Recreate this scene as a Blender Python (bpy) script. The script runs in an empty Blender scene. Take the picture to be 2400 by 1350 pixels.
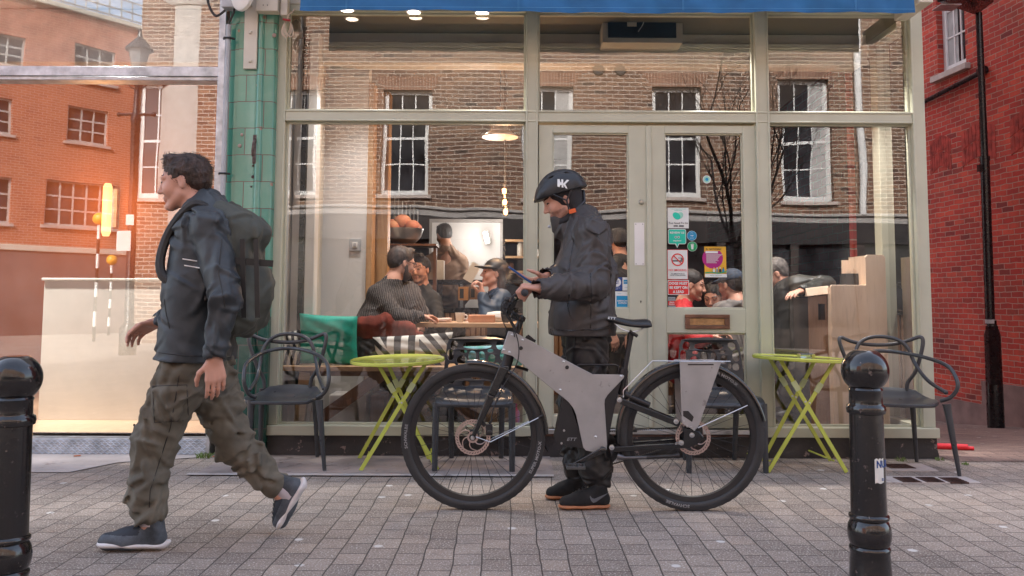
import bpy, bmesh, math, random
import numpy as np
from mathutils import Vector, Matrix
from mathutils.geometry import tessellate_polygon
R = math.radians
random.seed(7); np.random.seed(7)
SC = bpy.context.scene
COL = SC.collection

# ------------------------------------------------------------------ camera
F = 1950.0; CX = 1200.0; PY = 553.0; PITCH = R(4.47); ROLL = R(0.26); H = 1.05
_fw = Vector((0, math.cos(PITCH), math.sin(PITCH)))
_u0 = Vector((0, -math.sin(PITCH), math.cos(PITCH)))
_r0 = Vector((1, 0, 0))
_up = _u0*math.cos(ROLL) - _r0*math.sin(ROLL)
_rt = _r0*math.cos(ROLL) + _u0*math.sin(ROLL)
cam_d = bpy.data.cameras.new('camera'); cam = bpy.data.objects.new('camera', cam_d); COL.objects.link(cam)
cam_d.sensor_width = 36.0; cam_d.lens = F/2400*36.0
cam_d.shift_y = -(675-PY)/2400
cam_d.clip_start = 0.05; cam_d.clip_end = 300
M3 = Matrix((_rt, _up, -_fw)).transposed()
cam.matrix_world = Matrix.Translation((0, 0, H)) @ M3.to_4x4()
SC.camera = cam

def U(px, py, Y):
    "photo pixel -> world point on the vertical plane at depth Y"
    d = _fw*F + _rt*(px-CX) - _up*(py-PY)
    return Vector((0, 0, H)) + d*(Y/d.y)
def UX(px, Y, py=700): return U(px, py, Y).x
def UZ(py, Y, px=1200): return U(px, py, Y).z

# ------------------------------------------------------------------ world, sun, exposure
SUN_EL = 38; SUN_AZ = -10      # azimuth clockwise from +y: the sun stands behind the cafe roof, the street side opposite is lit
w = bpy.data.worlds.new('World'); SC.world = w; w.use_nodes = True
nt = w.node_tree; bg = nt.nodes['Background']
sky = nt.nodes.new('ShaderNodeTexSky'); sky.sky_type = 'NISHITA'; sky.sun_disc = False
sky.sun_elevation = R(SUN_EL); sky.sun_rotation = R(SUN_AZ); sky.dust_density = 3; sky.air_density = 1
hs = nt.nodes.new('ShaderNodeHueSaturation'); hs.inputs['Saturation'].default_value = 0.68
nt.links.new(sky.outputs[0], hs.inputs['Color']); nt.links.new(hs.outputs[0], bg.inputs['Color'])
bg.inputs['Strength'].default_value = 0.15
sd = bpy.data.lights.new('sun', 'SUN'); sun = bpy.data.objects.new('sun', sd); COL.objects.link(sun)
sd.energy = 2.0; sd.angle = R(6); sd.color = (1, .98, .95)
az = R(SUN_AZ); el = R(SUN_EL)
sdir = Vector((math.sin(az)*math.cos(el), math.cos(az)*math.cos(el), math.sin(el)))
sun.rotation_euler = sdir.to_track_quat('Z', 'Y').to_euler()
SC.view_settings.view_transform = 'Standard'; SC.view_settings.look = 'None'
SC.view_settings.exposure = 2.32; SC.view_settings.gamma = 1
try:
    SC.cycles.max_bounces = 8; SC.cycles.transparent_max_bounces = 12; SC.cycles.glossy_bounces = 4
    SC.cycles.diffuse_bounces = 4; SC.cycles.caustics_reflective = False; SC.cycles.caustics_refractive = False
    SC.cycles.sample_clamp_indirect = 4
except Exception: pass

# ------------------------------------------------------------------ materials
MATS = {}
def _nt(name):
    m = bpy.data.materials.new(name); m.use_nodes = True
    n = m.node_tree; b = n.nodes['Principled BSDF']; MATS[name] = m
    return m, n, b
def _mixc(n, a, b, fac, blend='MIX'):
    x = n.nodes.new('ShaderNodeMix'); x.data_type = 'RGBA'; x.blend_type = blend
    for s, v in ((6, a), (7, b), (0, fac)):
        if isinstance(v, (tuple, list)): x.inputs[s].default_value = (*v[:3], 1)
        elif isinstance(v, (int, float)): x.inputs[s].default_value = v
        else: n.links.new(v, x.inputs[s])
    return x.outputs[2]
def _tc(n, kind='Object', scale=(1, 1, 1), rot=(0, 0, 0)):
    t = n.nodes.new('ShaderNodeTexCoord'); mp = n.nodes.new('ShaderNodeMapping')
    mp.inputs['Scale'].default_value = scale; mp.inputs['Rotation'].default_value = rot
    n.links.new(t.outputs[kind], mp.inputs[0]); return mp.outputs[0]
def _noise(n, vec, scale, detail=3, rough=.55, dist=0):
    x = n.nodes.new('ShaderNodeTexNoise'); x.inputs['Scale'].default_value = scale
    x.inputs['Detail'].default_value = detail; x.inputs['Roughness'].default_value = rough
    x.inputs['Distortion'].default_value = dist
    n.links.new(vec, x.inputs['Vector']); return x.outputs['Fac']
def _ramp(n, fac, stops):
    x = n.nodes.new('ShaderNodeValToRGB'); el = x.color_ramp.elements
    while len(el) < len(stops): el.new(.5)
    for e, (p, c) in zip(el, stops):
        e.position = p; e.color = (c, c, c, 1) if isinstance(c, (int, float)) else (*c, 1)
    n.links.new(fac, x.inputs[0]); return x.outputs[0]
def _bump(n, b, h, strength=.3, dist=.01, prev=None):
    x = n.nodes.new('ShaderNodeBump'); x.inputs['Strength'].default_value = strength
    x.inputs['Distance'].default_value = dist; n.links.new(h, x.inputs['Height'])
    if prev is not None: n.links.new(prev, x.inputs['Normal'])
    if b is not None: n.links.new(x.outputs[0], b.inputs['Normal'])
    return x.outputs[0]
def _math(n, op, a, b=None):
    x = n.nodes.new('ShaderNodeMath'); x.operation = op
    for i, v in enumerate((a, b)):
        if v is None: continue
        if isinstance(v, (int, float)): x.inputs[i].default_value = v
        else: n.links.new(v, x.inputs[i])
    return x.outputs[0]
def mat(name, col, rough=.5, metal=0, var=.12, vs=6, bump=0, bs=60, col2=None, spots=None, spotsc=30, spott=.62, aniso=(1, 1, 1), coat=0, sheen=0, rvar=0, detail=4):
    m, n, b = _nt(name)
    v = _tc(n, 'Object', aniso)
    nz = _noise(n, v, vs, detail)
    c2 = col2 or tuple(max(0, c*(1-var*2)) for c in col)
    c1 = col if col2 else tuple(c*(1+var) for c in col)
    c = _mixc(n, c1, c2, _ramp(n, nz, [(.3, 0), (.7, 1)]))
    if spots:
        s = _ramp(n, _noise(n, v, spotsc, 5, .7), [(spott, 0), (spott+.03, 1)])
        c = _mixc(n, c, spots, s)
    n.links.new(c, b.inputs['Base Color'])
    b.inputs['Roughness'].default_value = rough; b.inputs['Metallic'].default_value = metal
    if rvar:
        rr = _math(n, 'MULTIPLY_ADD', _noise(n, v, vs*3, 5), rvar); 
        rr.node.inputs[2].default_value = rough-rvar/2; n.links.new(rr, b.inputs['Roughness'])
    if coat: b.inputs['Coat Weight'].default_value = coat; b.inputs['Coat Roughness'].default_value = .08
    if sheen: b.inputs['Sheen Weight'].default_value = sheen
    if bump: _bump(n, b, _noise(n, v, bs, 5), bump, .004)
    return m
def emat(name, col, strength):
    m, n, b = _nt(name); b.inputs['Base Color'].default_value = (*col, 1)
    b.inputs['Emission Color'].default_value = (*col, 1); b.inputs['Emission Strength'].default_value = strength
    return m
def glass(name, refl, tint=(1, 1, 1), wav=.0010, ws=1.35, rough=0.0, seed=0):
    m = bpy.data.materials.new(name); m.use_nodes = True; n = m.node_tree; n.nodes.clear(); MATS[name] = m
    out = n.nodes.new('ShaderNodeOutputMaterial'); mx = n.nodes.new('ShaderNodeMixShader')
    tr = n.nodes.new('ShaderNodeBsdfTransparent'); tr.inputs[0].default_value = (*tint, 1)
    gl = n.nodes.new('ShaderNodeBsdfGlossy'); gl.inputs['Roughness'].default_value = rough
    fr = n.nodes.new('ShaderNodeFresnel'); fr.inputs[0].default_value = 1.45
    fac = _math(n, 'ADD', fr.outputs[0], refl); fac.node.use_clamp = True
    v = _tc(n, 'Object')
    mp = v.node; mp.inputs['Location'].default_value = (seed*3.1, seed, seed*1.7)
    _bump(n, gl, _noise(n, v, ws, 1, .4), 1, wav)
    n.links.new(fac, mx.inputs[0]); n.links.new(tr.outputs[0], mx.inputs[1]); n.links.new(gl.outputs[0], mx.inputs[2])
    n.links.new(mx.outputs[0], out.inputs[0]); return m
def brick(name, c1, c2, mortar, bw=.225, rh=.075, ms=.010, off=.5, wob=.004, rough=.85, grime=.25, bias=0, bump=.6, extra=None, swap=False, speck=0, coat=0, sq=None):
    m, n, b = _nt(name)
    t = n.nodes.new('ShaderNodeTexCoord')
    sep = n.nodes.new('ShaderNodeSeparateXYZ'); n.links.new(t.outputs['UV'], sep.inputs[0])
    nz1 = _noise(n, t.outputs['UV'], 1.7, 3); nz2 = _noise(n, t.outputs['UV'], 5.3, 3)
    wa = _math(n, 'MULTIPLY', _math(n, 'SUBTRACT', nz1, .5), wob*6); wb = _math(n, 'MULTIPLY', _math(n, 'SUBTRACT', nz2, .5), wob*3)
    uu = _math(n, 'ADD', sep.outputs[0], wa); vv = _math(n, 'ADD', sep.outputs[1], wb)
    cb = n.nodes.new('ShaderNodeCombineXYZ')
    n.links.new(uu, cb.inputs[1 if swap else 0]); n.links.new(vv, cb.inputs[0 if swap else 1])
    br = n.nodes.new('ShaderNodeTexBrick'); n.links.new(cb.outputs[0], br.inputs['Vector'])
    br.offset = off; br.offset_frequency = 2; br.squash = 1
    if sq: br.squash = sq[0]; br.squash_frequency = sq[1]
    for k, v in (('Scale', 1), ('Mortar Size', ms), ('Mortar Smooth', .35), ('Bias', bias), ('Brick Width', bw), ('Row Height', rh)):
        br.inputs[k].default_value = v
    br.inputs['Color1'].default_value = (0, 0, 0, 1); br.inputs['Color2'].default_value = (1, 1, 1, 1); br.inputs['Mortar'].default_value = (.5, .5, .5, 1)
    r1 = _ramp(n, br.outputs['Color'], [(0, c1), (.5, tuple((a+b_)/2 for a, b_ in zip(c1, c2))), (.8, c2), (1, extra or c2)])
    big = _noise(n, t.outputs['UV'], .9, 4); fine = _noise(n, t.outputs['UV'], 60, 4, .7)
    r1 = _mixc(n, r1, (0.03, .024, .021), _ramp(n, big, [(.42, 0), (.75, grime)]))
    med = _noise(n, t.outputs['UV'], 6, 6, .7); r1 = _mixc(n, r1, (0.04, .03, .027), _ramp(n, med, [(.48, 0), (.78, grime*.8)]))
    r1 = _mixc(n, r1, (.5, .5, .5), _ramp(n, fine, [(.3, .25), (.7, 0)]), 'MULTIPLY')
    if speck:
        sp = _noise(n, t.outputs['UV'], 120, 3, .75)
        r1 = _mixc(n, r1, (.75, .70, .64), _ramp(n, sp, [(.55, 0), (.64, speck)]))
        sp2 = _noise(n, t.outputs['UV'], 93, 3, .75)
        r1 = _mixc(n, r1, (.05, .045, .045), _ramp(n, sp2, [(.57, 0), (.70, speck*.7)]))
        vo = n.nodes.new('ShaderNodeTexVoronoi'); vo.voronoi_dimensions = '2D'; vo.inputs['Scale'].default_value = 1.7; n.links.new(t.outputs['UV'], vo.inputs['Vector'])
        vd = _math(n, 'ADD', vo.outputs['Distance'], _math(n, 'MULTIPLY', nz2, .03))
        r1 = _mixc(n, r1, (.62, .60, .57), _ramp(n, vd, [(.042, .9), (.052, 0)]))
    col = _mixc(n, r1, mortar, br.outputs['Fac'])
    n.links.new(col, b.inputs['Base Color']); b.inputs['Roughness'].default_value = rough
    if coat:
        rr = _mixc(n, (rough,)*3, (.8,)*3, br.outputs['Fac']); n.links.new(rr, b.inputs['Roughness'])
    hgt = _math(n, 'SUBTRACT', _math(n, 'MULTIPLY', fine, .25), br.outputs['Fac'])
    _bump(n, b, hgt, bump, .006)
    return m
def tile_glaze(name):
    "glazed wall tile: sea green above, bottle green below the dado line"
    m, n, b = _nt(name)
    t = n.nodes.new('ShaderNodeTexCoord')
    br = n.nodes.new('ShaderNodeTexBrick'); n.links.new(t.outputs['UV'], br.inputs['Vector'])
    for k, v in (('Scale', 1), ('Mortar Size', .003), ('Mortar Smooth', .1), ('Bias', 0), ('Brick Width', .30), ('Row Height', .186)): br.inputs[k].default_value = v
    br.offset = .5
    br.inputs['Color1'].default_value = (0, 0, 0, 1); br.inputs['Color2'].default_value = (1, 1, 1, 1)
    li = _ramp(n, br.outputs['Color'], [(0, (.065, .25, .185)), (1, (.125, .33, .25))])
    dk = _ramp(n, br.outputs['Color'], [(0, (.006, .060, .042)), (1, (.012, .095, .070))])
    sep = n.nodes.new('ShaderNodeSeparateXYZ'); n.links.new(t.outputs['UV'], sep.inputs[0])
    hi = _math(n, 'GREATER_THAN', sep.outputs[1], .931)
    c = _mixc(n, dk, li, hi)
    nz = _noise(n, t.outputs['UV'], 7, 4)
    c = _mixc(n, c, (.3, .42, .36), _ramp(n, nz, [(.5, 0), (.8, .2)]))
    vo = n.nodes.new('ShaderNodeTexVoronoi'); vo.voronoi_dimensions = '2D'; vo.inputs['Scale'].default_value = 2.6; n.links.new(t.outputs['UV'], vo.inputs['Vector'])
    chip = _ramp(n, _math(n, 'ADD', vo.outputs['Distance'], _math(n, 'MULTIPLY', _noise(n, t.outputs['UV'], 50, 4), .06)), [(.062, 1), (.070, 0)])
    c = _mixc(n, c, (.30, .20, .15), chip)
    c = _mixc(n, c, (.11, .085, .075), br.outputs['Fac'])
    n.links.new(c, b.inputs['Base Color']); b.inputs['Roughness'].default_value = .12
    b.inputs['Coat Weight'].default_value = .5
    hgt = _math(n, 'SUBTRACT', _math(n, 'MULTIPLY', nz, .5), _math(n, 'ADD', br.outputs['Fac'], chip)); _bump(n, b, hgt, .5, .003)
    return m
def wood(name, c1, c2, axis=0, rough=.45, sc=1):
    m, n, b = _nt(name)
    s = [14*sc, 14*sc, 14*sc]; s[axis] = 1.2*sc
    v = _tc(n, 'Object', tuple(s))
    g = _noise(n, v, 1.6, 6, .65, 1.4); g2 = _noise(n, v, 9, 3)
    c = _mixc(n, c1, c2, _ramp(n, g, [(.32, 0), (.68, 1)]))
    c = _mixc(n, c, tuple(x*.6 for x in c2), _ramp(n, g2, [(.55, 0), (.8, .5)]))
    n.links.new(c, b.inputs['Base Color']); b.inputs['Roughness'].default_value = rough
    _bump(n, b, g, .15, .002)
    return m

# ------------------------------------------------------------------ mesh builder
ORG = {}
class MB:
    def __init__(s): s.v = []; s.f = []; s.m = []
    def add(s, vs, fs, m=0):
        o = len(s.v); s.v += [tuple(p) for p in vs]; s.f += [tuple(i+o for i in f) for f in fs]; s.m += [m]*len(fs); return s
    def box(s, x0, x1, y0, y1, z0, z1, m=0):
        if x0 > x1: x0, x1 = x1, x0
        if y0 > y1: y0, y1 = y1, y0
        if z0 > z1: z0, z1 = z1, z0
        vs = [(x, y, z) for z in (z0, z1) for y in (y0, y1) for x in (x0, x1)]
        return s.add(vs, [(0, 2, 3, 1), (4, 5, 7, 6), (0, 1, 5, 4), (2, 6, 7, 3), (0, 4, 6, 2), (1, 3, 7, 5)], m)
    def beam(s, a, b, w, t, up=(0, 1, 0), m=0, w2=None):
        "bar of width w (across) and thickness t (along 'up') from a to b"
        a = Vector(a); b = Vector(b); d = (b-a).normalized(); up = Vector(up); side = d.cross(up)
        if side.length < 1e-5: side = d.cross(Vector((1, 0, 0)))
        side.normalize(); up = side.cross(d).normalized(); w2 = w if w2 is None else w2
        vs = []
        for p, ww in ((a, w), (b, w2)):
            for i, j in ((-1, -1), (1, -1), (1, 1), (-1, 1)): vs.append(p+side*(i*ww/2)+up*(j*t/2))
        return s.add(vs, [(3, 2, 1, 0), (4, 5, 6, 7), (0, 1, 5, 4), (1, 2, 6, 5), (2, 3, 7, 6), (3, 0, 4, 7)], m)
    def quad(s, a, b, c, d, m=0): return s.add([a, b, c, d], [(0, 1, 2, 3)], m)
    def plate(s, outer, holes, fn, t0, t1, m=0):
        "2D outline (with holes) -> slab; fn(x, y, t) gives the 3D point; outline counter-clockwise"
        loops = [outer]+list(holes); pts = [p for l in loops for p in l]
        tris = tessellate_polygon([[Vector((p[0], p[1], 0)) for p in l] for l in loops])
        n = len(pts); vs = [fn(p[0], p[1], t0) for p in pts]+[fn(p[0], p[1], t1) for p in pts]
        fs = []
        for a, b, c in tris:
            A, B, C_ = pts[a], pts[b], pts[c]
            ar = (B[0]-A[0])*(C_[1]-A[1])-(B[1]-A[1])*(C_[0]-A[0])
            if abs(ar) < 1e-12: continue
            if ar < 0: b, c = c, b
            fs.append((a, b, c)); fs.append((c+n, b+n, a+n))
        o = 0
        for li, l in enumerate(loops):
            k = len(l); area = sum(l[i][0]*l[(i+1) % k][1]-l[(i+1) % k][0]*l[i][1] for i in range(k))
            for i in range(k):
                a, b = o+i, o+(i+1) % k
                if (area > 0) == (li == 0): fs.append((b, a, a+n, b+n))
                else: fs.append((a, b, b+n, a+n))
            o += k
        return s.add(vs, fs, m)
    def tube(s, pts, r, n=8, closed=False, caps=True, m=0, flat=None):
        pts = [Vector(p) for p in pts]; k = len(pts)
        rs = r if isinstance(r, (list, tuple)) else [r]*k
        if len(rs) != k: rs = [rs[0]+(rs[-1]-rs[0])*i/(k-1) for i in range(k)]
        vs = []; prev = None
        for i, p in enumerate(pts):
            if closed: d = pts[(i+1) % k]-pts[i-1]
            else: d = pts[min(i+1, k-1)]-pts[max(i-1, 0)]
            d = d.normalized() if d.length > 1e-9 else Vector((0, 0, 1))
            if prev is None:
                a = Vector((0, 0, 1)) if abs(d.z) < .9 else Vector((0, 1, 0))
                u = d.cross(a).normalized()
            else:
                u = prev-d*prev.dot(d); u.normalize()
            prev = u; v2 = d.cross(u)
            for j in range(n):
                an = 2*math.pi*j/n; o = u*math.cos(an)*rs[i]+v2*math.sin(an)*rs[i]
                if flat: fx = Vector(flat[0]); o -= fx*(o.dot(fx))*(1-flat[1])
                vs.append(p+o)
        fs = []
        for i in range(k if closed else k-1):
            for j in range(n):
                a = i*n+j; b = i*n+(j+1) % n; c = ((i+1) % k)*n+(j+1) % n; d_ = ((i+1) % k)*n+j
                fs.append((a, b, c, d_))
        if caps and not closed:
            fs.append(tuple(range(n-1, -1, -1))); fs.append(tuple((k-1)*n+j for j in range(n)))
        return s.add(vs, fs, m)
    def lathe(s, prof, c=(0, 0, 0), n=32, axis='z', m=0, caps=True):
        "prof: list of (radius, height)"
        c = Vector(c); vs = []; k = len(prof)
        for r_, z in prof:
            for j in range(n):
                an = 2*math.pi*j/n; a, b = r_*math.cos(an), r_*math.sin(an)
                p = {'z': (a, b, z), 'y': (a, -z, b), 'x': (z, a, b)}[axis]
                if axis == 'y': p = (a, z, -b)
                vs.append(c+Vector(p))
        fs = []
        for i in range(k-1):
            for j in range(n): fs.append((i*n+j, i*n+(j+1) % n, (i+1)*n+(j+1) % n, (i+1)*n+j))
        if caps and prof[0] == prof[-1]: caps = False
        if caps and prof[0][0] > 1e-6: fs.append(tuple(range(n-1, -1, -1)))
        if caps and prof[-1][0] > 1e-6: fs.append(tuple((k-1)*n+j for j in range(n)))
        return s.add(vs, fs, m)
    def torus(s, c, R_, r, axis='y', n=48, k=10, m=0, a0=0, a1=2*math.pi, flat=None):
        c = Vector(c); full = abs(a1-a0-2*math.pi) < 1e-6; N = n if full else n+1
        pts = []
        for i in range(N):
            a = a0+(a1-a0)*i/n; x, z = R_*math.cos(a), R_*math.sin(a)
            pts.append(c+Vector({'y': (x, 0, z), 'z': (x, z, 0), 'x': (0, x, z)}[axis]))
        return s.tube(pts, r, k, closed=full, m=m, flat=flat)
    def sphere(s, c, r, n=16, m=0, k=None):
        rx, ry, rz = r if isinstance(r, (tuple, list)) else (r, r, r); k = k or n//2
        vs = []; fs = []
        for i in range(k+1):
            th = math.pi*i/k
            for j in range(n):
                an = 2*math.pi*j/n
                vs.append((c[0]+rx*math.sin(th)*math.cos(an), c[1]+ry*math.sin(th)*math.sin(an), c[2]-rz*math.cos(th)))
        for i in range(k):
            for j in range(n): fs.append((i*n+j, i*n+(j+1) % n, (i+1)*n+(j+1) % n, (i+1)*n+j))
        return s.add(vs, fs, m)
    def text(s, txt, size, fn, m=0, align='CENTER', bold=0, t=0, sx=1):
        cu = bpy.data.curves.new('t', 'FONT'); cu.body = txt; cu.size = size; cu.align_x = align; cu.align_y = 'CENTER'
        cu.offset = bold; cu.resolution_u = 2
        o = bpy.data.objects.new('t', cu); COL.objects.link(o)
        me = o.evaluated_get(bpy.context.evaluated_depsgraph_get()).to_mesh()
        vs = [fn(v.co.x*sx, v.co.y, t) for v in me.vertices]; fs = [tuple(p.vertices) for p in me.polygons]
        s.add(vs, fs, m); o.evaluated_get(bpy.context.evaluated_depsgraph_get()).to_mesh_clear()
        bpy.data.objects.remove(o); bpy.data.curves.remove(cu); return s
    def build(s, name, mats, parent=None, label=None, cat=None, group=None, kind=None, bevel=0, seg=2, ang=38, origin=None, local=False, smooth=True, uvs=None, merge=True):
        return mesh_obj(name, s.v, s.f, s.m, mats, parent, label, cat, group, kind, bevel, seg, ang, origin, local, smooth, uvs, merge)

def mesh_obj(name, v, f, mi, mats, parent=None, label=None, cat=None, group=None, kind=None, bevel=0, seg=2, ang=38, origin=None, local=False, smooth=True, uvs=None, merge=True):
    v = np.array([tuple(p) for p in v], dtype=np.float64) if not isinstance(v, np.ndarray) else v
    if parent is not None: o_ = np.array(ORG[parent.name]); 
    elif origin is not None: o_ = np.array(origin, dtype=float)
    else: o_ = np.array([(v[:, 0].min()+v[:, 0].max())/2, (v[:, 1].min()+v[:, 1].max())/2, v[:, 2].min()])
    if not local: v = v-o_
    me = bpy.data.meshes.new(name)
    if isinstance(f, np.ndarray):
        nf = len(f); me.vertices.add(len(v)); me.vertices.foreach_set('co', v.astype(np.float32).ravel())
        me.loops.add(nf*4); me.loops.foreach_set('vertex_index', f.astype(np.int32).ravel())
        me.polygons.add(nf); me.polygons.foreach_set('loop_start', np.arange(nf, dtype=np.int32)*4)
        me.update(calc_edges=True)
    else:
        me.from_pydata(v.tolist(), [], f); 
    if not isinstance(mats, (list, tuple)): mats = [mats]
    for m in mats: me.materials.append(m)
    if mi is not None and len(mats) > 1: me.polygons.foreach_set('material_index', np.array(mi, dtype=np.int32))
    nl = len(me.loops)
    if uvs != 'none' and nl:
        li = np.zeros(nl, dtype=np.int32); me.loops.foreach_get('vertex_index', li)
        no = np.zeros(len(me.polygons)*3, dtype=np.float32); me.polygons.foreach_get('normal', no); no = no.reshape(-1, 3)
        lt = np.zeros(len(me.polygons), dtype=np.int32); me.polygons.foreach_get('loop_total', lt)
        nn = np.repeat(no, lt, axis=0); p = v[li] + (0 if local else o_)
        a = np.abs(nn); dom = a.argmax(1)
        uv = np.where((dom == 2)[:, None], p[:, [0, 1]], np.where((dom == 1)[:, None], p[:, [0, 2]], p[:, [1, 2]]))
        if callable(uvs): uv = uvs(p, nn)
        ul = me.uv_layers.new(name='UVMap'); ul.data.foreach_set('uv', uv.astype(np.float32).ravel())
    if smooth:
        me.polygons.foreach_set('use_smooth', [True]*len(me.polygons))
        if ang < 180: me.set_sharp_from_angle(angle=R(ang))
    me.validate()
    ob = bpy.data.objects.new(name, me); COL.objects.link(ob)
    if parent is not None:
        ob.parent = parent; ORG[ob.name] = ORG[parent.name]
    else:
        ob.location = o_; ORG[ob.name] = tuple(o_)
    if bevel:
        b = ob.modifiers.new('bevel', 'BEVEL'); b.width = bevel; b.segments = seg; b.limit_method = 'ANGLE'; b.angle_limit = R(40)
    tag(ob, label, cat, group, kind)
    return ob
def tag(o, label=None, cat=None, group=None, kind=None):
    for k, x in (('label', label), ('category', cat), ('group', group), ('kind', kind)):
        if x: o[k] = x
    return o
def thing(name, label, cat, loc=(0, 0, 0), rotz=0, group=None, kind=None):
    o = bpy.data.objects.new(name, None); COL.objects.link(o); o.location = loc; o.rotation_euler = (0, 0, rotz)
    o.empty_display_size = .1; ORG[o.name] = tuple(loc) if True else None
    tag(o, label, cat, group, kind); return o
def dup(root, loc=None, rotz=None, label=None):
    r = root.copy(); COL.objects.link(r)
    if loc is not None: r.location = loc
    if rotz is not None: r.rotation_euler = (0, 0, rotz)
    if label: r['label'] = label
    ORG[r.name] = tuple(r.location)
    for ch in root.children:
        c = ch.copy(); COL.objects.link(c); c.parent = r
        for g in ch.children:
            d = g.copy(); COL.objects.link(d); d.parent = c
    return r
def spline(pts, n=8, closed=False):
    "Catmull-Rom through points"
    P = [Vector(p) for p in pts]; k = len(P); out = []
    rng = range(k) if closed else range(k-1)
    for i in rng:
        if closed: a, b, c, d = P[i-1], P[i], P[(i+1) % k], P[(i+2) % k]
        else: a, b, c, d = P[max(i-1, 0)], P[i], P[i+1], P[min(i+2, k-1)]
        for j in range(n):
            t = j/n; out.append(.5*((2*b)+(c-a)*t+(2*a-5*b+4*c-d)*t*t+(3*b-a-3*c+d)*t*t*t))
    if not closed: out.append(P[-1])
    return out
# ================================================================== SETTING
YF = 5.74; YG = 5.80
PAV = brick('paver', (.265, .212, .176), (.375, .305, .254), (.070, .056, .048), bw=.145, rh=.119, ms=.0034, wob=.007, rough=.8, grime=.5, bump=.7, swap=True, speck=.85, extra=(.37, .285, .225))
PAVB = brick('paver_side', (.20, .125, .10), (.29, .19, .15), (.08, .06, .05), bw=.205, rh=.105, ms=.005, wob=.006, rough=.85, grime=.45, bump=.5, speck=.3)
CONC = mat('concrete', (.33, .27, .245), .85, var=.18, vs=3, bump=.5, bs=80, spots=(.18, .14, .125), spotsc=9, spott=.6)
CONC2 = mat('pale_concrete', (.50, .44, .41), .85, var=.12, vs=3, bump=.5, bs=70, spots=(.3, .25, .23), spotsc=6, spott=.62)
GRIME = mat('plinth_paint', (.022, .018, .019), .55, var=.3, vs=4, bump=.8, bs=26, spots=(.20, .145, .13), spotsc=13, spott=.605, detail=6)
REDB = brick('red_brick', (.46, .036, .024), (.66, .085, .045), (.42, .25, .19), ms=.0065, wob=.011, grime=.6, extra=(.22, .022, .018), bump=1)
STOCK = brick('stock_brick', (.17, .082, .052), (.30, .165, .10), (.44, .36, .29), bw=.29, rh=.098, ms=.013, wob=.008, grime=.45, extra=(.075, .045, .035))
REDB2 = brick('orange_brick', (.42, .10, .045), (.55, .16, .075), (.55, .38, .28), ms=.010, grime=.15, extra=(.30, .07, .04))
VOUS = brick('arch_brick', (.22, .095, .055), (.30, .14, .08), (.45, .36, .29), bw=.28, rh=.075, ms=.009, swap=True, off=0)
SAGE = mat('sage_paint', (.515, .515, .405), .38, var=.05, vs=3, bump=.12, bs=18, spots=(.27, .255, .19), spotsc=3, spott=.72, rvar=.15)
CREAM = mat('cream_paint', (.60, .55, .46), .5, var=.05, bump=.1, bs=20)
WHITE = mat('white_paint', (.78, .76, .73), .5, var=.03)
WHITEW = mat('white_wall', (.66, .63, .61), .7, var=.05, vs=2, bump=.1)
GALV = mat('galvanised', (.52, .54, .57), .42, .75, var=.18, vs=12, bump=.05, bs=40, rvar=.2)
DARKW = mat('dark_interior', (.060, .026, .020), .7, var=.3, vs=1.5)
DARKF = mat('dark_floor', (.05, .04, .035), .5, var=.2)
GREYP = mat('grey_plastic', (.42, .43, .45), .45)
BLK = mat('black_paint', (.012, .011, .012), .28, var=.2, rvar=.2, bump=.05, bs=30)
STONE = mat('sill_stone', (.52, .43, .38), .75, var=.1, bump=.3)
GD = mat('window_dark', (.045, .045, .05), .06, var=.4, vs=1.2)
STEEL = mat('steel', (.62, .62, .63), .3, 1, var=.05)
OAK = wood('light_wood', (.52, .33, .19), (.40, .23, .12), 0, .4)
OAKV = wood('pale_plywood', (.80, .62, .48), (.72, .53, .39), 2, .5, .6)
OAKD = wood('brown_wood', (.22, .10, .05), (.13, .055, .03), 2, .5)
CHAR = mat('char', (.02, .018, .017), .6)

def sheet(name, xs, ys, zf, m, kind='structure', thick=0):
    xs = np.array(xs, float); ys = np.array(ys, float); mb = MB()
    vs = [(x, y, zf(x, y)) for y in ys for x in xs]; n = len(xs)
    fs = [(j*n+i, j*n+i+1, (j+1)*n+i+1, (j+1)*n+i) for j in range(len(ys)-1) for i in range(n-1)]
    mb.add(vs, fs)
    return mb.build(name, m, kind=kind, origin=(0, 0, 0))
def slope(y): return 0 if y < 6.0 else (-(y-6.0)*.112 if y < 12.2 else -.694-(y-12.2)*.03)
sheet('ground', [-60, -20, -8, -3, 0, 3, 6, 12, 30, 60], [-60, -30, -15, -8, -3, 0, 2, 4, 5, 6.0, 8, 10, 12.2, 20, 60], lambda x, y: slope(y), PAV)
sheet('side_street', [2.93, 3.5, 4.5, 5.5, 6.4, 7.2], [5.62, 6.0, 7, 8, 9, 10, 11, 12.2, 16, 24], lambda x, y: slope(y)+.004, PAVB)
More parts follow.
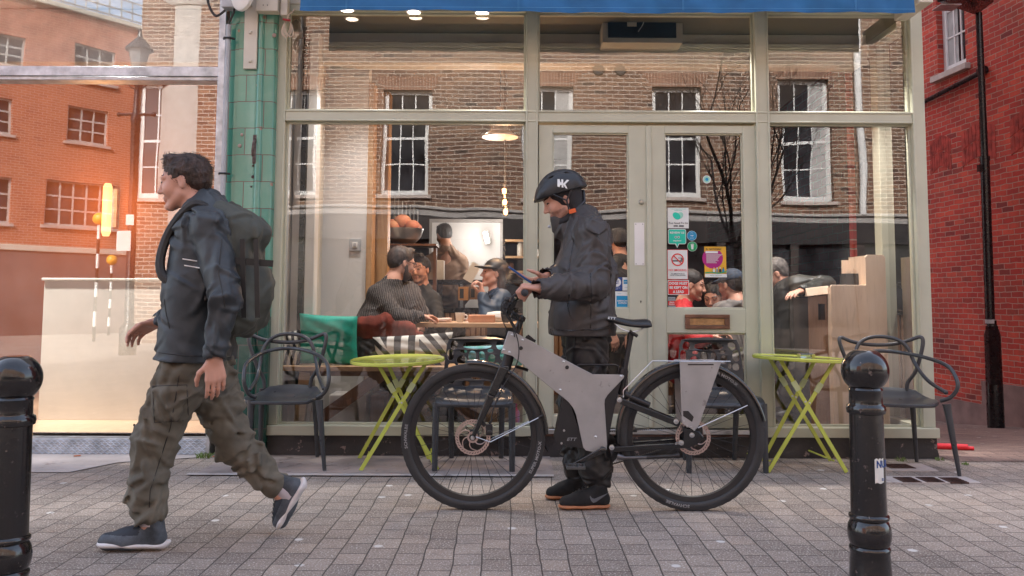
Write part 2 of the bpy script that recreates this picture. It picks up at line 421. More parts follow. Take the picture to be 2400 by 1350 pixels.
# concrete apron in front of the cafe, pale patch in front of the left shop
mb = MB(); ya = 1.05*F/(1110-705)
def irr(x0, x1, y0, y1, z, n=26, amp=.012):
    top = [(x0+(x1-x0)*i/n, y0+random.uniform(-amp, amp), z) for i in range(n+1)]
    back = [(x1-(x1-x0)*i/n, y1, z) for i in range(n+1)]
    return top, back
t, bk = irr(UX(470, 5.1), UX(1300, 5.1), ya+.06, 5.9, .006)
mb.add(t+bk, [tuple(range(len(t+bk)))]); mb.build('concrete_apron', CONC, kind='structure', origin=(0, 0, 0))
mb = MB(); t, bk = irr(UX(440, 5.0), UX(1300, 5.0), ya, ya+.055, .009, amp=.006)
mb.add(t+bk, [tuple(range(len(t+bk)))]); mb.build('concrete_edging', CONC2, kind='structure', origin=(0, 0, 0))
mb = MB(); mb.add([(-6, 5.15, .005), (UX(165, 5.15, 1103), 5.13, .005), (UX(270, 5.4, 1075), 5.45, .005), (UX(480, 5.7), 5.62, .005), (UX(480, 5.7), 5.9, .005), (-6, 5.9, .005)], [(0, 1, 2, 3, 4, 5)])
mb.build('pale_paving', CONC2, kind='structure', origin=(0, 0, 0))
# drain covers at the right
DR = mat('drain_iron', (.075, .035, .028), .7, .3, var=.3, vs=40, bump=.8, bs=90)
for (xa, xb, yp, lab) in ((2100, 2170, 1062+1, 'lone small rusty square drain cover by the cafe corner, nearest the plinth'), ):
    pass
def gp(px, py): 
    Y = None
    d = _fw*F + _rt*(px-CX) - _up*(py-PY); k = -H/d.z; return Vector((0, 0, H))+d*k
mb = MB()
for a, b in (((2040, 1088), (2200, 1105)), ((2050, 1118), (2300, 1134))):
    p, q = gp(*a), gp(*b); mb.box(p.x, q.x, q.y, p.y, -.02, .006)
mb.build('concrete_surround', CONC2, kind='structure', origin=(0, 0, 0))
for (px, py, lab) in ((2106, 1095, 'rusty drain cover set in pale concrete, nearest the cafe plinth'), (2126, 1127, 'left one of the three rusty drain covers in a row'), (2180, 1127, 'middle one of the three rusty drain covers in a row'), (2235, 1128, 'right one of the three rusty drain covers in a row')):
    c = gp(px, py); mb = MB(); wd = .054 if py > 1100 else .08
    mb.box(c.x-wd, c.x+wd, c.y-.07, c.y+.07, -.01, .009)
    for i in range(5):
        for j in range(4): mb.box(c.x-wd+.02+i*(wd*2-.03)/5, c.x-wd+.04+i*(wd*2-.03)/5, c.y-.058+j*.031, c.y-.043+j*.031, .009, .012)
    mb.build('drain_cover', DR, label=lab, cat='drain cover', group='rusty drain covers in the paving')

# ------------------------------------------------------------------ generic facade with openings
def wall_holes(mb, x0, x1, z0, z1, ops, y0, y1, m=0):
    xs = sorted(set([x0, x1]+[o[0] for o in ops]+[o[1] for o in ops])); zs = sorted(set([z0, z1]+[o[2] for o in ops]+[o[3] for o in ops]))
    for i in range(len(xs)-1):
        for j in range(len(zs)-1):
            cx, cz = (xs[i]+xs[i+1])/2, (zs[j]+zs[j+1])/2
            if any(o[0] < cx < o[1] and o[2] < cz < o[3] for o in ops): continue
            mb.quad((xs[i], y0, zs[j]), (xs[i+1], y0, zs[j]), (xs[i+1], y0, zs[j+1]), (xs[i], y0, zs[j+1]), m)
    for o in ops:
        a, b, c, d = o[:4]
        mb.quad((a, y0, c), (a, y1, c), (a, y1, d), (a, y0, d), m); mb.quad((b, y0, c), (b, y0, d), (b, y1, d), (b, y1, c), m)
        mb.quad((a, y0, d), (a, y1, d), (b, y1, d), (b, y0, d), m); mb.quad((a, y0, c), (b, y0, c), (b, y1, c), (a, y1, c), m)
    mb.quad((x0, y0, z1), (x1, y0, z1), (x1, y1+3, z1), (x0, y1+3, z1), m)
    for x in (x0, x1): mb.quad((x, y0, z0), (x, y1+3, z0), (x, y1+3, z1), (x, y0, z1), m)
def sash(root, x0, x1, z0, z1, yi, cols, rows, fm, fw=.06, sill=True, mid=True, pane=None, bar=.022, curtain=None):
    mb = MB(); y0 = yi-.02
    mb.box(x0, x0+fw, y0, y0+.07, z0, z1); mb.box(x1-fw, x1, y0, y0+.07, z0, z1)
    mb.box(x0+fw, x1-fw, y0, y0+.07, z1-fw, z1); mb.box(x0+fw, x1-fw, y0, y0+.07, z0, z0+fw*1.4)
    a, b, c, d = x0+fw, x1-fw, z0+fw*1.4, z1-fw
    for i in range(1, cols): x = a+(b-a)*i/cols; mb.box(x-bar/2, x+bar/2, y0+.01, y0+.045, c, d)
    for j in range(1, rows):
        z = c+(d-c)*j/rows; h = bar/2*(2.2 if mid and rows % 2 == 0 and j == rows//2 else 1); mb.box(a, b, y0+.012-(.004 if h > bar/2 else 0), y0+.043, z-h, z+h)
    f = mb.build('window', fm, root, local=True)
    p = MB(); p.quad((a, y0+.03, c), (b, y0+.03, c), (b, y0+.03, d), (a, y0+.03, d)); p.build('pane', pane or GD, f, local=True, smooth=False)
    if curtain:
        cm = MB(); n = 14
        for k in range(n):
            xa = a+(b-a)*curtain[0]+(b-a)*(curtain[1]-curtain[0])*k/n; xb = a+(b-a)*curtain[0]+(b-a)*(curtain[1]-curtain[0])*(k+1)/n
            ya_ = y0+.022+.004*(k % 2); yb_ = y0+.022+.004*((k+1) % 2); cm.quad((xa, ya_, c), (xb, yb_, c), (xb, yb_, d), (xa, ya_, d))
        cm.build('curtain', CURT, f, local=True)
    if sill:
        s = MB(); s.box(x0-.09, x1+.09, -.08, yi, z0-.09, z0); s.build('sill', STONE, f, local=True, bevel=.008)
    return f
CURT = mat('curtain', (.45, .43, .41), .8, var=.1)

# red brick building across the side street (right edge of the photo)
rb = thing('brick_building', 'red brick building with a white sash window on the far side of the side street', 'building', (6.48, 11.6, 0), math.atan2(-1, .1))
def rbl(px, py):      # photo pixel -> (along, height) on that wall
    d = _fw*F + _rt*(px-CX) - _up*(py-PY); o = Vector((6.48, 11.6, 0)); ax = Vector((.1, -1, 0)).normalized(); nn = Vector((-1, -.1, 0)).normalized()
    k = (o-Vector((0, 0, H))).dot(nn)/d.dot(nn); p = Vector((0, 0, H))+d*k; return (p-o).dot(ax), p.z
wx0 = rbl(2196, 100)[0]; wx1 = rbl(2262, 80)[0]; wz = rbl(2230, 165)[1]
mb = MB(); ops = [(wx0, wx1, wz, wz+1.9), (wx1+2.5, wx1+3.7, wz, wz+1.9), (wx0-3.3, wx0-2.1, wz, wz+1.9)]
wall_holes(mb, -14, 6.5, -1.6, 9.5, ops, 0, .14); mb.build('wall', REDB, rb, local=True)
for i, o in enumerate(ops): sash(rb, *o, .12, 3, 4, WHITE, fw=.09, curtain=(0, .5))
mb = MB(); mb.box(-14, .05, -.03, .0, -1.6, rbl(2290, 945)[1]); mb.box(.05, 6.5, -.031, .0, -1.6, rbl(2390, 905)[1]); mb.build('plinth', mat('render_brown', (.24, .145, .125), .85, var=.15, vs=4, bump=.4), rb, local=True)
for k in range(3):      # bricked-in arches
    mb = MB()
    x0 = rbl((2180, 2255, 2370)[k], 350)[0]; wd = (rbl(2225, 350)[0]-rbl(2170, 350)[0])*(.9, 1.25, 1.3)[k]; zc = rbl(2290, 385)[1]
    n = 9
    for i in range(n):
        u0, u1 = i/n, (i+1)/n; a0 = x0+wd*u0; a1 = x0+wd*u1-.01; z0 = zc+.10*math.sin(math.pi*u0); z1 = zc+.10*math.sin(math.pi*u1)
        for q in range(2):
            mb.add([(a0, -.006, z0+q*.24), (a1, -.006, z1+q*.24), (a1, -.006, z1+q*.24+.225), (a0, -.006, z0+q*.24+.225), (a0, 0.001, z0+q*.24), (a1, 0.001, z1+q*.24), (a1, 0.001, z1+q*.24+.225), (a0, 0.001, z0+q*.24+.225)], [(0, 1, 2, 3), (0, 4, 5, 1), (1, 5, 6, 2), (2, 6, 7, 3), (3, 7, 4, 0)])
    mb.build('arch', MATS.get('arch_red') or mat('arch_red', (.40, .050, .034), .85, var=.3, vs=8, bump=.6), rb, local=True)
mb = MB(); pa, pb = rbl(2166, 243), rbl(2312, 168)
mb.tube([(pa[0]-1.2, -.06, pa[1]-.30), (pa[0], -.06, pa[1]), (pb[0], -.06, pb[1]), (pb[0]+.02, .02, pb[1]+.02)], .035, 10)
mb.lathe([(.06, -.05), (.07, 0), (.05, .06)], (pb[0], -.06, pb[1]+.02), 12, 'x'); mb.build('pipe', BLK, rb, local=True)

ae = thing('alley_sun_blocker', 'unseen red brick block added to keep the sun out of the side street', 'building', (4.7, 22, -1.2))  # added out of view, only to keep direct sun off the side street
mb = MB(); mb.box(-12, 20, 22, 24, -1.3, 15); mb.build('wall', REDB, ae); mb = MB(); mb.box(-12, 20, 21.9, 24.1, 15, 15.3); mb.build('parapet', STONE, ae)
# street lamp standing in front of it
p = U(2334, 990, 10.6); lz = slope(10.6); lx = p.x
sl = thing('street_lamp', 'tall black steel street lamp in front of the red brick wall', 'street lamp', (lx, 10.6, lz))
z1 = UZ(760, 10.6, 2322); zt = UZ(30, 10.6, 2294); zm = UZ(372, 10.6, 2308); xt = UX(2294, 10.6, 30)
mb = MB(); mb.lathe([(.098, 0), (.094, z1-lz-.13), (.055, z1-lz), (.055, z1-lz+.05)], (lx, 10.6, lz), 20); mb.box(lx-.105, lx+.02, 10.5, 10.56, lz+.55, z1-.02); mb.box(lx-.15, lx-.09, 10.49, 10.5, z1-.22, z1-.20); mb.build('lamp_base', BLK, sl)
mb = MB(); xm = UX(2308, 10.6, 372); xb2 = UX(2321, 10.6, 760)
mb.tube([(xb2, 10.6, z1), (xm, 10.6, zm)], .056, 14); mb.tube([(xm, 10.6, zm), (xt, 10.6, zt)], [.044, .040], 14)
mb.tube([(xm, 10.6, zm-.03), (xm, 10.6, zm+.03)], .06, 14); mb.box(xm-.09, xm-.03, 10.57, 10.63, zm-.17, zm-.08)
mb.tube([(xb2, 10.6, z1+.01), (xb2, 10.6, z1+.06)], .06, 14, m=1); mb.build('pole', [BLK, mat('tape', (.55, .55, .55), .5)], sl)
a = U(2196, 12, 9.9); c = U(2303, 12, 10.75)
mb = MB(); mb.add([(a.x, a.y, a.z+.04), (a.x+.14, a.y-.16, a.z+.03), (c.x+.02, c.y-.22, c.z-.04), (c.x+.05, c.y+.1, c.z-.04), (xt+.02, 10.7, zt+.0), (a.x, a.y, a.z+.09), (a.x+.14, a.y-.16, a.z+.10), (c.x+.04, c.y-.22, c.z+.12), (c.x+.07, c.y+.1, c.z+.12), (xt, 10.7, zt+.2)], [(0, 1, 2, 3, 4), (9, 8, 7, 6, 5), (0, 5, 6, 1), (1, 6, 7, 2), (2, 7, 8, 3), (3, 8, 9, 4), (4, 9, 5, 0)])
lh = mb.build('lamp_head', BLK, sl, bevel=.01)
mb = MB(); mb.box(a.x+.05, a.x+.30, a.y, a.y+.22, a.z+.005, a.z+.02); mb.build('lens', mat('lens_glass', (.5, .52, .54), .1), lh)

# ------------------------------------------------------------------ opposite side of the street (seen in the glass)
YO = -8.4
def rfl(px, py, d): # reflected pixel -> X and Z for an object at virtual depth d
    p = U(px, py, d); return p.x, p.z
S97 = 2*YG - YO
ob = thing('stock_brick_building', 'yellow brown stock brick terrace opposite the cafe, mirrored in the cafe glass', 'building', (0, YO, 0), math.pi)
# local x = -world x, local -y = toward the cafe
def L(x): return -x
wins = []
for px in (955, 1290, 1592, 1885, 690, 380):
    X, _ = rfl(px, 330, S97); z0 = rfl(px, 466, S97)[1]; z1 = rfl(px, 195, S97)[1]
    wins.append((L(X)-.60, L(X)+.60, z0, z1))
xe = L(rfl(432, 300, S97)[0]); mb = MB(); xr = L(34)
wall_holes(mb, xr, xe, 0, 11.5, wins, 0, .2); mb.build('wall', STOCK, ob, local=True, uvs=lambda p, n: np.where((np.abs(n[:, 1]) > .5)[:, None], p[:, [0, 2]], p[:, [1, 2]]))
for i, o in enumerate(wins): sash(ob, *o, .17, 3, 4, WHITE, fw=.10, bar=.03, curtain=((.0, .35) if i % 2 else None))
mb = MB()
for o in wins:
    mb = MB(); mb.add([(o[0]-.02, -.004, o[3]), (o[1]+.02, -.004, o[3]), (o[1]+.22, -.004, o[3]+.34), (o[0]-.22, -.004, o[3]+.34)], [(0, 1, 2, 3)])
    mb.build('arch', VOUS, ob, local=True)
zc = rfl(1200, 497, S97)[1]
mb = MB(); mb.box(xr, xe, -.14, 0, zc-.05, zc+.02); mb.box(xr, xe, -.08, 0, zc-.22, zc-.05); mb.build('cornice', mat('white_cornice', (.36, .33, .31), .6, var=.05), ob, local=True, bevel=.02)
mb = MB(); mb.box(xr, xe, -.14, 0, zc-.75, zc-.22); mb.build('fascia', mat('fascia_dark', (.035, .03, .03), .4), ob, local=True)
mb = MB(); mb.box(xr, xe, -.10, 0, 0, .5)
for k in range(22): mb.box(xr+1.6*k, xr+1.6*k+.22, -.12, 0, 0, zc-.75)
mb.build('shopfront', mat('shopfront_dark', (.06, .045, .04), .5, var=.3), ob, local=True)
mb = MB(); mb.quad((xr, -.02, .5), (xe, -.02, .5), (xe, -.02, zc-.75), (xr, -.02, zc-.75)); mb.build('shop_window', GD, ob, local=True, smooth=False)
for px, m_ in ((2008, WHITE), (700, BLK)):
    X, _ = rfl(px, 300, S97); mb = MB(); mb.tube([(L(X), -.1, zc), (L(X), -.1, 9.5)], .085 if m_ is WHITE else .06, 12); mb.build('downpipe', m_, ob, local=True)
X, _ = rfl(1405, 158, S97)
for dx in (0, .55): mb = MB(); mb.lathe([(0, -.03), (.13, -.03), (.15, 0)], (L(X)-dx, 0, rfl(1405, 158, S97)[1]), 18, 'y'); mb.build('vent', CHAR, ob, local=True)
# pale corner building, left of it in the reflection
X0, _ = rfl(432, 300, S97); pc = thing('corner_building', 'pale stucco and brick corner building, mirrored in the left shop glass', 'building', (X0, YO, 0), math.pi)
mb = MB(); mb.lathe([(1.05, 0), (1.05, 11), (1.2, 11.1), (1.2, 11.4), (1.0, 11.5)], (.0, 1.0, 0), 40); mb.build('wall', mat('pale_stucco', (.44, .40, .36), .7, var=.06), pc, local=True)
mb = MB(); mb.lathe([(1.09, 8.3), (1.22, 8.45), (1.22, 8.6), (1.1, 8.65)], (.0, 1.0, 0), 40); mb.build('moulding', WHITE, pc, local=True)
# orange-red brick block further up the street, mirrored in the left shop glass
vD = 25.0; X1, _ = rfl(200, 300, vD); o2 = Vector((X1, 2*YG-vD, 0)); dirr = Vector((.63, -.775, 0)).normalized()
# seen from the street its outward normal faces +y-ish; local x runs right as seen from the front
rg = thing('red_brick_block', 'orange red brick office block with steel windows, mirrored in the left shop glass', 'building', tuple(o2), math.atan2(-dirr.y, -dirr.x))
def rgl(px, py):
    d = _fw*F + _rt*(px-CX) - _up*(py-PY); oo = Vector((X1, vD, 0)); dv = Vector((dirr.x, -dirr.y, 0)); nn = Vector((dv.y, -dv.x, 0))
    k = (oo-Vector((0, 0, H))).dot(nn)/d.dot(nn); p = Vector((0, 0, H))+d*k; return -(p-oo).dot(dv), p.z
ops = []
for (a, b, t_, bt, c, r) in ((155, 253, 252, 338, 3, 3), (352, 412, 283, 360, 2, 3), (-60, 28, 226, 310, 3, 3), (105, 268, 428, 532, 5, 3), (-70, 25, 412, 520, 3, 3), (342, 388, 462, 548, 2, 3), (-60, 62, 78, 150, 3, 3), (175, 268, 112, 190, 3, 3), (358, 420, 150, 205, 2, 3)):
    mx = (a+b)/2; u0 = rgl(b, (t_+bt)/2)[0]; u1 = rgl(a, (t_+bt)/2)[0]; ops.append((u0, u1, rgl(mx, bt)[1], rgl(mx, t_)[1], c, r))
ux1 = rgl(-600, 400)[0]; ux0 = rgl(431, 400)[0]; zp = rgl(250, 50)[1]; zk = rgl(200, 590)[1]
mb = MB(); wall_holes(mb, ux0-1, ux1, zk, zp, [o[:4] for o in ops], 0, .12); mb.build('wall', REDB2, rg, local=True)
for o in ops: sash(rg, *o[:4], .10, o[4], o[5], mat('steel_frame', (.5, .48, .45), .5) if 'steel_frame' not in MATS else MATS['steel_frame'], fw=.05, mid=False, bar=.05)
mb = MB(); mb.box(ux0-1, ux1, -.12, .1, zp, zp+.15); mb.build('cornice', CREAM, rg, local=True, bevel=.02); mb = MB(); mb.box(ux0-1, ux1, -.06, .0, zk-.05, zk+.12); mb.build('cornice', CREAM, rg, local=True, bevel=.02)
mb = MB(); mb.box(ux0-1, ux1, -.02, .1, 0, zk-.05); mb.build('shopfront', mat('fascia_grey', (.20, .14, .13), .6, var=.2, vs=1), rg, local=True)
mb = MB()
n = int((ux1-ux0+1)/.35)
for i in range(n): x = ux0-1+i*.35; mb.box(x-.02, x+.02, .3, .34, zp+.15, zp+.95)
for z in (.35, .6, .95): mb.box(ux0-1, ux1, .3, .34, zp+z-.02, zp+z+.02)
mb.build('railing', mat('rail_grey', (.45, .45, .43), .5), rg, local=True)

# bare tree behind the viewer
BARK = mat('bark', (.055, .038, .032), .85, var=.3, vs=9, bump=.6, bs=30)
def bare_tree(loc, hgt, seed, label, lean=(0, 0)):
    rnd = random.Random(seed); root = thing('bare_tree', label, 'tree', loc); tr = MB(); br = MB()
    def grow(mb, p, d, r, ln, depth):
        pts = [p.copy()]; rs = [r]; n = 5; q = p.copy(); dd = d.copy()
        for i in range(n):
            dd = (dd+Vector((rnd.uniform(-.16, .16), rnd.uniform(-.16, .16), rnd.uniform(-.02, .12)))).normalized(); q = q+dd*ln/n; pts.append(q.copy()); rs.append(r*(1-.45*(i+1)/n))
        mb.tube(pts, rs, 8 if depth < 2 else (5 if depth < 4 else 3))
        if depth >= 6: return
        k = 4 if depth < 3 else 3
        for j in range(k):
            t = rnd.uniform(.35, 1) if j else 1; idx = min(int(t*n), n); a = rnd.uniform(0, 2*math.pi); sp = rnd.uniform(.45, 1.0)
            side = dd.cross(Vector((math.cos(a), math.sin(a), .2))).normalized(); nd = (dd+side*sp+Vector((0, 0, .12))).normalized()
            grow(br, pts[idx], nd, rs[idx]*(.78 if j == 0 else .6), ln*rnd.uniform(.62, .86), depth+1)
    p0 = Vector(loc); grow(tr, p0-Vector((0, 0, .1)), Vector((lean[0], lean[1], 1)).normalized(), .085, hgt*.36, 0)
    tr.build('trunk', BARK, root); br.build('crown', BARK, root, uvs='none')
vt = 15.0; X, _ = rfl(1742, 400, vt); bare_tree((X, 2*YG-vt, 0), 7.0, 11, 'bare winter street tree, its branches mirrored in the cafe glass', (0, 0))
# victorian lamp, belisha beacons
vl = 16.0; X, _ = rfl(311, 500, vl); Yl = 2*YG-vl
vi = thing('ornate_lamp_post', 'old ornate iron lamp post with a lantern, mirrored in the left shop glass', 'street lamp', (X, Yl, 0))
zt = rfl(316, 170, vl)[1]; zb = rfl(311, 268, vl)[1]
mb = MB(); mb.lathe([(.16, 0), (.16, .5), (.09, .6), (.08, zb-.2), (.10, zb-.1), (.06, zb+.05), (.05, zt-.15), (.10, zt-.1), (.03, zt)], (X, Yl, 0), 16); mb.tube([(X-.33, Yl, zb), (X+.33, Yl, zb)], [.025, .05, .02] if False else .03, 8); mb.sphere((X-.34, Yl, zb), .045); mb.sphere((X+.34, Yl, zb), .045)
for a in range(4):
    t_ = a*math.pi/2; mb.tube(spline([(X, Yl, zt-.35), (X+.18*math.cos(t_), Yl+.18*math.sin(t_), zt-.25), (X+.16*math.cos(t_), Yl+.16*math.sin(t_), zt-.05), (X+.2*math.cos(t_), Yl+.2*math.sin(t_), zt)], 4), .014, 5)
mb.build('post', BLK, vi)
mb = MB(); mb.lathe([(.12, zt), (.22, zt+.42), (.24, zt+.44)], (X, Yl, 0), 6, m=1); mb.lathe([(.27, zt+.44), (.27, zt+.47), (.14, zt+.62), (.10, zt+.66), (.05, zt+.70), (.03, zt+.85), (0, zt+.9)], (X, Yl, 0), 12)
mb.build('lantern', [BLK, mat('lantern_glass', (.3, .3, .3), .1)], vi)
zs = rfl(287, 565, vl)[1]; mb = MB(); mb.box(X-.25, X+.03, Yl+.09, Yl+.10, zs-.19, zs+.19); mb.box(X-.08, X+.08, Yl+.09, Yl+.10, zs+.3, zs+.5); mb.build('sign', WHITE, vi)
for (px, py, d, lab) in ((232, 513, 20.9, 'nearer of the two striped posts with amber globes mirrored in the left shop glass'), (262, 588, 24.3, 'farther of the two striped posts with amber globes mirrored in the left shop glass')):
    X, z = rfl(px, py, d); Yb = 2*YG-d
    if d > 22: z = 2.2
    bb = thing('crossing_beacon', lab, 'beacon', (X, Yb, 0), group='striped crossing beacons')
    mb = MB(); nn = 8; zz = z-.14
    for i in range(nn): mb.lathe([(.038, zz*i/nn), (.038, zz*(i+1)/nn)], (X, Yb, 0), 12, m=i % 2)
    mb.build('post', [BLK, WHITE], bb, merge=False); mb = MB(); mb.sphere((X, Yb, z), .155, 20); mb.build('globe', mat('amber', (.85, .42, .05), .3) if 'amber' not in MATS else MATS['amber'], bb)

# ------------------------------------------------------------------ left shop
GL_L = glass('shop_glass', .22, wav=.0008, seed=3)
xp0, xp1 = UX(503, YF, 500), UX(519, YF, 500)
ls = thing('corner_shop', 'left shop with a full height window, galvanised frame and chequer plate step', 'shop', (-3.5, YF, 0))
mb = MB(); mb.box(xp0, xp1, YF-.03, YG+.08, .13, 3.4); mb.build('frame_post', GALV, ls, bevel=.003)
zb0, zb1 = UZ(186, YF, 250), UZ(157, YF, 250)
mb = MB(); mb.box(-7, xp0-.002, YF-.02, YG+.06, zb0+.02, zb1); mb.box(-7, xp0-.002, YF-.005, YG+.06, zb0-.005, zb0+.02); mb.build('frame_rail', GALV, ls, bevel=.003)
mb = MB(); mb.quad((-7, YG, .13), (xp0, YG, .13), (xp0, YG, zb0), (-7, YG, zb0)); mb.build('window_pane', GL_L, ls, smooth=False)
mb = MB(); mb.quad((-7, YG-.01, zb1), (xp0, YG-.01, zb1), (xp0, YG-.01, 3.6), (-7, YG-.01, 3.6)); mb.build('window_pane', GL_L, ls, smooth=False)
zp1 = UZ(1027, YF, 300); mb = MB(); mb.box(-7, xp0+.02, YF-.01, YG+.15, -.05, zp1)
chq = mb
cx = -3.9
mbp = MB(); row = 0; zz = .012
while zz < zp1-.01:
    x = -4.2+(row % 2)*.02
    while x < xp0:
        s_ = 1 if (int(round(x/.02))+row) % 2 == 0 else -1
        c_ = Vector((x, YF-.012, zz)); dx = Vector((.011, 0, .007*s_)); pz = Vector((-.0022*s_, 0, .0028))
        mbp.add([c_-dx-pz, c_+dx-pz, c_+dx+pz, c_-dx+pz, c_-dx*.8+Vector((0, -.003, 0)), c_+dx*.8+Vector((0, -.003, 0))], [(0, 1, 5, 4), (2, 3, 4, 5), (1, 2, 5), (3, 0, 4)])
        x += .02
    zz += .017; row += 1
st = chq.build('chequer_step', GALV, ls, bevel=.002); mbp.build('tread_pattern', GALV, st, uvs='none')
# interior of that shop
TERRA = mat('terracotta_wall', (.42, .15, .06), .75, var=.08, vs=1.2)
SHW = mat('shop_wall_white', (.62, .58, .54), .7)
mb = MB(); mb.quad((-7.5, 8.6, .14), (xp1, 8.6, .14), (xp1, 8.6, 3.3), (-7.5, 8.6, 3.3)); mb.quad((-7.5, 5.9, .14), (-7.5, 8.6, .14), (-7.5, 8.6, 3.3), (-7.5, 5.9, 3.3)); mb.quad((xp1+.05, 5.86, .14), (xp1+.05, 8.6, .14), (xp1+.05, 8.6, 3.3), (xp1+.05, 5.86, 3.3))
mb.build('inner_wall', TERRA, ls)
mb = MB(); mb.quad((-7.5, 5.86, 3.3), (xp1+.05, 5.86, 3.3), (xp1+.05, 8.6, 3.3), (-7.5, 8.6, 3.3)); mb.box(-7.5, xp1+.04, 6.3, 6.4, UZ(145, 6.3, 200), 3.29); mb.build('ceiling', SHW, ls)
mb = MB(); mb.quad((-7.5, YG+.02, .135), (xp1+.05, YG+.02, .135), (xp1+.05, 8.6, .135), (-7.5, 8.6, .135)); mb.build('floor', wood('shop_floor', (.62, .42, .27), (.54, .35, .21), 0, .3, .5), ls)
mb = MB(); mb.box(-9, xp1+.01, YF, 9, 3.6, 9); mb.build('upper_wall', STOCK, ls)
cy = 6.40; ax, bx_ = UX(97, cy, 800), UX(560, cy, 800); zt_ = UZ(652, cy, 250)
rc = thing('display_counter', 'tall cream counter standing in the left shop window', 'counter', ((ax+bx_)/2, cy+.25, .135))
mb = MB(); mb.box(ax, bx_, cy, cy+.5, .135, zt_-.02); mb.build('body', mat('cream_laminate', (.66, .62, .54), .35, var=.03), rc, bevel=.004)
mb = MB(); mb.box(ax-.015, bx_, cy-.015, cy+.52, zt_-.02, zt_); mb.build('top', MATS['cream_laminate'], rc, bevel=.004)
# glowing wall lamp on the terracotta wall
p = U(252, 485, 8.45); wl = thing('wall_lamp', 'glowing tall wall lamp inside the left shop', 'lamp', (p.x, 8.5, p.z))
mb = MB(); mb.box(p.x-.05, p.x+.05, 8.54, 8.6, p.z-.2, p.z+.2); mb.build('backplate', GALV, wl)
mb = MB(); mb.lathe([(0, p.z-.3), (.03, p.z-.3), (.045, p.z-.26), (.045, p.z+.2), (.03, p.z+.24), (0, p.z+.24)], (p.x, 8.44, 0), 20); mb.build('tube', emat('lamp_glow', (1, .46, .18), .55), wl)
ld = bpy.data.lights.new('lamp_light', 'POINT'); ld.energy = 4; ld.color = (1, .48, .18); ld.shadow_soft_size = .2; lo = bpy.data.objects.new('lamp_light', ld); COL.objects.link(lo); lo.location = (p.x, 8.2, p.z)

for lx_ in (-4.6, -2.9):  # added spots without fixtures, brightening the counter front
    l_ = bpy.data.lights.new('counter_fill_spot', 'SPOT'); l_.energy = 150; l_.color = (1, .98, .95); l_.spot_size = R(84); l_.spot_blend = .8; l_.shadow_soft_size = .06; o_ = bpy.data.objects.new('counter_fill_spot', l_); COL.objects.link(o_); o_.location = (lx_, 5.95, 3.2)
# ------------------------------------------------------------------ tiled pillar
xl, xr_ = UX(519, 5.7, 660)+.002, UX(634, 5.7, 660)
tp = thing('tiled_pillar', 'green glazed tile pillar between the two shops, sea green above and bottle green below', 'pillar', ((xl+xr_)/2, 5.75, 0))
prof = [(xl, 5.80), (xl, 5.70), (xl+.045, 5.70), (xl+.05, 5.685), (xl+.075, 5.685), (xl+.08, 5.67)]
x2 = xr_-.12
prof += [(x2-.02, 5.67)]+[(x2+.02-.022*math.cos(a), 5.668-.022*math.sin(a)) for a in np.linspace(0, math.pi, 7)]+[(x2+.06, 5.67)]
prof += [(xr_-.03+.03*math.sin(a), 5.70-.03*math.cos(a)) for a in np.linspace(0, math.pi/2, 6)]+[(xr_, 5.80)]
cum = [0]
for a, b in zip(prof, prof[1:]): cum.append(cum[-1]+math.hypot(b[0]-a[0], b[1]-a[1]))
mb = MB(); zt_ = 3.25
mb.add([(x, y, 0) for x, y in prof]+[(x, y, zt_) for x, y in prof], [(i, i+1, len(prof)+i+1, len(prof)+i) for i in range(len(prof)-1)])
us = dict(((round(x, 4), round(y, 4)), c) for (x, y), c in zip(prof, cum))
def tuv(p, n): 
    px_ = np.array([q[0] for q in prof]); py_ = np.array([q[1] for q in prof]); cc = np.array(cum)
    d = (p[:, 0, None]-px_)**2+(p[:, 1, None]-py_)**2; return np.stack([cc[d.argmin(1)]+.04, p[:, 2]], 1)
mb.build('tile_face', tile_glaze('glazed_tile'), tp, uvs=tuv)
mb = MB(); pA, pB = U(571, 0, 5.65), U(602, 162, 5.65)
mb.box(UX(573, 5.65, 80), UX(604, 5.65, 80), 5.64, 5.668, UZ(162, 5.65, 590), 3.25)
mb.box(UX(604, 5.62, 15), UX(655, 5.62, 15), 5.58, 5.66, UZ(30, 5.62, 630), 3.25); mb.box(UX(655, 5.6, 15), UX(672, 5.6, 15), 5.62, 5.68, UZ(35, 5.62, 660), 3.25)
pl = mb.build('bracket', CREAM, tp, bevel=.003)
mb = MB()
for py in (13, 76, 143): q = U(587, py, 5.64); mb.lathe([(0, -.016), (.010, -.014), (.013, 0)], (q.x, 5.64, q.z), 12, 'y')
for px in (617, 627): q = U(px, 12, 5.58); mb.lathe([(0, -.001), (.004, -.001), (.004, 0)], (q.x, 5.58, q.z), 10, 'y', 1)
mb.build('bolt', [CREAM, CHAR], pl)
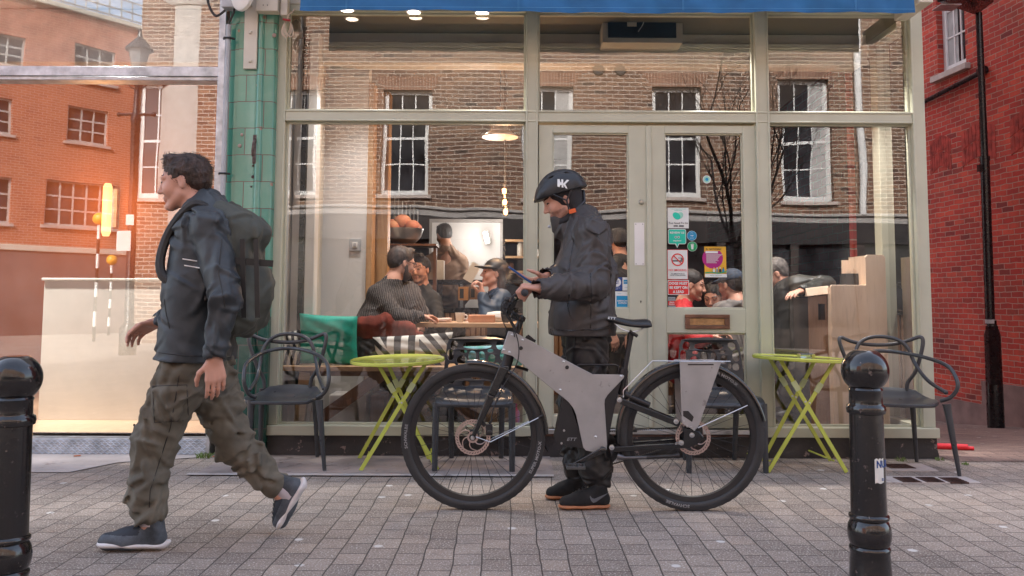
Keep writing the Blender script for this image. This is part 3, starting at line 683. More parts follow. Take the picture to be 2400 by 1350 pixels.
# conduit, junction box
mb = MB(); q = [U(541, 20, 5.63), U(535, 55, 5.63), U(533, 80, 5.64), U(528, 250, 5.64), U(521, 480, 5.64)]
mb.tube([U(550, 10, 5.6), U(548, 30, 5.61), U(537, 52, 5.63), U(536, 64, 5.64)], .008, 8, m=1); mb.tube([U(536, 58, 5.64), U(521, 482, 5.64)], .017, 12)
for py in (90, 407): c = U(535-(py-58)*.036, py, 5.64); mb.tube([c+Vector((-.03, .01, 0)), c+Vector((-.02, -.015, 0)), c+Vector((.02, -.015, 0)), c+Vector((.045, .01, 0))], .008, 6, m=1)
mb.build('conduit', [GREYP, CHAR], tp)
wl_ = thing('junction_box', 'grey junction box with a round white dish at the top of the tiled pillar', 'box', (UX(545, 5.6, 10), 5.6, UZ(18, 5.6, 545)))
mb = MB(); mb.box(UX(522, 5.6, 10), UX(556, 5.6, 10), 5.57, 5.66, UZ(20, 5.6, 545), 3.2); mb.build('box', GREYP, wl_, bevel=.006)
c = U(566, -16, 5.5); mb = MB(); vs = []
rot = Matrix.Rotation(R(-35), 3, 'Z'); prf = [(0, .03), (.08, .02), (.11, 0), (.115, -.02)]
n = 30; vs = []; 
for r_, h_ in prf:
    for j in range(n):
        a = 2*math.pi*j/n; vs.append(c+rot @ Vector((r_*math.cos(a), -h_, r_*1.05*math.sin(a))))
mb.add(vs, [(i*n+j, i*n+(j+1) % n, (i+1)*n+(j+1) % n, (i+1)*n+j) for i in range(3) for j in range(n)]); mb.add([vs[j] for j in range(n*3, n*4)], [tuple(range(n))], 1)
mb.build('dish', [WHITE, mat('dish_rim', (.5, .36, .28), .5)], wl_)
mb = MB(); mb.tube(spline([U(482, -20, 5.6), U(492, 18, 5.6), U(507, 37, 5.6), U(528, 24, 5.6)], 6), .009, 6); mb.build('cable', CHAR, wl_)
mb = MB()
q = U(597, 350, 5.655); mb.box(q.x-.012, q.x+.012, 5.648, 5.668, q.z-.10, q.z+.10); mb.tube(spline([(q.x, 5.648, q.z+.06), (q.x+.004, 5.615, q.z+.04), (q.x, 5.61, q.z-.02), (q.x-.004, 5.63, q.z-.05)], 4), .009, 7)
for dz in (.075, -.08): mb.lathe([(0, -.006), (.008, -.005), (.009, 0)], (q.x, 5.648, q.z+dz), 10, 'y')
mb.build('iron_hook', mat('rusty_iron', (.06, .035, .03), .7, .3, col2=(.16, .12, .11), vs=40, bump=.5), tp)
for px, py, r_ in ((566, 315, .010), (561, 341, .012), (605, 199, .013), (592, 414, .011), (592, 388, .007), (588, 437, .006), (642, 82, .014)):
    q = U(px, py, 5.66); mb = MB(); mb.lathe([(0, -.002), (r_*.5, -.004), (r_, -.001), (r_*1.1, .004)], (q.x, 5.664, q.z), 9, 'y'); mb.build('tile_chip', MATS['rusty_iron'] if py > 380 else mat('chip_pale_%d' % px, (.42, .30, .26), .9), tp)
q = U(693, 100, 5.95); mb = MB(); mb.plate(ell(q.x, q.z, .055, .175, 0, 30, 1) if 'ell' in globals() else [(q.x+.055*math.cos(t), q.z+.175*math.sin(t)) for t in np.linspace(0, 2*math.pi, 31)[:-1]], [], lambda x, y, t: (x, 5.95+t, y), 0, .01)
mb.tube([(q.x, 5.955, q.z+.17), (q.x, 5.955, 3.09)], .003, 5); mb.build('oval_sign', mat('sign_grey', (.42, .40, .38), .5), label='grey oval hanging sign at the upper left corner of the cafe window', cat='sign')
mb = MB()
q = U(673, 48, 5.62)
for k in range(4):
    a = R(-14+k*9); l = .115-.012*(k % 2); pts = [q+Vector((math.sin(t)*.028*math.cos(a)+math.sin(a)*-(1-math.cos(t))*l/2, .006*k, -(1-math.cos(t))*l/2)) for t in np.linspace(0, 2*math.pi, 18)]
    mb.tube(pts, .0035, 5)
mb.tube(spline([q, q+Vector((.01, 0, .04)), q+Vector((.035, 0, .06)), q+Vector((.05, 0, .085))], 5), .004, 5); mb.tube([q+Vector((-.025, -.01, .005)), q+Vector((.025, -.01, -.003))], .008, 6, m=1)
mb.build('cable_coil', [mat('cable_cream', (.6, .48, .38), .5), mat('tie_red', (.35, .02, .02), .5)], label='small looped cream cable tied in red, hanging at the top left of the cafe window', cat='cable')
# ================================================================== CAFE
cf = thing('cafe', 'cafe with sage green timber shopfront, double doors and blue awning', 'cafe', (.6, YF, 0))
xL0, xL1 = UX(632, YF, 665), UX(658, YF, 665)
xM0, xM1 = UX(1231, YF, 665), UX(1260, YF, 665)
xN0, xN1 = UX(1779, YF, 665), UX(1811, YF, 665)
xR0, xR1 = UX(2152, YF, 665), UX(2182, YF, 665)
zT0, zT1 = UZ(286, YF, 1400), UZ(260, YF, 1400)
zS0, zS1 = UZ(1022, YF, 1400), UZ(999, YF, 1400)
ZTOP = 3.14; ZDB = UZ(1006, YF, 1500); zDT = UZ(291, YF, 1500)
yb = YG+.05
mb = MB()
mb.box(xL0, xL1, YF, yb, zS1, ZTOP); mb.box(xM0, xM1, YF, yb, zS1, ZTOP); mb.box(xN0, xN1, YF, yb, zS1, ZTOP); mb.box(xR0, xR1, YF, yb, zS1, ZTOP)
mb.box(xL0-.02, xL0, YF+.03, yb, zS1, ZTOP)
for a, b in ((xL1, xM0), (xM1, xN0), (xN1, xR0)): mb.box(a, b, YF+.003, yb, zT0, zT1); mb.box(a, b, YF+.004, yb, ZTOP-.05, ZTOP)
# thin raised fillets on posts
for x in (xM0, xM1-.012, xN0, xN1-.012, xR0, xL1-.012): mb.box(x, x+.012, YF-.008, YF, zS1, ZTOP)
for z in (zT0, zT1-.012): mb.box(xL1, xR0, YF-.004, YF+.003, z, z+.012)
mb.build('frame', SAGE, cf, bevel=.003)
mb = MB()
mb.box(xL0-.02, xM1, YF-.035, yb, zS0, zS1); mb.build('sill', SAGE, cf, bevel=.004); mb = MB(); mb.box(xN0, xR1+.01, YF-.035, yb, zS0, zS1)
mb.build('sill', SAGE, cf, bevel=.004)
mb = MB()
n = 60
def rough_plinth(x0, x1):
    k = max(4, int((x1-x0)/.05)); vs = []; rnd = random.Random(3)
    for j, z in enumerate((-.05, .03, .06, zS0-.012, zS0)):
        for i in range(k+1): vs.append((x0+(x1-x0)*i/k, YF-.012+rnd.uniform(-.008, .006)+(-.01 if j < 2 else 0), z))
    mb.add(vs, [(j*(k+1)+i, j*(k+1)+i+1, (j+1)*(k+1)+i+1, (j+1)*(k+1)+i) for j in range(4) for i in range(k)])
rough_plinth(xL0-.01, xR1); mb.quad((xR1, YF, -.6), (xR1, 9, -.6), (xR1, 9, zS0), (xR1, YF, zS0)); mb.build('plinth', GRIME, cf)
def beads(mb, a, b, c, d, w=.014, y0=YG-.022, y1=YG-.004):
    mb.box(a, a+w, y0, y1, c, d); mb.box(b-w, b, y0, y1, c, d); mb.box(a+w, b-w, y0, y1, c, c+w); mb.box(a+w, b-w, y0, y1, d-w, d)
panes = [(xL1, xM0, zS1, zT0, 0), (xL1, xM0, zT1, ZTOP-.05, 1), (xM1, xN0, zT1, ZTOP-.05, 2), (xN1, xR0, zT1, ZTOP-.05, 3), (xN1, xR0, zS1, zT0, 4)]
mb = MB()
for a, b, c, d, i in panes: beads(mb, a, b, c, d)
mb.build('glazing_bead', SAGE, cf, bevel=.002)
def tilt_quad(a, b, c, d, y, tx=0, tz=0):
    "sheet of old glass set very slightly out of true"
    return [(a, y-tx-tz, c), (b, y+tx-tz, c), (b, y+tx+tz, d), (a, y-tx+tz, d)]
tl = {0: (.0015, -.003), 1: (0, .002), 2: (.001, .001), 3: (0, -.001), 4: (-.001, .002)}
for a, b, c, d, i in panes:
    mb = MB(); q = tilt_quad(a, b, c, d, YG, *tl[i]); mb.add(q, [(0, 1, 2, 3)])
    mb.build('window_pane', glass('pane_glass_%d' % i, (.13, .16, .17, .16, .14)[i], seed=i, wav=(.0026, .0010, .0010, .0010, .0022)[i]), cf, smooth=False)
# doors
YD = YF+.02
def door(x0, x1, gx0, gx1, label):
    d = MB(); zb = ZDB+.004; gl = [(UZ(723, YD, 1500), UZ(312, YD, 1500)), (UZ(975, YD, 1500), UZ(780, YD, 1500))]
    y0, y1 = YD, YD+.045
    d.box(x0, gx0, y0, y1, zb, zDT-.003); d.box(gx1, x1, y0, y1, zb, zDT-.003)
    d.box(gx0, gx1, y0, y1, gl[0][1], zDT-.003); d.box(gx0, gx1, y0, y1, gl[1][1], gl[0][0]); d.box(gx0, gx1, y0, y1, zb, gl[1][0])
    o = d.build('door', SAGE, cf, label=label, bevel=.003)
    b = MB()
    for z0, z1 in gl:
        beads(b, gx0, gx1, z0, z1, .010, YD+.012, YD+.026)
    b.build('glazing_bead', SAGE, o, bevel=.002)
    for k, (z0, z1) in enumerate(gl):
        b = MB(); b.add(tilt_quad(gx0, gx1, z0, z1, YD+.03, .0006*(1 if x0 < 1 else -1.5), .0015*(k-.5)), [(0, 1, 2, 3)])
        b.build('door_pane', glass('door_glass_%d_%d' % (int(x0*10), k), .13, seed=x0*7+k, wav=.0018, tint=(.95, .95, .95)), o, smooth=False)
    return o
dX = [UX(v, YD, 665) for v in (1262, 1295, 1475, 1518, 1520.5, 1561, 1746, 1778)]
dl = door(dX[0], dX[3], dX[1], dX[2], 'left leaf of the double door'); dr = door(dX[4], dX[7], dX[5], dX[6], 'right leaf of the double door')
mb = MB(); mb.box(dX[3]-.004, dX[4]+.02, YD-.012, YD, ZDB+.01, zDT-.01); mb.build('cover_strip', SAGE, dl, bevel=.003)
mb = MB(); mb.box(xM1, xN0, YF-.02, YF+.08, ZDB-.032, ZDB); mb.build('threshold', STEEL, cf, bevel=.003)
mb = MB(); mb.box(xM1, xN0, YF+.0, YF+.1, 0, ZDB-.032); mb.build('door_step', mat('step_brick', (.20, .11, .09), .8, var=.3, vs=10, bump=.5), cf)
def rect(px0, py0, px1, py1, Y): 
    a = U(px0, (py0+py1)/2, Y); b = U(px1, (py0+py1)/2, Y); c = U((px0+px1)/2, py0, Y); d = U((px0+px1)/2, py1, Y); return a.x, b.x, d.z, c.z
a, b, c, d = rect(1487, 522, 1510, 622, YD); mb = MB(); mb.box(a, b, YD-.003, YD, c, d)
for x in (a+.01, b-.01):
    for z in (c+.01, d-.01): mb.lathe([(0, -.0045), (.003, -.004), (.0035, -.003)], (x, YD, z), 8, 'y', 1)
mb.build('push_plate', [WHITE, CHAR], dl, bevel=.0008)
q = U(1503, 474, YD); mb = MB(); mb.lathe([(0, -.022), (.012, -.02), (.016, -.01), (.016, -.004), (.02, 0)], (q.x, YD, q.z), 20, 'y'); mb.build('lock', mat('lock_metal', (.42, .40, .34), .35, .6), dl)
q = U(1502, 706, YD); mb = MB(); mb.lathe([(0, -.001), (.005, -.001)], (q.x, YD, q.z), 10, 'y'); mb.box(q.x-.0025, q.x+.0025, YD-.001, YD-.0004, q.z-.013, q.z); mb.build('keyhole', CHAR, dl)
a, b, c, d = rect(1605, 737, 1710, 771, YD); mb = MB(); fwid = .035
mb.box(a, b, YD-.012, YD, c, c+.025); mb.box(a, b, YD-.012, YD, d-.025, d); mb.box(a, a+fwid, YD-.0118, YD, c+.025, d-.025); mb.box(b-fwid, b, YD-.0118, YD, c+.025, d-.025)
lb = mb.build('letterbox', mat('copper_paint', (.22, .11, .07), .4, .5, var=.2), dr, bevel=.003)
mb = MB(); mb.box(a+fwid, b-fwid, YD-.004, YD, c+.027, d-.027); mb.build('flap', mat('brass', (.45, .26, .12), .4, .6, var=.2, vs=30), dr, bevel=.001) if False else mb.build('letterbox_flap', mat('brass', (.45, .26, .12), .4, .6, var=.2, vs=30), dr, bevel=.001)

# ---- stickers and notices on the door glass
SW = mat('st_white', (.74, .76, .74), .5, var=.02); STQ = mat('st_turquoise', (.01, .56, .40), .5, var=.02); SRD = mat('st_red', (.72, .03, .03), .5, var=.03)
SBK = mat('st_black', (.02, .02, .025), .5); SBL = mat('st_blue', (.005, .26, .50), .5, var=.03); SGN = mat('st_green', (.01, .36, .13), .5); SDB = mat('st_navy', (.01, .06, .25), .5)
SMG = mat('st_magenta', (.42, .01, .20), .5); SYE = mat('st_yellow', (.78, .42, .03), .5); SGR = mat('st_grey', (.32, .35, .37), .5); SLT = mat('st_mint', (.30, .62, .50), .5)
STM = [SW, STQ, SRD, SBK, SBL, SGN, SDB, SMG, SYE, SGR, SLT]
yS = YD+.027
class Stick:
    def __init__(s, px0, py0, px1, py1): s.a, s.b, s.c, s.d = rect(px0, py0, px1, py1, yS); s.mb = MB(); s.k = 0; s.cx = (s.a+s.b)/2; s.cz = (s.c+s.d)/2
    def P(s, u, v, t=0): return (s.a+(s.b-s.a)*u, yS-.0006*s.k-t, s.c+(s.d-s.c)*v)
    def poly(s, pts, m): s.k += 1; s.mb.add([s.P(u, v) for u, v in pts], [tuple(range(len(pts)))], m); return s
    def rect(s, u0, v0, u1, v1, m): return s.poly([(u0, v0), (u1, v0), (u1, v1), (u0, v1)], m)
    def disc(s, u, v, r, m, ry=None, rot=0, n=24):
        w_, h_ = s.b-s.a, s.d-s.c; ry = ry or r; pts = []
        for i in range(n):
            t = 2*math.pi*i/n; x, z = r*math.cos(t), ry*math.sin(t); pts.append((u+(x*math.cos(rot)-z*math.sin(rot))/w_, v+(x*math.sin(rot)+z*math.cos(rot))/h_))
        return s.poly(pts, m)
    def ring(s, u, v, r0, r1, m, n=28):
        s.k += 1; w_, h_ = s.b-s.a, s.d-s.c; vs = [s.P(u+r*math.cos(2*math.pi*i/n)/w_, v+r*math.sin(2*math.pi*i/n)/h_) for r in (r0, r1) for i in range(n)]
        s.mb.add(vs, [(i, (i+1) % n, n+(i+1) % n, n+i) for i in range(n)], m); return s
    def text(s, t, u, v, size, m, bold=0, sx=1, align='CENTER'):
        s.k += 1; o = s.P(u, v); s.mb.text(t, size, lambda x, y, z: (o[0]+x, o[1], o[2]+y), m, align, bold, 0, sx); return s
    def done(s, par, label): return s.mb.build('sticker', STM, par, label=label, smooth=False, uvs='none')
s = Stick(1565, 487, 1614, 535); s.rect(0, 0, 1, 1, 0).text('THE EXTRAORDINARY\nCAMPAIGN', .5, .9, .010, 1, sx=1.1).disc(.58, .62, .026, 10, .021, .8).disc(.42, .60, .030, 1, .022, -.7)
s.text('Too Good To Go', .5, .25, .0185, 3, .0003).rect(.27, .08, .47, .14, 3).rect(.53, .08, .76, .14, 3).done(dr, 'white square sticker with overlapping green leaf shapes')
s = Stick(1566, 537, 1608, 581); w_, h_ = s.b-s.a, s.d-s.c
def rrect(u0, v0, u1, v1, r, s_): 
    pts = []; rw, rh = r/(s_.b-s_.a), r/(s_.d-s_.c)
    for cx_, cz_, a0 in ((u1-rw, v1-rh, 0), (u0+rw, v1-rh, 90), (u0+rw, v0+rh, 180), (u1-rw, v0+rh, 270)):
        for i in range(6): t = R(a0+i*18); pts.append((cx_+rw*math.cos(t), cz_+rh*math.sin(t)))
    return pts
s.poly(rrect(0, .2, 1, 1, .012, s), 0).poly([(.38, .21), (.5, 0), (.62, .21)], 0).poly(rrect(.03, .23, .97, .97, .010, s), 1).poly([(.42, .24), (.5, .05), (.58, .24)], 1)
s.text('REVIEW US', .5, .80, .0205, 0, .0006).ring(.42, .57, .005, .008, 0).ring(.58, .57, .005, .008, 0).disc(.42, .57, .004, 3).disc(.58, .57, .004, 3).text('tripadvisor', .5, .38, .013, 0, .0003).done(dr, 'turquoise speech bubble sticker reading REVIEW US')
s = Stick(1610, 541, 1633, 564); r_ = (s.b-s.a)/2; s.disc(.5, .5, r_, 0).disc(.5, .5, r_*.95, 4).text('REFILL', .5, .78, .007, 0).text('TAP', .5, .5, .012, 0, .0004).text('WATER', .5, .25, .008, 0).done(dr, 'round blue sticker with a white tap')
s = Stick(1611, 566, 1634, 589); s.disc(.5, .5, r_, 0).disc(.5, .5, r_*.95, 5).text('CUPS', .5, .82, .007, 0).poly([(.36, .65), (.40, .2), (.60, .2), (.64, .65)], 0).rect(.34, .66, .66, .72, 0).done(dr, 'round green sticker with a white cup')
s = Stick(1564, 585, 1612, 655); s.rect(0, 0, 1, 1, 2).rect(.02, .015, .98, .985, 0).rect(.25, .60, .78, .64, 3).disc(.62, .72, .012, 3, .006).disc(.62, .72, .009, 0, .004).disc(.72, .68, .010, 3, .005)
s.ring(.5, .66, .036, .044, 2); s.k += 1
wv, hv = s.b-s.a, s.d-s.c; t = R(-45); dx, dz = .038*math.cos(t), .038*math.sin(t); nx, nz = .0035*math.sin(-t), .0035*math.cos(t)
s.poly([(.5+(x)/wv, .66+(z)/hv) for x, z in ((-dx-nx, -dz-nz), (dx-nx, dz-nz), (dx+nx, dz+nz), (-dx+nx, -dz+nz))], 2)
s.text('NO SMOKING.', .5, .31, .0195, 2, .0003).text('It is against the law to\nsmoke in these premises', .5, .17, .0105, 3, .0003).done(dr, 'white NO SMOKING notice with a red prohibition ring')
s = Stick(1565, 657, 1615, 691); s.rect(0, 0, 1, 1, 0).rect(.03, .04, .97, .96, 2)
for k, t in enumerate(('DOGS MUST', 'BE KEPT ON', 'A LEAD')): s.text(t, .5, .78-.29*k, .0245, 0, .0011, .93)
s.done(dr, 'red notice reading DOGS MUST BE KEPT ON A LEAD')
s = Stick(1566, 696, 1583, 724); s.rect(0, .68, 1, 1, 9).rect(0, 0, 1, .28, 9).rect(0, .30, 1, .66, 2).text('Alarm', .5, .56, .014, 0, .0004).text('Monitor', .5, .40, .012, 0, .0004).text('SECURITY', .5, .84, .009, 3).text('24 HOUR', .5, .14, .009, 3).done(dr, 'small grey and red alarm sticker')
s = Stick(1651, 578, 1702, 650); s.rect(0, 0, 1, 1, 8).disc(.38, .62, .072, 7).rect(.05, .86, .80, .97, 8).text('EU NATIONALS', .42, .915, .0155, 3, .0005).rect(.05, .78, .62, .85, 0)
for k in range(9): s.rect(.08, .735-.034*k, (.82, .78, .7, .66, .62, .6, .64, .5, .56)[k], .748-.034*k, 0)
for k in range(4): s.disc(.42+.14*k, .22, .008, (0, 9, 3, 4)[k], .014).disc(.42+.14*k, .30, .004, (8, 0, 0, 3)[k], .005)
s.poly([(0, .12), (.3, .15), (.6, .11), (1, .17), (1, .2), (.6, .15), (.3, .18), (0, .16)], 5).rect(0, 0, 1, .11, 0).text('Help line   here to advise', .5, .055, .008, 3).done(dr, 'magenta and yellow poster headed EU NATIONALS')
s = Stick(1647, 411, 1666, 430); r_ = (s.b-s.a)/2; s.disc(.5, .5, r_, 0).disc(.5, .5, r_*.8, 10).disc(.5, .5, r_*.4, 4).done(dr, 'small round pale blue sticker')
s = Stick(1433, 650, 1458, 681); s.rect(0, 0, 1, 1, 6).disc(.5, .62, .030, 0).text('EASY\nPAY', .5, .62, .014, 6, .0008).text('cards welcome\nhere', .5, .16, .008, 0).done(dl, 'navy blue sticker with a white roundel')
s = Stick(1459, 650, 1475, 681); s.rect(0, 0, 1, 1, 0).rect(.15, .5, .85, .82, 4).text('AMEX', .5, .66, .010, 0).text('cards', .5, .25, .009, 4).done(dl, 'narrow white and blue card sticker')
s = Stick(1442, 683, 1475, 726); s.rect(0, 0, 1, 1, 0).rect(.08, .05, .92, .76, 4).text('We take', .3, .88, .008, 4).text('AMERICAN\nEXPRESS', .52, .42, .0155, 0, .0003).done(dl, 'larger pale blue card payment sticker with a solid blue square')
# mirror-image lettering on the right pane (printed for reading from the alley)
mb = MB()
for t, py, sz in (('RETAIL UNIT', 662, .050), ('TO LET', 690, .10), ('ALL ENQ', 712, .035), ('7404', 770, .05)):
    q = U(2138, py, 6.0); mb.text(t, sz, lambda x, y, z: (xR1-.045-.002, 5.93+x+.01, q.z+y), 0, 'LEFT', .0006)

# ---- awning: blue fabric valance and its roller box
yA = 5.36; mb = MB(); x0, x1 = UX(703, yA, 0), UX(2143, yA, 0); n = 150
vs = []; rows = 7
for j in range(rows+1):
    for i in range(n+1):
        u = i/n; x = x0+(x1-x0)*u; zb_ = UZ(27, yA, 1200)+.006*math.sin(u*9)-(.0)
        z = zb_+(.34)*j/rows; y = yA+.010*math.sin(u*47+j*.35)*(1-j/rows)+.006*math.sin(u*131+j)*(1-j/rows)+.004*math.sin(j*2.1+u*23); vs.append((x, y, z))
fs = [(j*(n+1)+i, j*(n+1)+i+1, (j+1)*(n+1)+i+1, (j+1)*(n+1)+i) for j in range(rows) for i in range(n)]
aw = thing('awning_dummy', None, None) if False else None
BLUE = mat('awning_blue', (.016, .125, .31), .75, var=.12, vs=5, bump=.25, bs=300)
mb.add(vs, fs)
va = mb.build('valance', BLUE, cf, ang=180)
mb = MB()
for px in (813, 1215, 1600, 2003):
    x = UX(px, yA, 10); mb.box(x-.004, x-.003, yA-.018, yA-.016, UZ(26, yA, px), UZ(-60, yA, px)); mb.box(x+.003, x+.004, yA-.018, yA-.016, UZ(26, yA, px), UZ(-60, yA, px))
zb_ = UZ(27, yA, 1200); mb.box(x0, x1, yA-.0175, yA-.0165, zb_+.022, zb_+.0235); mb.build('seam', mat('stitch', (.12, .35, .62), .7), va)
mb = MB(); mb.box(x0-.02, x1+.05, yA+.03, 5.72, zb_+.34, zb_+.46); mb.quad((x0, yA+.02, zb_+.34), (x1, yA+.02, zb_+.34), (x1, YF, zb_+.40), (x0, YF, zb_+.40)); mb.build('awning_cassette', CREAM, cf)
a = U(2147, 8, 5.4); mb = MB(); mb.box(a.x, a.x+.09, 5.35, 5.72, a.z-.01, a.z+.08); mb.lathe([(.02, -.01), (.02, 0)], (a.x+.04, 5.35, a.z+.03), 12, 'y', 1); mb.build('awning_bracket', [CREAM, CHAR], cf, bevel=.004)
mb = MB(); mb.box(xL0-.1, xR1, YF, 6.0, ZTOP, 3.9); mb.box(xL0-.1, xR1, YF+.06, 13, 3.9, 10.5); mb.build('upper_wall', CREAM, cf)
# ---- cafe room
XI0, XI1 = xL0+.02, xR1-.06; ZF = .12; YBK = 12.0
mb = MB(); mb.quad((XI0, yb-.01, ZF), (XI1, yb-.01, ZF), (XI1, YBK, ZF), (XI0, YBK, ZF)); mb.build('floor', DARKF, cf)
mb = MB(); zce = 3.10; mb.quad((XI0, yb, zce), (XI1, yb, zce), (XI1, YBK, zce), (XI0, YBK, zce)); mb.build('ceiling', mat('ceiling_taupe', (.16, .14, .105), .7, var=.1, vs=1), cf)
mb = MB(); mb.quad((XI0, YBK, ZF), (XI1, YBK, ZF), (XI1, YBK, zce), (XI0, YBK, zce)); mb.quad((XI0, 7.6, ZF), (XI0, YBK, ZF), (XI0, YBK, zce), (XI0, 7.6, zce))
xs0 = 6.95
mb.quad((XI1, xs0, ZF), (XI1, YBK, ZF), (XI1, YBK, zce), (XI1, xs0, zce)); mb.build('inner_wall', DARKW, cf)
mb = MB(); mb.box(XI1, xR1, xs0, YBK, -1.4, ZTOP); mb.build('side_wall', REDB, cf); mb = MB(); mb.box(xL0-.1, xL0+.012, yb, YBK, -1, ZTOP) ; mb.build('side_wall', WHITEW, cf)
# side window towards the alley
mb = MB(); mb.box(XI1-.02, xR1-.003, 6.30, 6.42, zS1, ZTOP); mb.box(XI1-.02, xR1-.003, yb, xs0, zS1-.06, zS1); mb.box(XI1-.02, xR1-.003, yb, 6.3, ZTOP-.1, ZTOP); mb.box(XI1-.02, xR1-.003, 6.42, xs0, ZTOP-.1, ZTOP); mb.box(XI1, xR1-.003, yb, xs0, -.5, zS1-.06)
mb.build('side_frame', SAGE, cf, bevel=.003)
for a, b in ((yb, 6.30), (6.42, xs0)):
    mb = MB(); mb.quad((XI1+.03, a, zS1), (XI1+.03, b, zS1), (XI1+.03, b, ZTOP), (XI1+.03, a, ZTOP)); mb.build('side_pane', glass('side_glass_%d' % int(a*10), .06, seed=a), cf, smooth=False)
mb = MB()
for t, py, sz in (('RETAIL UNIT', 664, .034), ('TO LET', 688, .062), ('ALL ENQUIRIES', 712, .024), ('020 7404', 772, .036)):
    q = U(2135, py, 6.0); mb.text(t, sz, lambda x, y, z: (XI1+.036, 5.90+x, q.z+y), 0, 'LEFT', .0004)
q = U(2135, 740, 6.0); hx = [(6.05+.05*math.sin(t), q.z+.05*math.cos(t)) for t in np.linspace(0, 2*math.pi, 7)[:-1]]; mb.add([(XI1+.036, y, z) for y, z in hx], [(0, 1, 2, 3, 4, 5)], 1)
mb.build('window_lettering', [WHITE, mat('hexagon_red', (.4, .08, .06), .5)], cf, smooth=False)
# bulkhead beam with mouldings
yB = 6.25; zb0_, zb1_ = UZ(150, yB, 1200), UZ(60, yB, 1200)
xbA, xbB = UX(728, yB, 100), UX(2030, yB, 100)
mb = MB(); mb.box(xbA, xbB, yB, yB+.25, zb0_+.02, zce-.002); mb.box(xbA, xbB, yB-.04, yB, UZ(108, yB, 1200)-.02, UZ(108, yB, 1200)+.015); mb.box(xbA, xbB, yB-.025, yB, zb0_+.0, zb0_+.035); mb.box(xbA, xbB, yB-.012, yB, zb0_+.035, UZ(108, yB, 1200)-.02)
mb.box(xbA, UX(752, yB, 100)+.0, yB+.01, yB+.2, ZF, zb0_+.02); mb.build('bulkhead', CREAM, cf, bevel=.004)
# partition, white column and pipe at the left
yP = 6.55; mb = MB(); mb.box(UX(732, yP), UX(856, yP), yP, yP+.12, ZF, zb0_+.2); mb.box(XI0, UX(700, 6.2), 6.2, 6.4, ZF, 3.05); mb.build('partition', WHITEW, cf, bevel=.004)
mb = MB(); mb.box(UX(712, 6.1), UX(734, 6.1), 6.1, 6.22, ZF, 3.05); mb.build('column', WHITE, cf, bevel=.006)
mb = MB(); mb.box(UX(696, 6.15), UX(708, 6.15), 6.16, 6.19, ZF, 3.05); mb.build('black_post', BLK, cf)
mb = MB(); mb.box(UX(857, yP), UX(870, yP), yP-.02, yP+.14, ZF, 2.78); mb.box(UX(876, yP+.3), UX(908, yP+.3), yP+.25, yP+.4, ZF, 2.78); mb.build('wood_jamb', wood('jamb_wood', (.50, .30, .15), (.34, .18, .085), 2), cf, bevel=.003)
a, b, c, d = rect(819, 560, 846, 588, yP-.01); mb = MB(); mb.box(a, b, yP-.02, yP, c, d); mb.box(a+.025, b-.025, yP-.026, yP-.02, c+.025, d-.025, 1); mb.box(a+.034, b-.034, yP-.030, yP-.026, c+.034, d-.034, 0); mb.build('socket', [GREYP, WHITE], cf, bevel=.002)
# white back room, counter
yK = 9.6; mb = MB(); a, b, c, d = rect(1012, 522, 1172, 720, yK); mb.box(a, b, yK, yK+.02, ZF, d); mb.box(a-.03, a, yK-.03, yK, ZF, d+.04, 1); mb.box(b, b+.03, yK-.03, yK, ZF, d+.04, 1); mb.box(a, b, yK-.03, yK, d, d+.04, 1); mb.build('back_room_wall', [WHITEW, mat('trim_grey', (.35, .32, .3), .6)], cf)
# ================================================================== INSIDE THE CAFE
def lamp_pt(name, loc, e, col, r=.04):
    l = bpy.data.lights.new(name, 'POINT'); l.energy = e; l.color = col; l.shadow_soft_size = r
    o = bpy.data.objects.new(name, l); COL.objects.link(o); o.location = loc
# fluorescent tube
q0, q1 = U(1137, 546, 9.4), U(1143, 568, 9.4); mb = MB(); mb.beam(q0, q1, .035, .035)
ft = thing('fluorescent_light', 'short bright fluorescent light on the white back room wall', 'light', tuple(q0)); mb.build('tube', emat('tube_glow', (1, 1, 1), 6), ft)
mb = MB(); mb.beam(q0+Vector((0, .03, .02)), q1+Vector((0, .03, -.01)), .05, .03); mb.build('housing', WHITE, ft); lamp_pt('tube_light', tuple(q0+Vector((0, -.25, -.05))), 3.5, (1, .97, .92), .1)
# counter with slatted front, dark top
yC = 8.4; ca, cb = UX(960, yC, 700), UX(1226, yC, 700); zc1 = UZ(656, yC, 1100)
kc = thing('service_counter', 'long cafe counter with slatted wood front and black top', 'counter', ((ca+cb)/2, yC+.3, ZF))
mb = MB(); mb.box(ca, cb+2.2, yC, yC+.6, ZF, zc1-.32); mb.build('body', OAKD, kc)
mb = MB(); x = ca
while x < cb+2.2: mb.box(x, x+.035, yC-.02, yC, ZF+.08, zc1-.33); x += .052
mb.build('slat_front', wood('slat_wood', (.40, .26, .17), (.30, .18, .11), 2), kc, bevel=.003)
mb = MB(); mb.box(ca, cb+2.2, yC-.05, yC+.62, zc1-.04, zc1); mb.box(ca, cb+2.2, yC-.03, yC+.02, zc1-.33, zc1-.28); mb.build('top', BLK, kc, bevel=.004)
mb = MB()
for k in range(6): x = ca+.05+k*(cb-ca)/5.2; mb.box(x, x+.02, yC-.02, yC+.5, zc1-.29, zc1-.04)
mb.build('shelf_divider', BLK, kc)
def crate(px0, py0, px1, py1, Y, lab, m, label_art=True):
    a, b, c, d = rect(px0, py0, px1, py1, Y); mb = MB(); mb.box(a, b, Y, Y+.2, c, d)
    mb.box((a*2+b)/3-.02, (a*2+b)/3+.02, Y-.003, Y, c+.02, d-.02, 1); mb.build('crate', [m, CHAR], label=lab, cat='crate', bevel=.004)
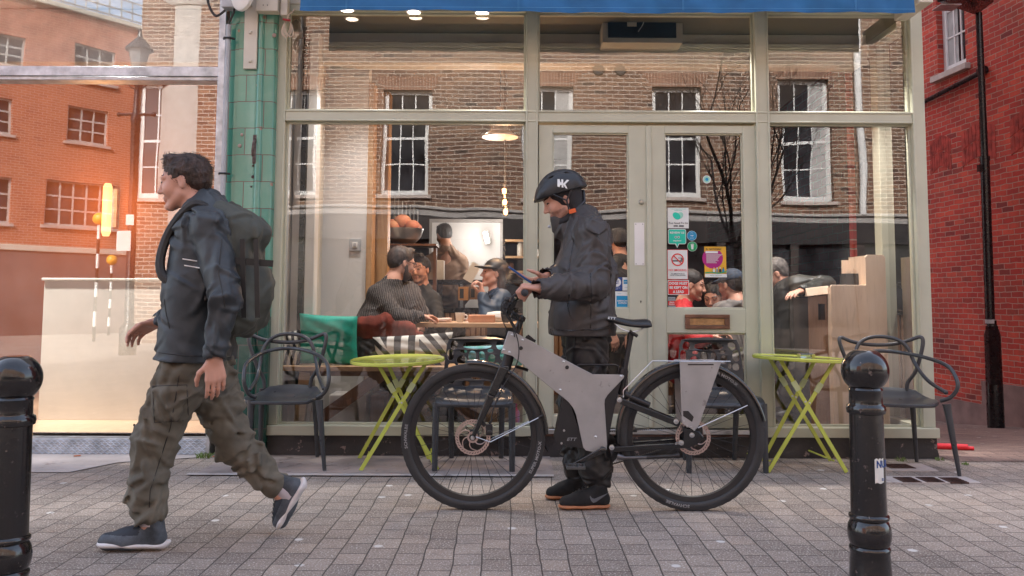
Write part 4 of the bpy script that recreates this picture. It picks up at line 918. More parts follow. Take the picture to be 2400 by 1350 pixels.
crate(1074, 672, 1098, 704, yC-.06, 'orange wooden crate with a dark mark on the counter shelf', wood('crate_wood', (.55, .27, .08), (.42, .2, .07), 0))
crate(1101, 672, 1122, 702, yC-.06, 'brown latticed crate beside the orange crate on the counter shelf', wood('crate_brown', (.30, .16, .09), (.2, .1, .05), 0))
a, b, c, d = rect(984, 676, 1012, 705, yC-.06); mb = MB(); mb.box(a, b, yC-.09, yC-.06, c, d); mb.box(a+.02, b-.02, yC-.092, yC-.09, c+.02, d-.04, 1); mb.build('menu_card', [BLK, mat('menu_blue', (.35, .5, .55), .4)], label='small framed blue grey menu card leaning on the counter', cat='menu card')
# white menu / bags on counter
a, b, c, d = rect(1016, 610, 1040, 656, yC+.1); mb = MB(); mb.box(a, b, yC+.1, yC+.25, c, d); mb.build('paper_stack', SHW, label='pale box standing on the counter beside the man in brown', cat='box', bevel=.006)
q = U(1107, 640, yC); mb = MB(); mb.beam(q+Vector((-.05, -.05, -.08)), q+Vector((.05, -.05, .09)), .10, .004, (0, 1, 0)); mb.build('paper_sign', WHITE, label='small tilted white paper sign on the counter', cat='sign')
# table by the window
yT0, yT1 = 6.32, 6.95; zt0 = UZ(757, yT0, 1100); ta, tb = UX(962, yT0, 760), UX(1560, yT0, 760)
tt = thing('cafe_table', 'long light wood table inside the cafe window', 'table', ((ta+tb)/2, 6.6, ZF))
mb = MB(); mb.box(ta, tb, yT0, yT1, zt0-.035, zt0); mb.build('tabletop', OAK, tt, bevel=.004)
for x in (ta+.35, tb-.2):
    mb = MB(); mb.box(x-.05, x+.05, 6.55, 6.65, ZF, zt0-.036); mb.build('leg', BLK, tt)
# bench inside the window
yQ0, yQ1 = 5.90, 6.22; zq = UZ(859, yQ0, 900); qa, qb = UX(657, yQ0, 860), UX(1232, yQ0, 860)
bn = thing('bench', 'light wood bench along the inside of the cafe window', 'bench', ((qa+qb)/2, 6.06, ZF))
mb = MB(); mb.box(qa, qb, yQ0, yQ1, zq-.035, zq); mb.build('seat', OAK, bn, bevel=.004)
for px, s_ in ((716, -1), (1140, 1)):
    a = U(px, 872, 6.0); b = U(px+s_*16, 990, 6.0); b.z = ZF; mb = MB(); mb.beam(a, b, .075, .05); mb.build('leg', OAK, bn)
a = U(900, 875, 6.05); b = U(745, 985, 6.05); mb = MB(); mb.beam(a, b, .085, .035); mb.build('brace', OAKD, bn)
a = U(985, 875, 6.05); b = U(1120, 985, 6.05); mb = MB(); mb.beam(a, b, .085, .035); mb.build('brace', OAKD, bn)
mb = MB(); mb.box(UX(707, 6.0), UX(1180, 6.0), 5.98, 6.02, zq-.075, zq-.036); mb.build('rail', OAKD, bn)
# clutter under the bench
mb = MB(); a, b, c, d = rect(770, 925, 858, 985, 6.3); mb.box(a, b, 6.3, 6.6, ZF, d); mb.build('box', SHW, label='white box on the floor under the window bench', cat='box', bevel=.01)
mb = MB(); a, b, c, d = rect(866, 925, 900, 990, 6.35); mb.box(a, b, 6.35, 6.6, ZF, d); mb.build('box', OAKD, label='narrow brown box on the floor beside the white box', cat='box', bevel=.01)
# ---- cushions
def cushion(name, corners, Y, thick, m, label, cat, n=22, tilt=0):
    "corners (px,py): tl, tr, br, bl"
    P = [U(x, y, Y) for x, y in corners]; mb = MB(); rnd = random.Random(len(label)); vsf = []; vsb = []
    for j in range(n+1):
        for i in range(n+1):
            u, v = i/n, j/n; p = (P[0]*(1-u)+P[1]*u)*(1-v)+(P[3]*(1-u)+P[2]*u)*v
            bul = max(0, (4*u*(1-u))*(4*v*(1-v)))**.38; pin = .03*(1-(4*u*(1-u)))*(1-abs(2*v-1)) 
            cx_ = (P[0]+P[1]+P[2]+P[3])/4; p = p+(cx_-p)*.045*((4*u*(1-u)) * (abs(2*v-1)**3) + (4*v*(1-v))*(abs(2*u-1)**3))
            wv = .004*math.sin(u*19+v*7)+.004*math.sin(v*23-u*11)
            vsf.append((p.x, p.y+tilt*(.5-v)-thick/2*bul+wv*bul, p.z)); vsb.append((p.x, p.y+tilt*(.5-v)+thick/2*bul, p.z))
    N = (n+1)**2; fs = [(j*(n+1)+i, (j+1)*(n+1)+i, (j+1)*(n+1)+i+1, j*(n+1)+i+1) for j in range(n) for i in range(n)]
    mb.add(vsf+vsb, fs+[tuple(k+N for k in reversed(f)) for f in fs])
    uv = {}
    ob = mb.build(name, m, label=label, cat=cat, ang=180, uvs='none')
    me = ob.data; ul = me.uv_layers.new(name='UVMap'); k = 0
    for poly in me.polygons:
        for li in poly.loop_indices:
            vi = me.loops[li].vertex_index % N; ul.data[li].uv = ((vi % (n+1))/n, (vi//(n+1))/n)
    return ob
def striped(name, mode):
    m, n, b = _nt(name); t = n.nodes.new('ShaderNodeTexCoord'); sep = n.nodes.new('ShaderNodeSeparateXYZ'); n.links.new(t.outputs['UV'], sep.inputs[0]); u, v = sep.outputs[0], sep.outputs[1]
    if mode == 'wide':       # vertical bars in the middle, diagonals at both ends
        us = _math(n, 'MULTIPLY', u, 2.4)
        dv = _math(n, 'MULTIPLY', v, .95)
        s1 = _math(n, 'SUBTRACT', us, dv); s2 = us
        mid = _math(n, 'MULTIPLY', _math(n, 'GREATER_THAN', _math(n, 'SUBTRACT', us, _math(n, 'MULTIPLY', v, .55)), .22), _math(n, 'LESS_THAN', us, 1.42))
        st = _math(n, 'ADD', _math(n, 'MULTIPLY', s2, mid), _math(n, 'MULTIPLY', s1, _math(n, 'SUBTRACT', 1, mid)))
        fr = _math(n, 'FRACT', _math(n, 'MULTIPLY', st, 2.3)); k = _math(n, 'GREATER_THAN', fr, .5)
    else:
        zz = _math(n, 'ABSOLUTE', _math(n, 'SUBTRACT', v, .45))
        st = _math(n, 'ADD', _math(n, 'MULTIPLY', u, 3.4), _math(n, 'MULTIPLY', zz, 1.6)); k = _math(n, 'GREATER_THAN', _math(n, 'FRACT', st), .5)
    c = _mixc(n, (.70, .68, .64), (.022, .022, .026), k); n.links.new(c, b.inputs['Base Color']); b.inputs['Roughness'].default_value = .9
    _bump(n, b, _noise(n, _tc(n), 160, 3), .15, .002); return m
cushion('cushion', [(703, 734), (839, 741), (839, 858), (700, 853)], 6.03, .13, mat('teal_fabric', (.004, .36, .27), .6, var=.10, vs=4, bump=.15, bs=150, sheen=.1), 'plain teal green square cushion on the window bench', 'cushion', tilt=-.03)
cushion('cushion', [(872, 790), (1062, 778), (1052, 861), (880, 861)], 6.06, .11, striped('stripe_wide', 'wide'), 'long black and white striped cushion behind the left lime table', 'cushion')
cushion('cushion', [(661, 778), (705, 772), (703, 868), (656, 858)], 6.02, .12, striped('stripe_zig', 'zig'), 'small black and white zigzag cushion at the left end of the bench', 'cushion', tilt=-.02)
cushion('cushion', [(838, 792), (890, 790), (886, 860), (838, 860)], 6.10, .11, mat('black_fabric', (.012, .013, .016), .8), 'black cushion squeezed between the teal and the long striped cushions', 'cushion')
cushion('cushion', [(1085, 812), (1225, 805), (1225, 862), (1090, 862)], 6.05, .12, mat('teal_pattern', (.01, .28, .20), .6, col2=(.15, .35, .5), vs=14), 'patterned teal cushion behind the left perforated chair', 'cushion')
# lettering-free window opening items
a, b, c, d = rect(1098, 738, 1160, 757, 6.5); mb = MB(); mb.box(a, b, 6.45, 6.6, zt0, d); mb.build('takeaway_box', mat('kraft', (.52, .24, .13), .7), label='brown cardboard takeaway box on the cafe table', cat='box', bevel=.006)
cushion('paper_bag', [(1005, 746), (1060, 744), (1060, 757), (1005, 757)], 6.5, .1, mat('paper_pink', (.62, .45, .38), .7), 'crumpled pale paper bag on the cafe table near the cardigan man', 'paper bag', n=10)
cushion('paper_bag', [(1128, 730), (1190, 728), (1190, 757), (1130, 757)], 6.7, .1, mat('paper_white', (.70, .68, .66), .7), 'crumpled white paper bag behind the cardboard box', 'paper bag', n=10)
# bowl of pink fruit on a shelf, hanging utensils
yb_ = 8.0; q = U(948, 548, yb_); zsh = UZ(573, yb_, 948); mb = MB()
fb = thing('fruit_bowl', 'large steel bowl piled with pink fruit on a high glass shelf', 'bowl', (q.x, yb_, zsh))
mb.lathe([(.05, zsh), (.10, zsh+.01), (.16, zsh+.07), (.185, zsh+.15), (.18, zsh+.15), (.15, zsh+.07), (.09, zsh+.02), (0, zsh+.02)], (q.x, yb_, 0), 28); mb.build('bowl', STEEL, fb)
fm = mat('fruit_pink', (.62, .18, .13), .55, col2=(.75, .42, .25), vs=9)
for dx, dz, r_ in ((-.10, .17, .07), (-.02, .215, .09), (.08, .17, .075), (-.12, .20, .055), (.03, .15, .08), (.12, .16, .05)):
    mb = MB(); mb.sphere((q.x+dx, yb_+random.uniform(-.05, .05), zsh+dz), (r_, r_, r_*.85), 18); mb.build('fruit', fm, fb)
mb = MB(); mb.box(q.x-.32, q.x+.32, yb_-.15, yb_+.2, zsh-.02, zsh-.002); mb.box(q.x-.30, q.x-.27, yb_+.1, yb_+.2, ZF, zsh-.021); mb.box(q.x+.27, q.x+.30, yb_+.1, yb_+.2, ZF, zsh-.021); mb.build('shelf_rack', OAKD, label='tall narrow wooden rack holding the fruit bowl', cat='rack')
for k in range(7):
    x, z = U(925+k*9, 490+k*4, 9.0).x, UZ(500+k*5, 9.0, 950); mb = MB(); mb.tube([(x, 9.0, z+.18), (x, 9.0, z-.02)], .006, 6); mb.sphere((x, 9.0, z-.05), (.03, .012, .04), 10)
    mb.build('hanging_ladle', STEEL, label='steel utensil hanging in a row above the counter', cat='utensil', group='utensils hanging above the counter')
# pendants
q = U(1172, 322, 7.0); pd = thing('pendant_lamp', 'cream enamel dome pendant lamp hanging behind the left window', 'lamp', tuple(q))
mb = MB(); mb.lathe([(.155, 0), (.15, .012), (.12, .035), (.085, .055), (.08, .17), (.06, .20), (.03, .22), (.03, .26), (0, .26)], tuple(q), 32); mb.build('lamp_shade', mat('enamel_cream', (.72, .60, .50), .3), pd)
mb = MB(); mb.tube([q+Vector((0, 0, .25)), Vector((q.x, 7.0, 3.1))], .006, 6); mb.build('cord', CHAR, pd); mb = MB(); mb.lathe([(0, .002), (.12, .006)], tuple(q), 20); mb.build('diffuser', emat('warm_disc', (1, .7, .5), 1.2), pd)
BULB = emat('bulb_glow', (1, .45, .14), 4); BG = glass('bulb_glass', .12, tint=(1, .85, .7))
for (px, py, lab) in ((1182, 448, 'uppermost of the three glowing filament bulbs'), (1183, 474, 'middle one of the three glowing filament bulbs'), (1185, 497, 'lowest of the three glowing filament bulbs')):
    q = U(px, py, 7.1); fbulb = thing('filament_bulb', lab, 'bulb', tuple(q), group='filament bulbs on long cords')
    mb = MB(); mb.sphere(q, (.034, .034, .038), 16); mb.build('glass_bulb', BG, fbulb); mb = MB(); mb.lathe([(0, -.026), (.014, -.02), (.018, 0), (.014, .02), (0, .026)], tuple(q), 10); mb.build('filament', BULB, fbulb)
    mb = MB(); mb.tube([q+Vector((0, 0, .05)), Vector((q.x, 7.1, 3.1))], .003, 5); mb.lathe([(.012, .03), (.014, .06), (.006, .07)], tuple(q), 10); mb.build('cord', CHAR, fbulb)
q = U(1183, 470, 7.1); lamp_pt('bulb_light', (q.x, 7.0, q.z), 8, (1, .62, .35), .05)
# ceiling downlights just behind the glass
LD = emat('downlight_glow', (1, .93, .85), .35)
for k, (px, py) in enumerate(((813, 20), (970, 25), (1130, 27))):
    zc_ = 3.095; d_ = _fw*F + _rt*(px-CX) - _up*(py-PY); kk = (zc_-H)/d_.z; q = Vector((0, 0, H))+d_*kk
    mb = MB(); mb.lathe([(.055, -.012), (.058, 0)], (q.x, q.y, zc_), 24, m=1); mb.lathe([(0, -.013), (.045, -.013)], (q.x, q.y, zc_), 24, m=0)
    mb.build('downlight', [LD, WHITE], label=('leftmost', 'middle', 'rightmost')[k]+' of the three round white ceiling downlights', cat='downlight', group='round ceiling downlights')
def spot(loc, e, col, size=130):
    l = bpy.data.lights.new('ceiling_fill', 'SPOT'); l.energy = e; l.color = col; l.spot_size = R(size); l.spot_blend = .9; l.shadow_soft_size = .03
    o = bpy.data.objects.new('ceiling_fill', l); COL.objects.link(o); o.location = loc
for x_, e_ in ((-1.1, 24), (-.2, 50), (1.55, 50), (2.4, 60)): spot((x_, 5.98, 3.07), e_, (1, .95, .9), 86)  # left pair powers the downlights, right pair added to brighten the window end
for x_, y_ in ((-.6, 7.6), (1.0, 7.4), (2.2, 7.8), (.6, 9.0)): spot((x_, y_, 3.05), 14, (1, .76, .56))  # added warm spots without fixtures, lifting the dark room behind
# heater box above the door
a, b, c, d = rect(1412, 36, 1600, 100, 6.0); mb = MB(); mb.box(a, b, 6.0, 6.2, c, d, 1); mb.box(a+.04, b-.05, 5.985, 6.0, c+.035, d-.002, 0); mb.box(a+.18, a+.25, 5.983, 5.985, d-.09, d-.05, 1)
hx = thing('air_heater', 'white over-door air heater with a black back panel', 'heater', ((a+b)/2, 6.1, c)); mb.build('casing', [MATS['black_fabric'], CREAM], hx, bevel=.008); mb = MB(); mb.tube(spline([(a+.28, 5.98, d), (a+.30, 5.975, d-.06), (a+.26, 5.98, d-.13)], 5), .004, 5); mb.build('cable', GREYP, hx)
# condiment station and bin cabinet
yW = 6.08; a, b, c, d = rect(1950, 597, 2081, 1002, yW); a2 = UX(2029, yW, 640); zlow = UZ(668, yW, 1990); zmid = UZ(609, yW+.25, 2000)
cs = thing('condiment_station', 'pale plywood serving station with a raised back, inside the right window', 'cabinet', ((a+b)/2, yW+.2, ZF))
mb = MB(); mb.plate([(a, ZF), (b, ZF), (b, d-.015), (b-.015, d), (a2+.015, d), (a2, d-.015), (a2, zlow), (a+.01, zlow), (a, zlow-.01)], [], lambda x, y, t: (x, yW+t, y), 0, .02); mb.build('front_panel', OAKV, cs, bevel=.002)
mb = MB(); mb.box(a+.004, b-.004, yW+.021, yW+.30, ZF, zlow-.02); mb.box(a2, b, yW+.021, yW+.30, zlow-.02, d-.005); mb.build('body', OAKV, cs)
mb = MB(); mb.box(UX(1977, 6.36, 640), a2+.02, yW+.30, yW+.32, zlow-.02, zmid); mb.build('back_panel', OAKV, cs)
mb = MB(); mb.box(UX(1981, 6.2, 650), a2-.004, 6.2, 6.3, zlow-.019, UZ(641, 6.2, 2000)); sb = mb.build('sachet_box', CHAR, label='black box of stirrers on the serving station', cat='box')
for k in range(9):
    x = UX(1983+k*5, 6.25, 640); mb = MB(); zz = UZ(641, 6.2, 2000); mb.beam((x, 6.25, zz-.04), (x+random.uniform(-.01, .01), 6.25, zz+random.uniform(.015, .04)), .008, .004); mb.build('stirrer', OAKV, label='short wooden stirrer standing in the black box', cat='stirrer', group='wooden stirrers in the black box')
yV = 6.16; a, b, c, d = rect(1899, 700, 1952, 1000, yV); zt1 = UZ(676, yV, 1920)
bc = thing('bin_cabinet', 'brown wooden bin cabinet with a square opening beside the serving station', 'bin', ((a+b)/2, yV+.2, ZF))
WB = wood('bin_wood', (.33, .20, .13), (.26, .15, .095), 2); oa, ob_, oc, od = rect(1918, 712, 1934, 750, yV)
mb = MB(); mb.plate([(a, ZF), (b-.01, ZF), (b-.01, zt1-.05), (a, zt1-.06)], [[(oa, oc), (ob_, oc), (ob_, od), (oa, od)]], lambda x, y, t: (x, yV+t, y), 0, .02); mb.build('door', WB, bc, bevel=.002)
mb = MB(); mb.box(a+.003, b-.012, yV+.16, yV+.4, ZF, zt1-.07); mb.box(a, a+.02, yV+.021, yV+.16, ZF, zt1-.07); mb.build('body', CHAR, bc)
mb = MB(); mb.plate([(0, 0), (.40, 0), (.40, .04), (.02, .06)], [], lambda x, y, t: (a-.02+t*(b-a), yV-.02+x, zt1-.06+y+t*.02), 0, 1.0); mb.build('lid', OAKV, bc, bevel=.003)

# back shelving and table clutter
yH = 9.3; a, b, c, d = rect(1178, 560, 1232, 650, yH); su = thing('shelf_unit', 'dark back shelf with wooden boards behind the counter, right of the white back room', 'shelf', ((a+b)/2, yH+.1, ZF))
mb = MB(); mb.box(a, a+.03, yH, yH+.25, ZF, d); mb.box(b+.25, b+.28, yH, yH+.25, ZF, d); mb.build('upright', BLK, su) if False else mb.build('side_panel', BLK, su)
for k, zz_ in enumerate((c+.05, (c+d)/2, d-.03)): mb = MB(); mb.box(a+.031, b+.249, yH, yH+.25, zz_, zz_+.025); mb.build('shelf_board', OAK, su)
labs = ('squat brown jar on the back shelf', 'tall pale jar on the back shelf', 'rust coloured jar on the back shelf', 'small white jar on the back shelf')
for k in range(4):
    x = a+.09+.11*k; z0 = ((c+d)/2 if k % 2 else c+.05)+.0255; hgt = (.09, .16, .12, .08)[k]; mb = MB(); mb.lathe([(.035, z0), (.038, z0+.01), (.038, z0+hgt*.8), (.028, z0+hgt*.88), (.030, z0+hgt), (0, z0+hgt)], (x, yH+.1, 0), 16)
    mb.build('jar', (OAKD, CREAM, MATS['kraft'], WHITE)[k], label=labs[k], cat='jar')
for px, yy, lab, m_ in ((1078, 6.5, 'white coffee cup on the cafe table left of the cardboard box', WHITE), (1186, 6.45, 'dark coffee cup at the right end of the cafe table', CHAR)):
    q = U(px, 757, yy); mb = MB(); mb.lathe([(.022, zt0), (.032, zt0+.02), (.038, zt0+.075), (.035, zt0+.075), (.029, zt0+.02), (0, zt0+.012)], (q.x, yy, 0), 20); mb.torus((q.x+.042, yy, zt0+.042), .016, .004, 'y', 14, 6); mb.build('cup', m_, label=lab, cat='cup')
# ================================================================== STREET THINGS
LIME = mat('lime_paint', (.52, .57, .10), .16, var=.06, vs=5, rvar=.15, spots=(.30, .34, .10), spotsc=22, spott=.70)
def bistro(cx, cyp, Yc, legs, label, wob=(0, 0)):
    c = U(cx, cyp, Yc); r = 109/(F/Yc); t = thing('bistro_table', label, 'table', (c.x, Yc, 0), group='lime green folding bistro tables')
    mb = MB(); n = 56; prof = [(0, -.004), (r-.012, -.004), (r-.004, 0), (r, -.004), (r, -.018), (r-.004, -.022), (r-.010, -.018), (0, -.012)]
    vs = []
    for rr, h in prof:
        for j in range(n):
            a = 2*math.pi*j/n; x, y = rr*math.cos(a), rr*math.sin(a); vs.append((c.x+x, Yc+y, c.z+h+x*wob[0]+y*wob[1]))
    mb.add(vs, [(i*n+j, i*n+(j+1) % n, (i+1)*n+(j+1) % n, (i+1)*n+j) for i in range(len(prof)-1) for j in range(n)]); mb.build('tabletop', LIME, t)
    for (p0, y0, p1, y1) in legs:
        a = U(*p0, y0); a.z = c.z-.014+(a.x-c.x)*wob[0]; b = U(*p1, y1); b.z = .004
        mb = MB(); mb.beam(a, b, .024, .009, (0, 1, 0)); mb.beam(b+(b-a).normalized()*-.002, b+Vector((.03 if b.x > a.x else -.03, 0, 0.0)), .008, .022, (0, 0, 1)) if False else None
        mb.lathe([(0, -.008), (.006, -.007), (.007, -.004)], a*.62+b*.38+Vector((0, -.002, 0)), 8, 'y', 1); mb.beam(a*.80+b*.20+Vector((0, -.001, 0)), a*.72+b*.28+Vector((0, -.001, 0)), .034, .014, (0, 1, 0), 2)
        mb.build('leg', [LIME, STEEL, mat('collar_lime', (.50, .56, .30), .4) if 'collar_lime' not in MATS else MATS['collar_lime']], t, bevel=.0015)
    return t, c
tb1, c1 = bistro(932, 840, 5.42, [((884, 845), 5.30, (1026, 1092), 5.26), ((1000, 845), 5.26, (845, 1098), 5.22), ((972, 842), 5.55, (842, 1068), 5.62), ((905, 842), 5.56, (1006, 1066), 5.60)], 'lime green folding bistro table between the two chairs on the left', (.025, .035))
tb2, c2 = bistro(1877, 836, 5.42, [((1828, 840), 5.28, (1984, 1092), 5.24), ((1955, 844), 5.28, (1800, 1090), 5.24), ((1801, 836), 5.56, (1946, 1066), 5.62), ((1912, 838), 5.56, (1787, 1064), 5.62)], 'lime green folding bistro table holding a glass ashtray, beside the right bollard', (-.04, -.012))
for t_, px in ((tb1, 850), (tb2, 1797)):
    o = U(px, 1075, 5.25); mb = MB(); sgn = -1
    mb.tube(spline([(o.x+.02, 5.25, .07), (o.x+.0, 5.40, .05), (o.x-.02, 5.60, .05)], 5), .006, 6); mb.build('crossbar', LIME, t_)
    o2 = U(px+155, 1075, 5.25); mb = MB(); mb.tube([(o2.x+.01, 5.26, .07), (o2.x-.02, 5.61, .07)], .006, 6); mb.build('crossbar', LIME, t_)
AG = glass('clear_glass', .12, tint=(.9, .95, .92), rough=.02)
q = U(1889, 826, 5.36); mb = MB(); mb.lathe([(0, .004), (.040, .004), (.046, .010), (.050, .030), (.054, .032), (.058, .030), (.056, .004), (.050, 0), (0, 0)], (q.x, 5.36, c2.z-.008), 10)
mb.build('ashtray', AG, label='faceted clear glass ashtray on the right lime table', cat='ashtray', ang=20)

CHR = mat('chair_plastic', (.048, .050, .055), .30, var=.12, vs=5, bump=.05, bs=80, rvar=.15)
def CP(x, y, Y): return U(540+x/3.215, 700+y/3.215, Y)
Yc = 5.44; cc = U(671, 900, Yc)
ch = thing('arm_chair', 'dark grey plastic chair with looped open arms, left of the left lime table', 'chair', (cc.x, Yc, 0), group='dark grey loop armed chairs')
yF_, yB_ = 5.20, 5.62
mb = MB()
# seat: dished plate
nx, ny = 18, 14; W0 = (CP(735, 650, 5.24).x-CP(105, 650, 5.24).x)/2*.93; vs = []
for lay in (0, 1):
    for j in range(ny+1):
        for i in range(nx+1):
            u = 2*i/nx-1; v = 2*j/ny-1       # v -1 front
            rx = W0*(1-.20*max(0, v)**1.5)*(1-.06*max(0, -v)**3); x = rx*u*math.sqrt(max(0, 1-.30*v*v*abs(v))); y = .225*v*math.sqrt(max(0, 1-.30*u*u*abs(u)))-.02
            z = .438-.018*(1-u*u)*(1-v*v)+.05*max(0, v)**3-.014*max(0, -v)**4-.012*u*u*max(0, v)
            vs.append((cc.x+x, Yc+y, z-(.020 if lay else 0)))
N = (nx+1)*(ny+1); fs = []
for j in range(ny):
    for i in range(nx): a = j*(nx+1)+i; fs += [(a, a+1, a+nx+2, a+nx+1), (a+N, a+nx+1+N, a+nx+2+N, a+1+N)]
for i in range(nx): fs += [(i, i+N, i+1+N, i+1), (ny*(nx+1)+i, ny*(nx+1)+i+1, ny*(nx+1)+i+1+N, ny*(nx+1)+i+N)]
for j in range(ny): a = j*(nx+1); fs += [(a, a+nx+1, a+nx+1+N, a+N), (a+nx, a+nx+N, a+2*nx+1+N, a+2*nx+1)]
mb.add(vs, fs); mb.build('seat', CHR, ch, bevel=.004, ang=60)
rl = [.015]*3
lp1 = [CP(190, 745, 5.28), CP(135, 715, 5.25), CP(104, 640, 5.22), CP(103, 560, 5.24), CP(122, 490, 5.30), CP(180, 440, 5.40), CP(280, 395, 5.54), CP(420, 374, 5.60), CP(550, 386, 5.55), CP(660, 425, 5.42), CP(722, 480, 5.30), CP(740, 560, 5.24), CP(738, 640, 5.22), CP(705, 712, 5.25), CP(650, 742, 5.28)]
lp2 = [CP(145, 690, 5.30), CP(200, 600, 5.48), CP(222, 500, 5.58), CP(245, 390, 5.60), CP(290, 315, 5.62), CP(370, 274, 5.64), CP(470, 266, 5.64), CP(560, 290, 5.62), CP(615, 350, 5.60), CP(645, 470, 5.57), CP(668, 590, 5.46), CP(705, 680, 5.30)]
lp3 = [CP(258, 690, 5.62), CP(248, 600, 5.62), CP(205, 520, 5.60), CP(165, 410, 5.60), CP(137, 310, 5.60), CP(155, 276, 5.61), CP(240, 305, 5.63), CP(350, 325, 5.65), CP(470, 328, 5.65), CP(580, 312, 5.64), CP(660, 282, 5.62), CP(708, 266, 5.61), CP(722, 300, 5.60), CP(695, 420, 5.60), CP(655, 530, 5.60), CP(610, 610, 5.62), CP(600, 690, 5.62)]
for nm, l in (('arm_loop', lp1), ('back_loop', lp2), ('back_loop', lp3)):
    mb = MB(); mb.tube(spline(l, 7), .0125, 10, flat=((0, 1, 0), .8)); mb.build(nm, CHR, ch, ang=180)
for a, b in (((590, 930), (578, 1101)), ((748, 930), (761, 1096))):
    p, q = U(*a, 5.24), U(*b, 5.21); p.z = .43; q.z = 0; mb = MB(); mb.tube([p, p*.85+q*.15, q], [.026, .021, .0115], 12); mb.build('leg', CHR, ch, ang=60)
for a, b in (((614, 905), (609, 1066)), ((737, 905), (744, 1062))):
    p, q = U(*a, 5.62), U(*b, 5.65); p.z = .46; q.z = 0; mb = MB(); mb.tube([p, p*.85+q*.15, q], [.020, .019, .0115], 12); mb.build('leg', CHR, ch, ang=60)
dup(ch, (2.475, 5.44, 0), R(-14), 'dark grey plastic chair with looped open arms, behind the right bollard')

# perforated chair
yb0 = 5.66; s_ = F/yb0; c3 = U(1114, 950, 5.42)
pc_ = thing('perforated_chair', 'dark grey chair with a perforated back, behind the front wheel', 'chair', (c3.x, 5.44, 0), group='dark grey chairs with perforated backs')
xc = c3.x
def ell(cx_, cz_, rx, rz, rot=0, n=14, sq=.85):
    out = []
    for i in range(n):
        t = 2*math.pi*i/n; x = rx*math.copysign(abs(math.cos(t))**sq, math.cos(t)); z = rz*math.copysign(abs(math.sin(t))**sq, math.sin(t)); out.append((cx_+x*math.cos(rot)-z*math.sin(rot), cz_+x*math.sin(rot)+z*math.cos(rot)))
    return out
def zz(py): return 1.05-(py-705)/s_
hl = [(0, 808, 34, 8.5, 0), (-53, 807, 9, 10, .3), (53, 807, 9, 10, -.3), (-61, 829, 8, 13, 0), (61, 829, 8, 13, 0), (-31, 822, 8, 4, 0), (31, 820, 7, 4, 0), (-35, 842, 12, 11, -.5), (-11, 832, 9, 12, .1), (12, 833, 7, 12, -.2), (34, 838, 8, 10, .2), (47, 852, 5, 6, 0), (-57, 856, 9, 8, 0), (60, 854, 8, 8, 0), (-12, 856, 10, 7, 0), (12, 858, 9, 7, .3), (-36, 872, 10, 12, 0), (35, 872, 10, 10, 0), (0, 878, 14, 8, 0), (-58, 884, 7, 11, 0), (58, 884, 7, 11, 0), (-25, 895, 9, 6, 0), (24, 895, 9, 6, 0), (0, 913, 30, 6, 0), (-52, 913, 11, 6, 0), (52, 913, 11, 6, 0)]
hl = [(a/s_, zz(b), c/s_, d/s_, -e) for a, b, c, d, e in hl]
out = [(-.225, .385), (-.215, .62), (-.20, .76), (-.185, .795), (-.12, .806), (0, .812), (.12, .806), (.185, .795), (.20, .76), (.215, .62), (.225, .385)][::-1]
def bf(x, z, t): return (xc+x, yb0-.10*(.80-z)*.9-.5*x*x*1.6-.02+t+.0, z)
hh = [ell(*h) for h in hl]
mb = MB(); mb.plate(out, hh, bf, 0, .018); mb.build('backrest', CHR, pc_, bevel=.003)
mb = MB(); nx, ny = 14, 12; vs = []
for lay in (0, 1):
    for j in range(ny+1):
        for i in range(nx+1):
            u = 2*i/nx-1; v = j/ny; x = .245*u*(1-.05*v); y = 5.20+v*.40; z = .455-.02*(1-u*u)*(1-(2*v-1)**2)-(.035*(1-v*5)**2 if v < .2 else 0)+.03*max(0, v-.7)/.3*(v)
            vs.append((xc+x, y, z-(.03 if lay else 0)))
N = (nx+1)*(ny+1); fs = []
for j in range(ny):
    for i in range(nx): a = j*(nx+1)+i; fs += [(a, a+1, a+nx+2, a+nx+1), (a+N, a+nx+1+N, a+nx+2+N, a+1+N)]
for i in range(nx): fs += [(i, i+N, i+1+N, i+1), (ny*(nx+1)+i, ny*(nx+1)+i+1, ny*(nx+1)+i+1+N, ny*(nx+1)+i+N)]
for j in range(ny): a = j*(nx+1); fs += [(a, a+nx+1, a+nx+1+N, a+N), (a+nx, a+nx+N, a+2*nx+1+N, a+2*nx+1)]
mb.add(vs, fs); mb.build('seat', CHR, pc_, bevel=.01, seg=3, ang=60)
mb = MB(); mb.tube(spline([(xc-.235, 5.22, .36), (xc-.225, 5.215, .40), (xc-.18, 5.212, .408), (xc, 5.21, .405), (xc+.18, 5.212, .408), (xc+.225, 5.215, .40), (xc+.235, 5.22, .36)], 6), .014, 8); mb.build('apron', CHR, pc_, ang=180)
for sx in (-1, 1):
    mb = MB(); mb.tube([(xc+sx*.232, 5.225, .42), (xc+sx*.236, 5.22, .33), (xc+sx*.238, 5.21, 0)], [.026, .022, .017], 10); mb.build('leg', CHR, pc_, ang=60)
    mb = MB(); mb.tube([(xc+sx*.17, 5.58, .42), (xc+sx*.165, 5.64, 0)], [.022, .016], 10); mb.build('leg', CHR, pc_, ang=60)
dup(pc_, (1.33, 5.45, 0), R(1), 'dark grey chair with a perforated back, behind the rear wheel')

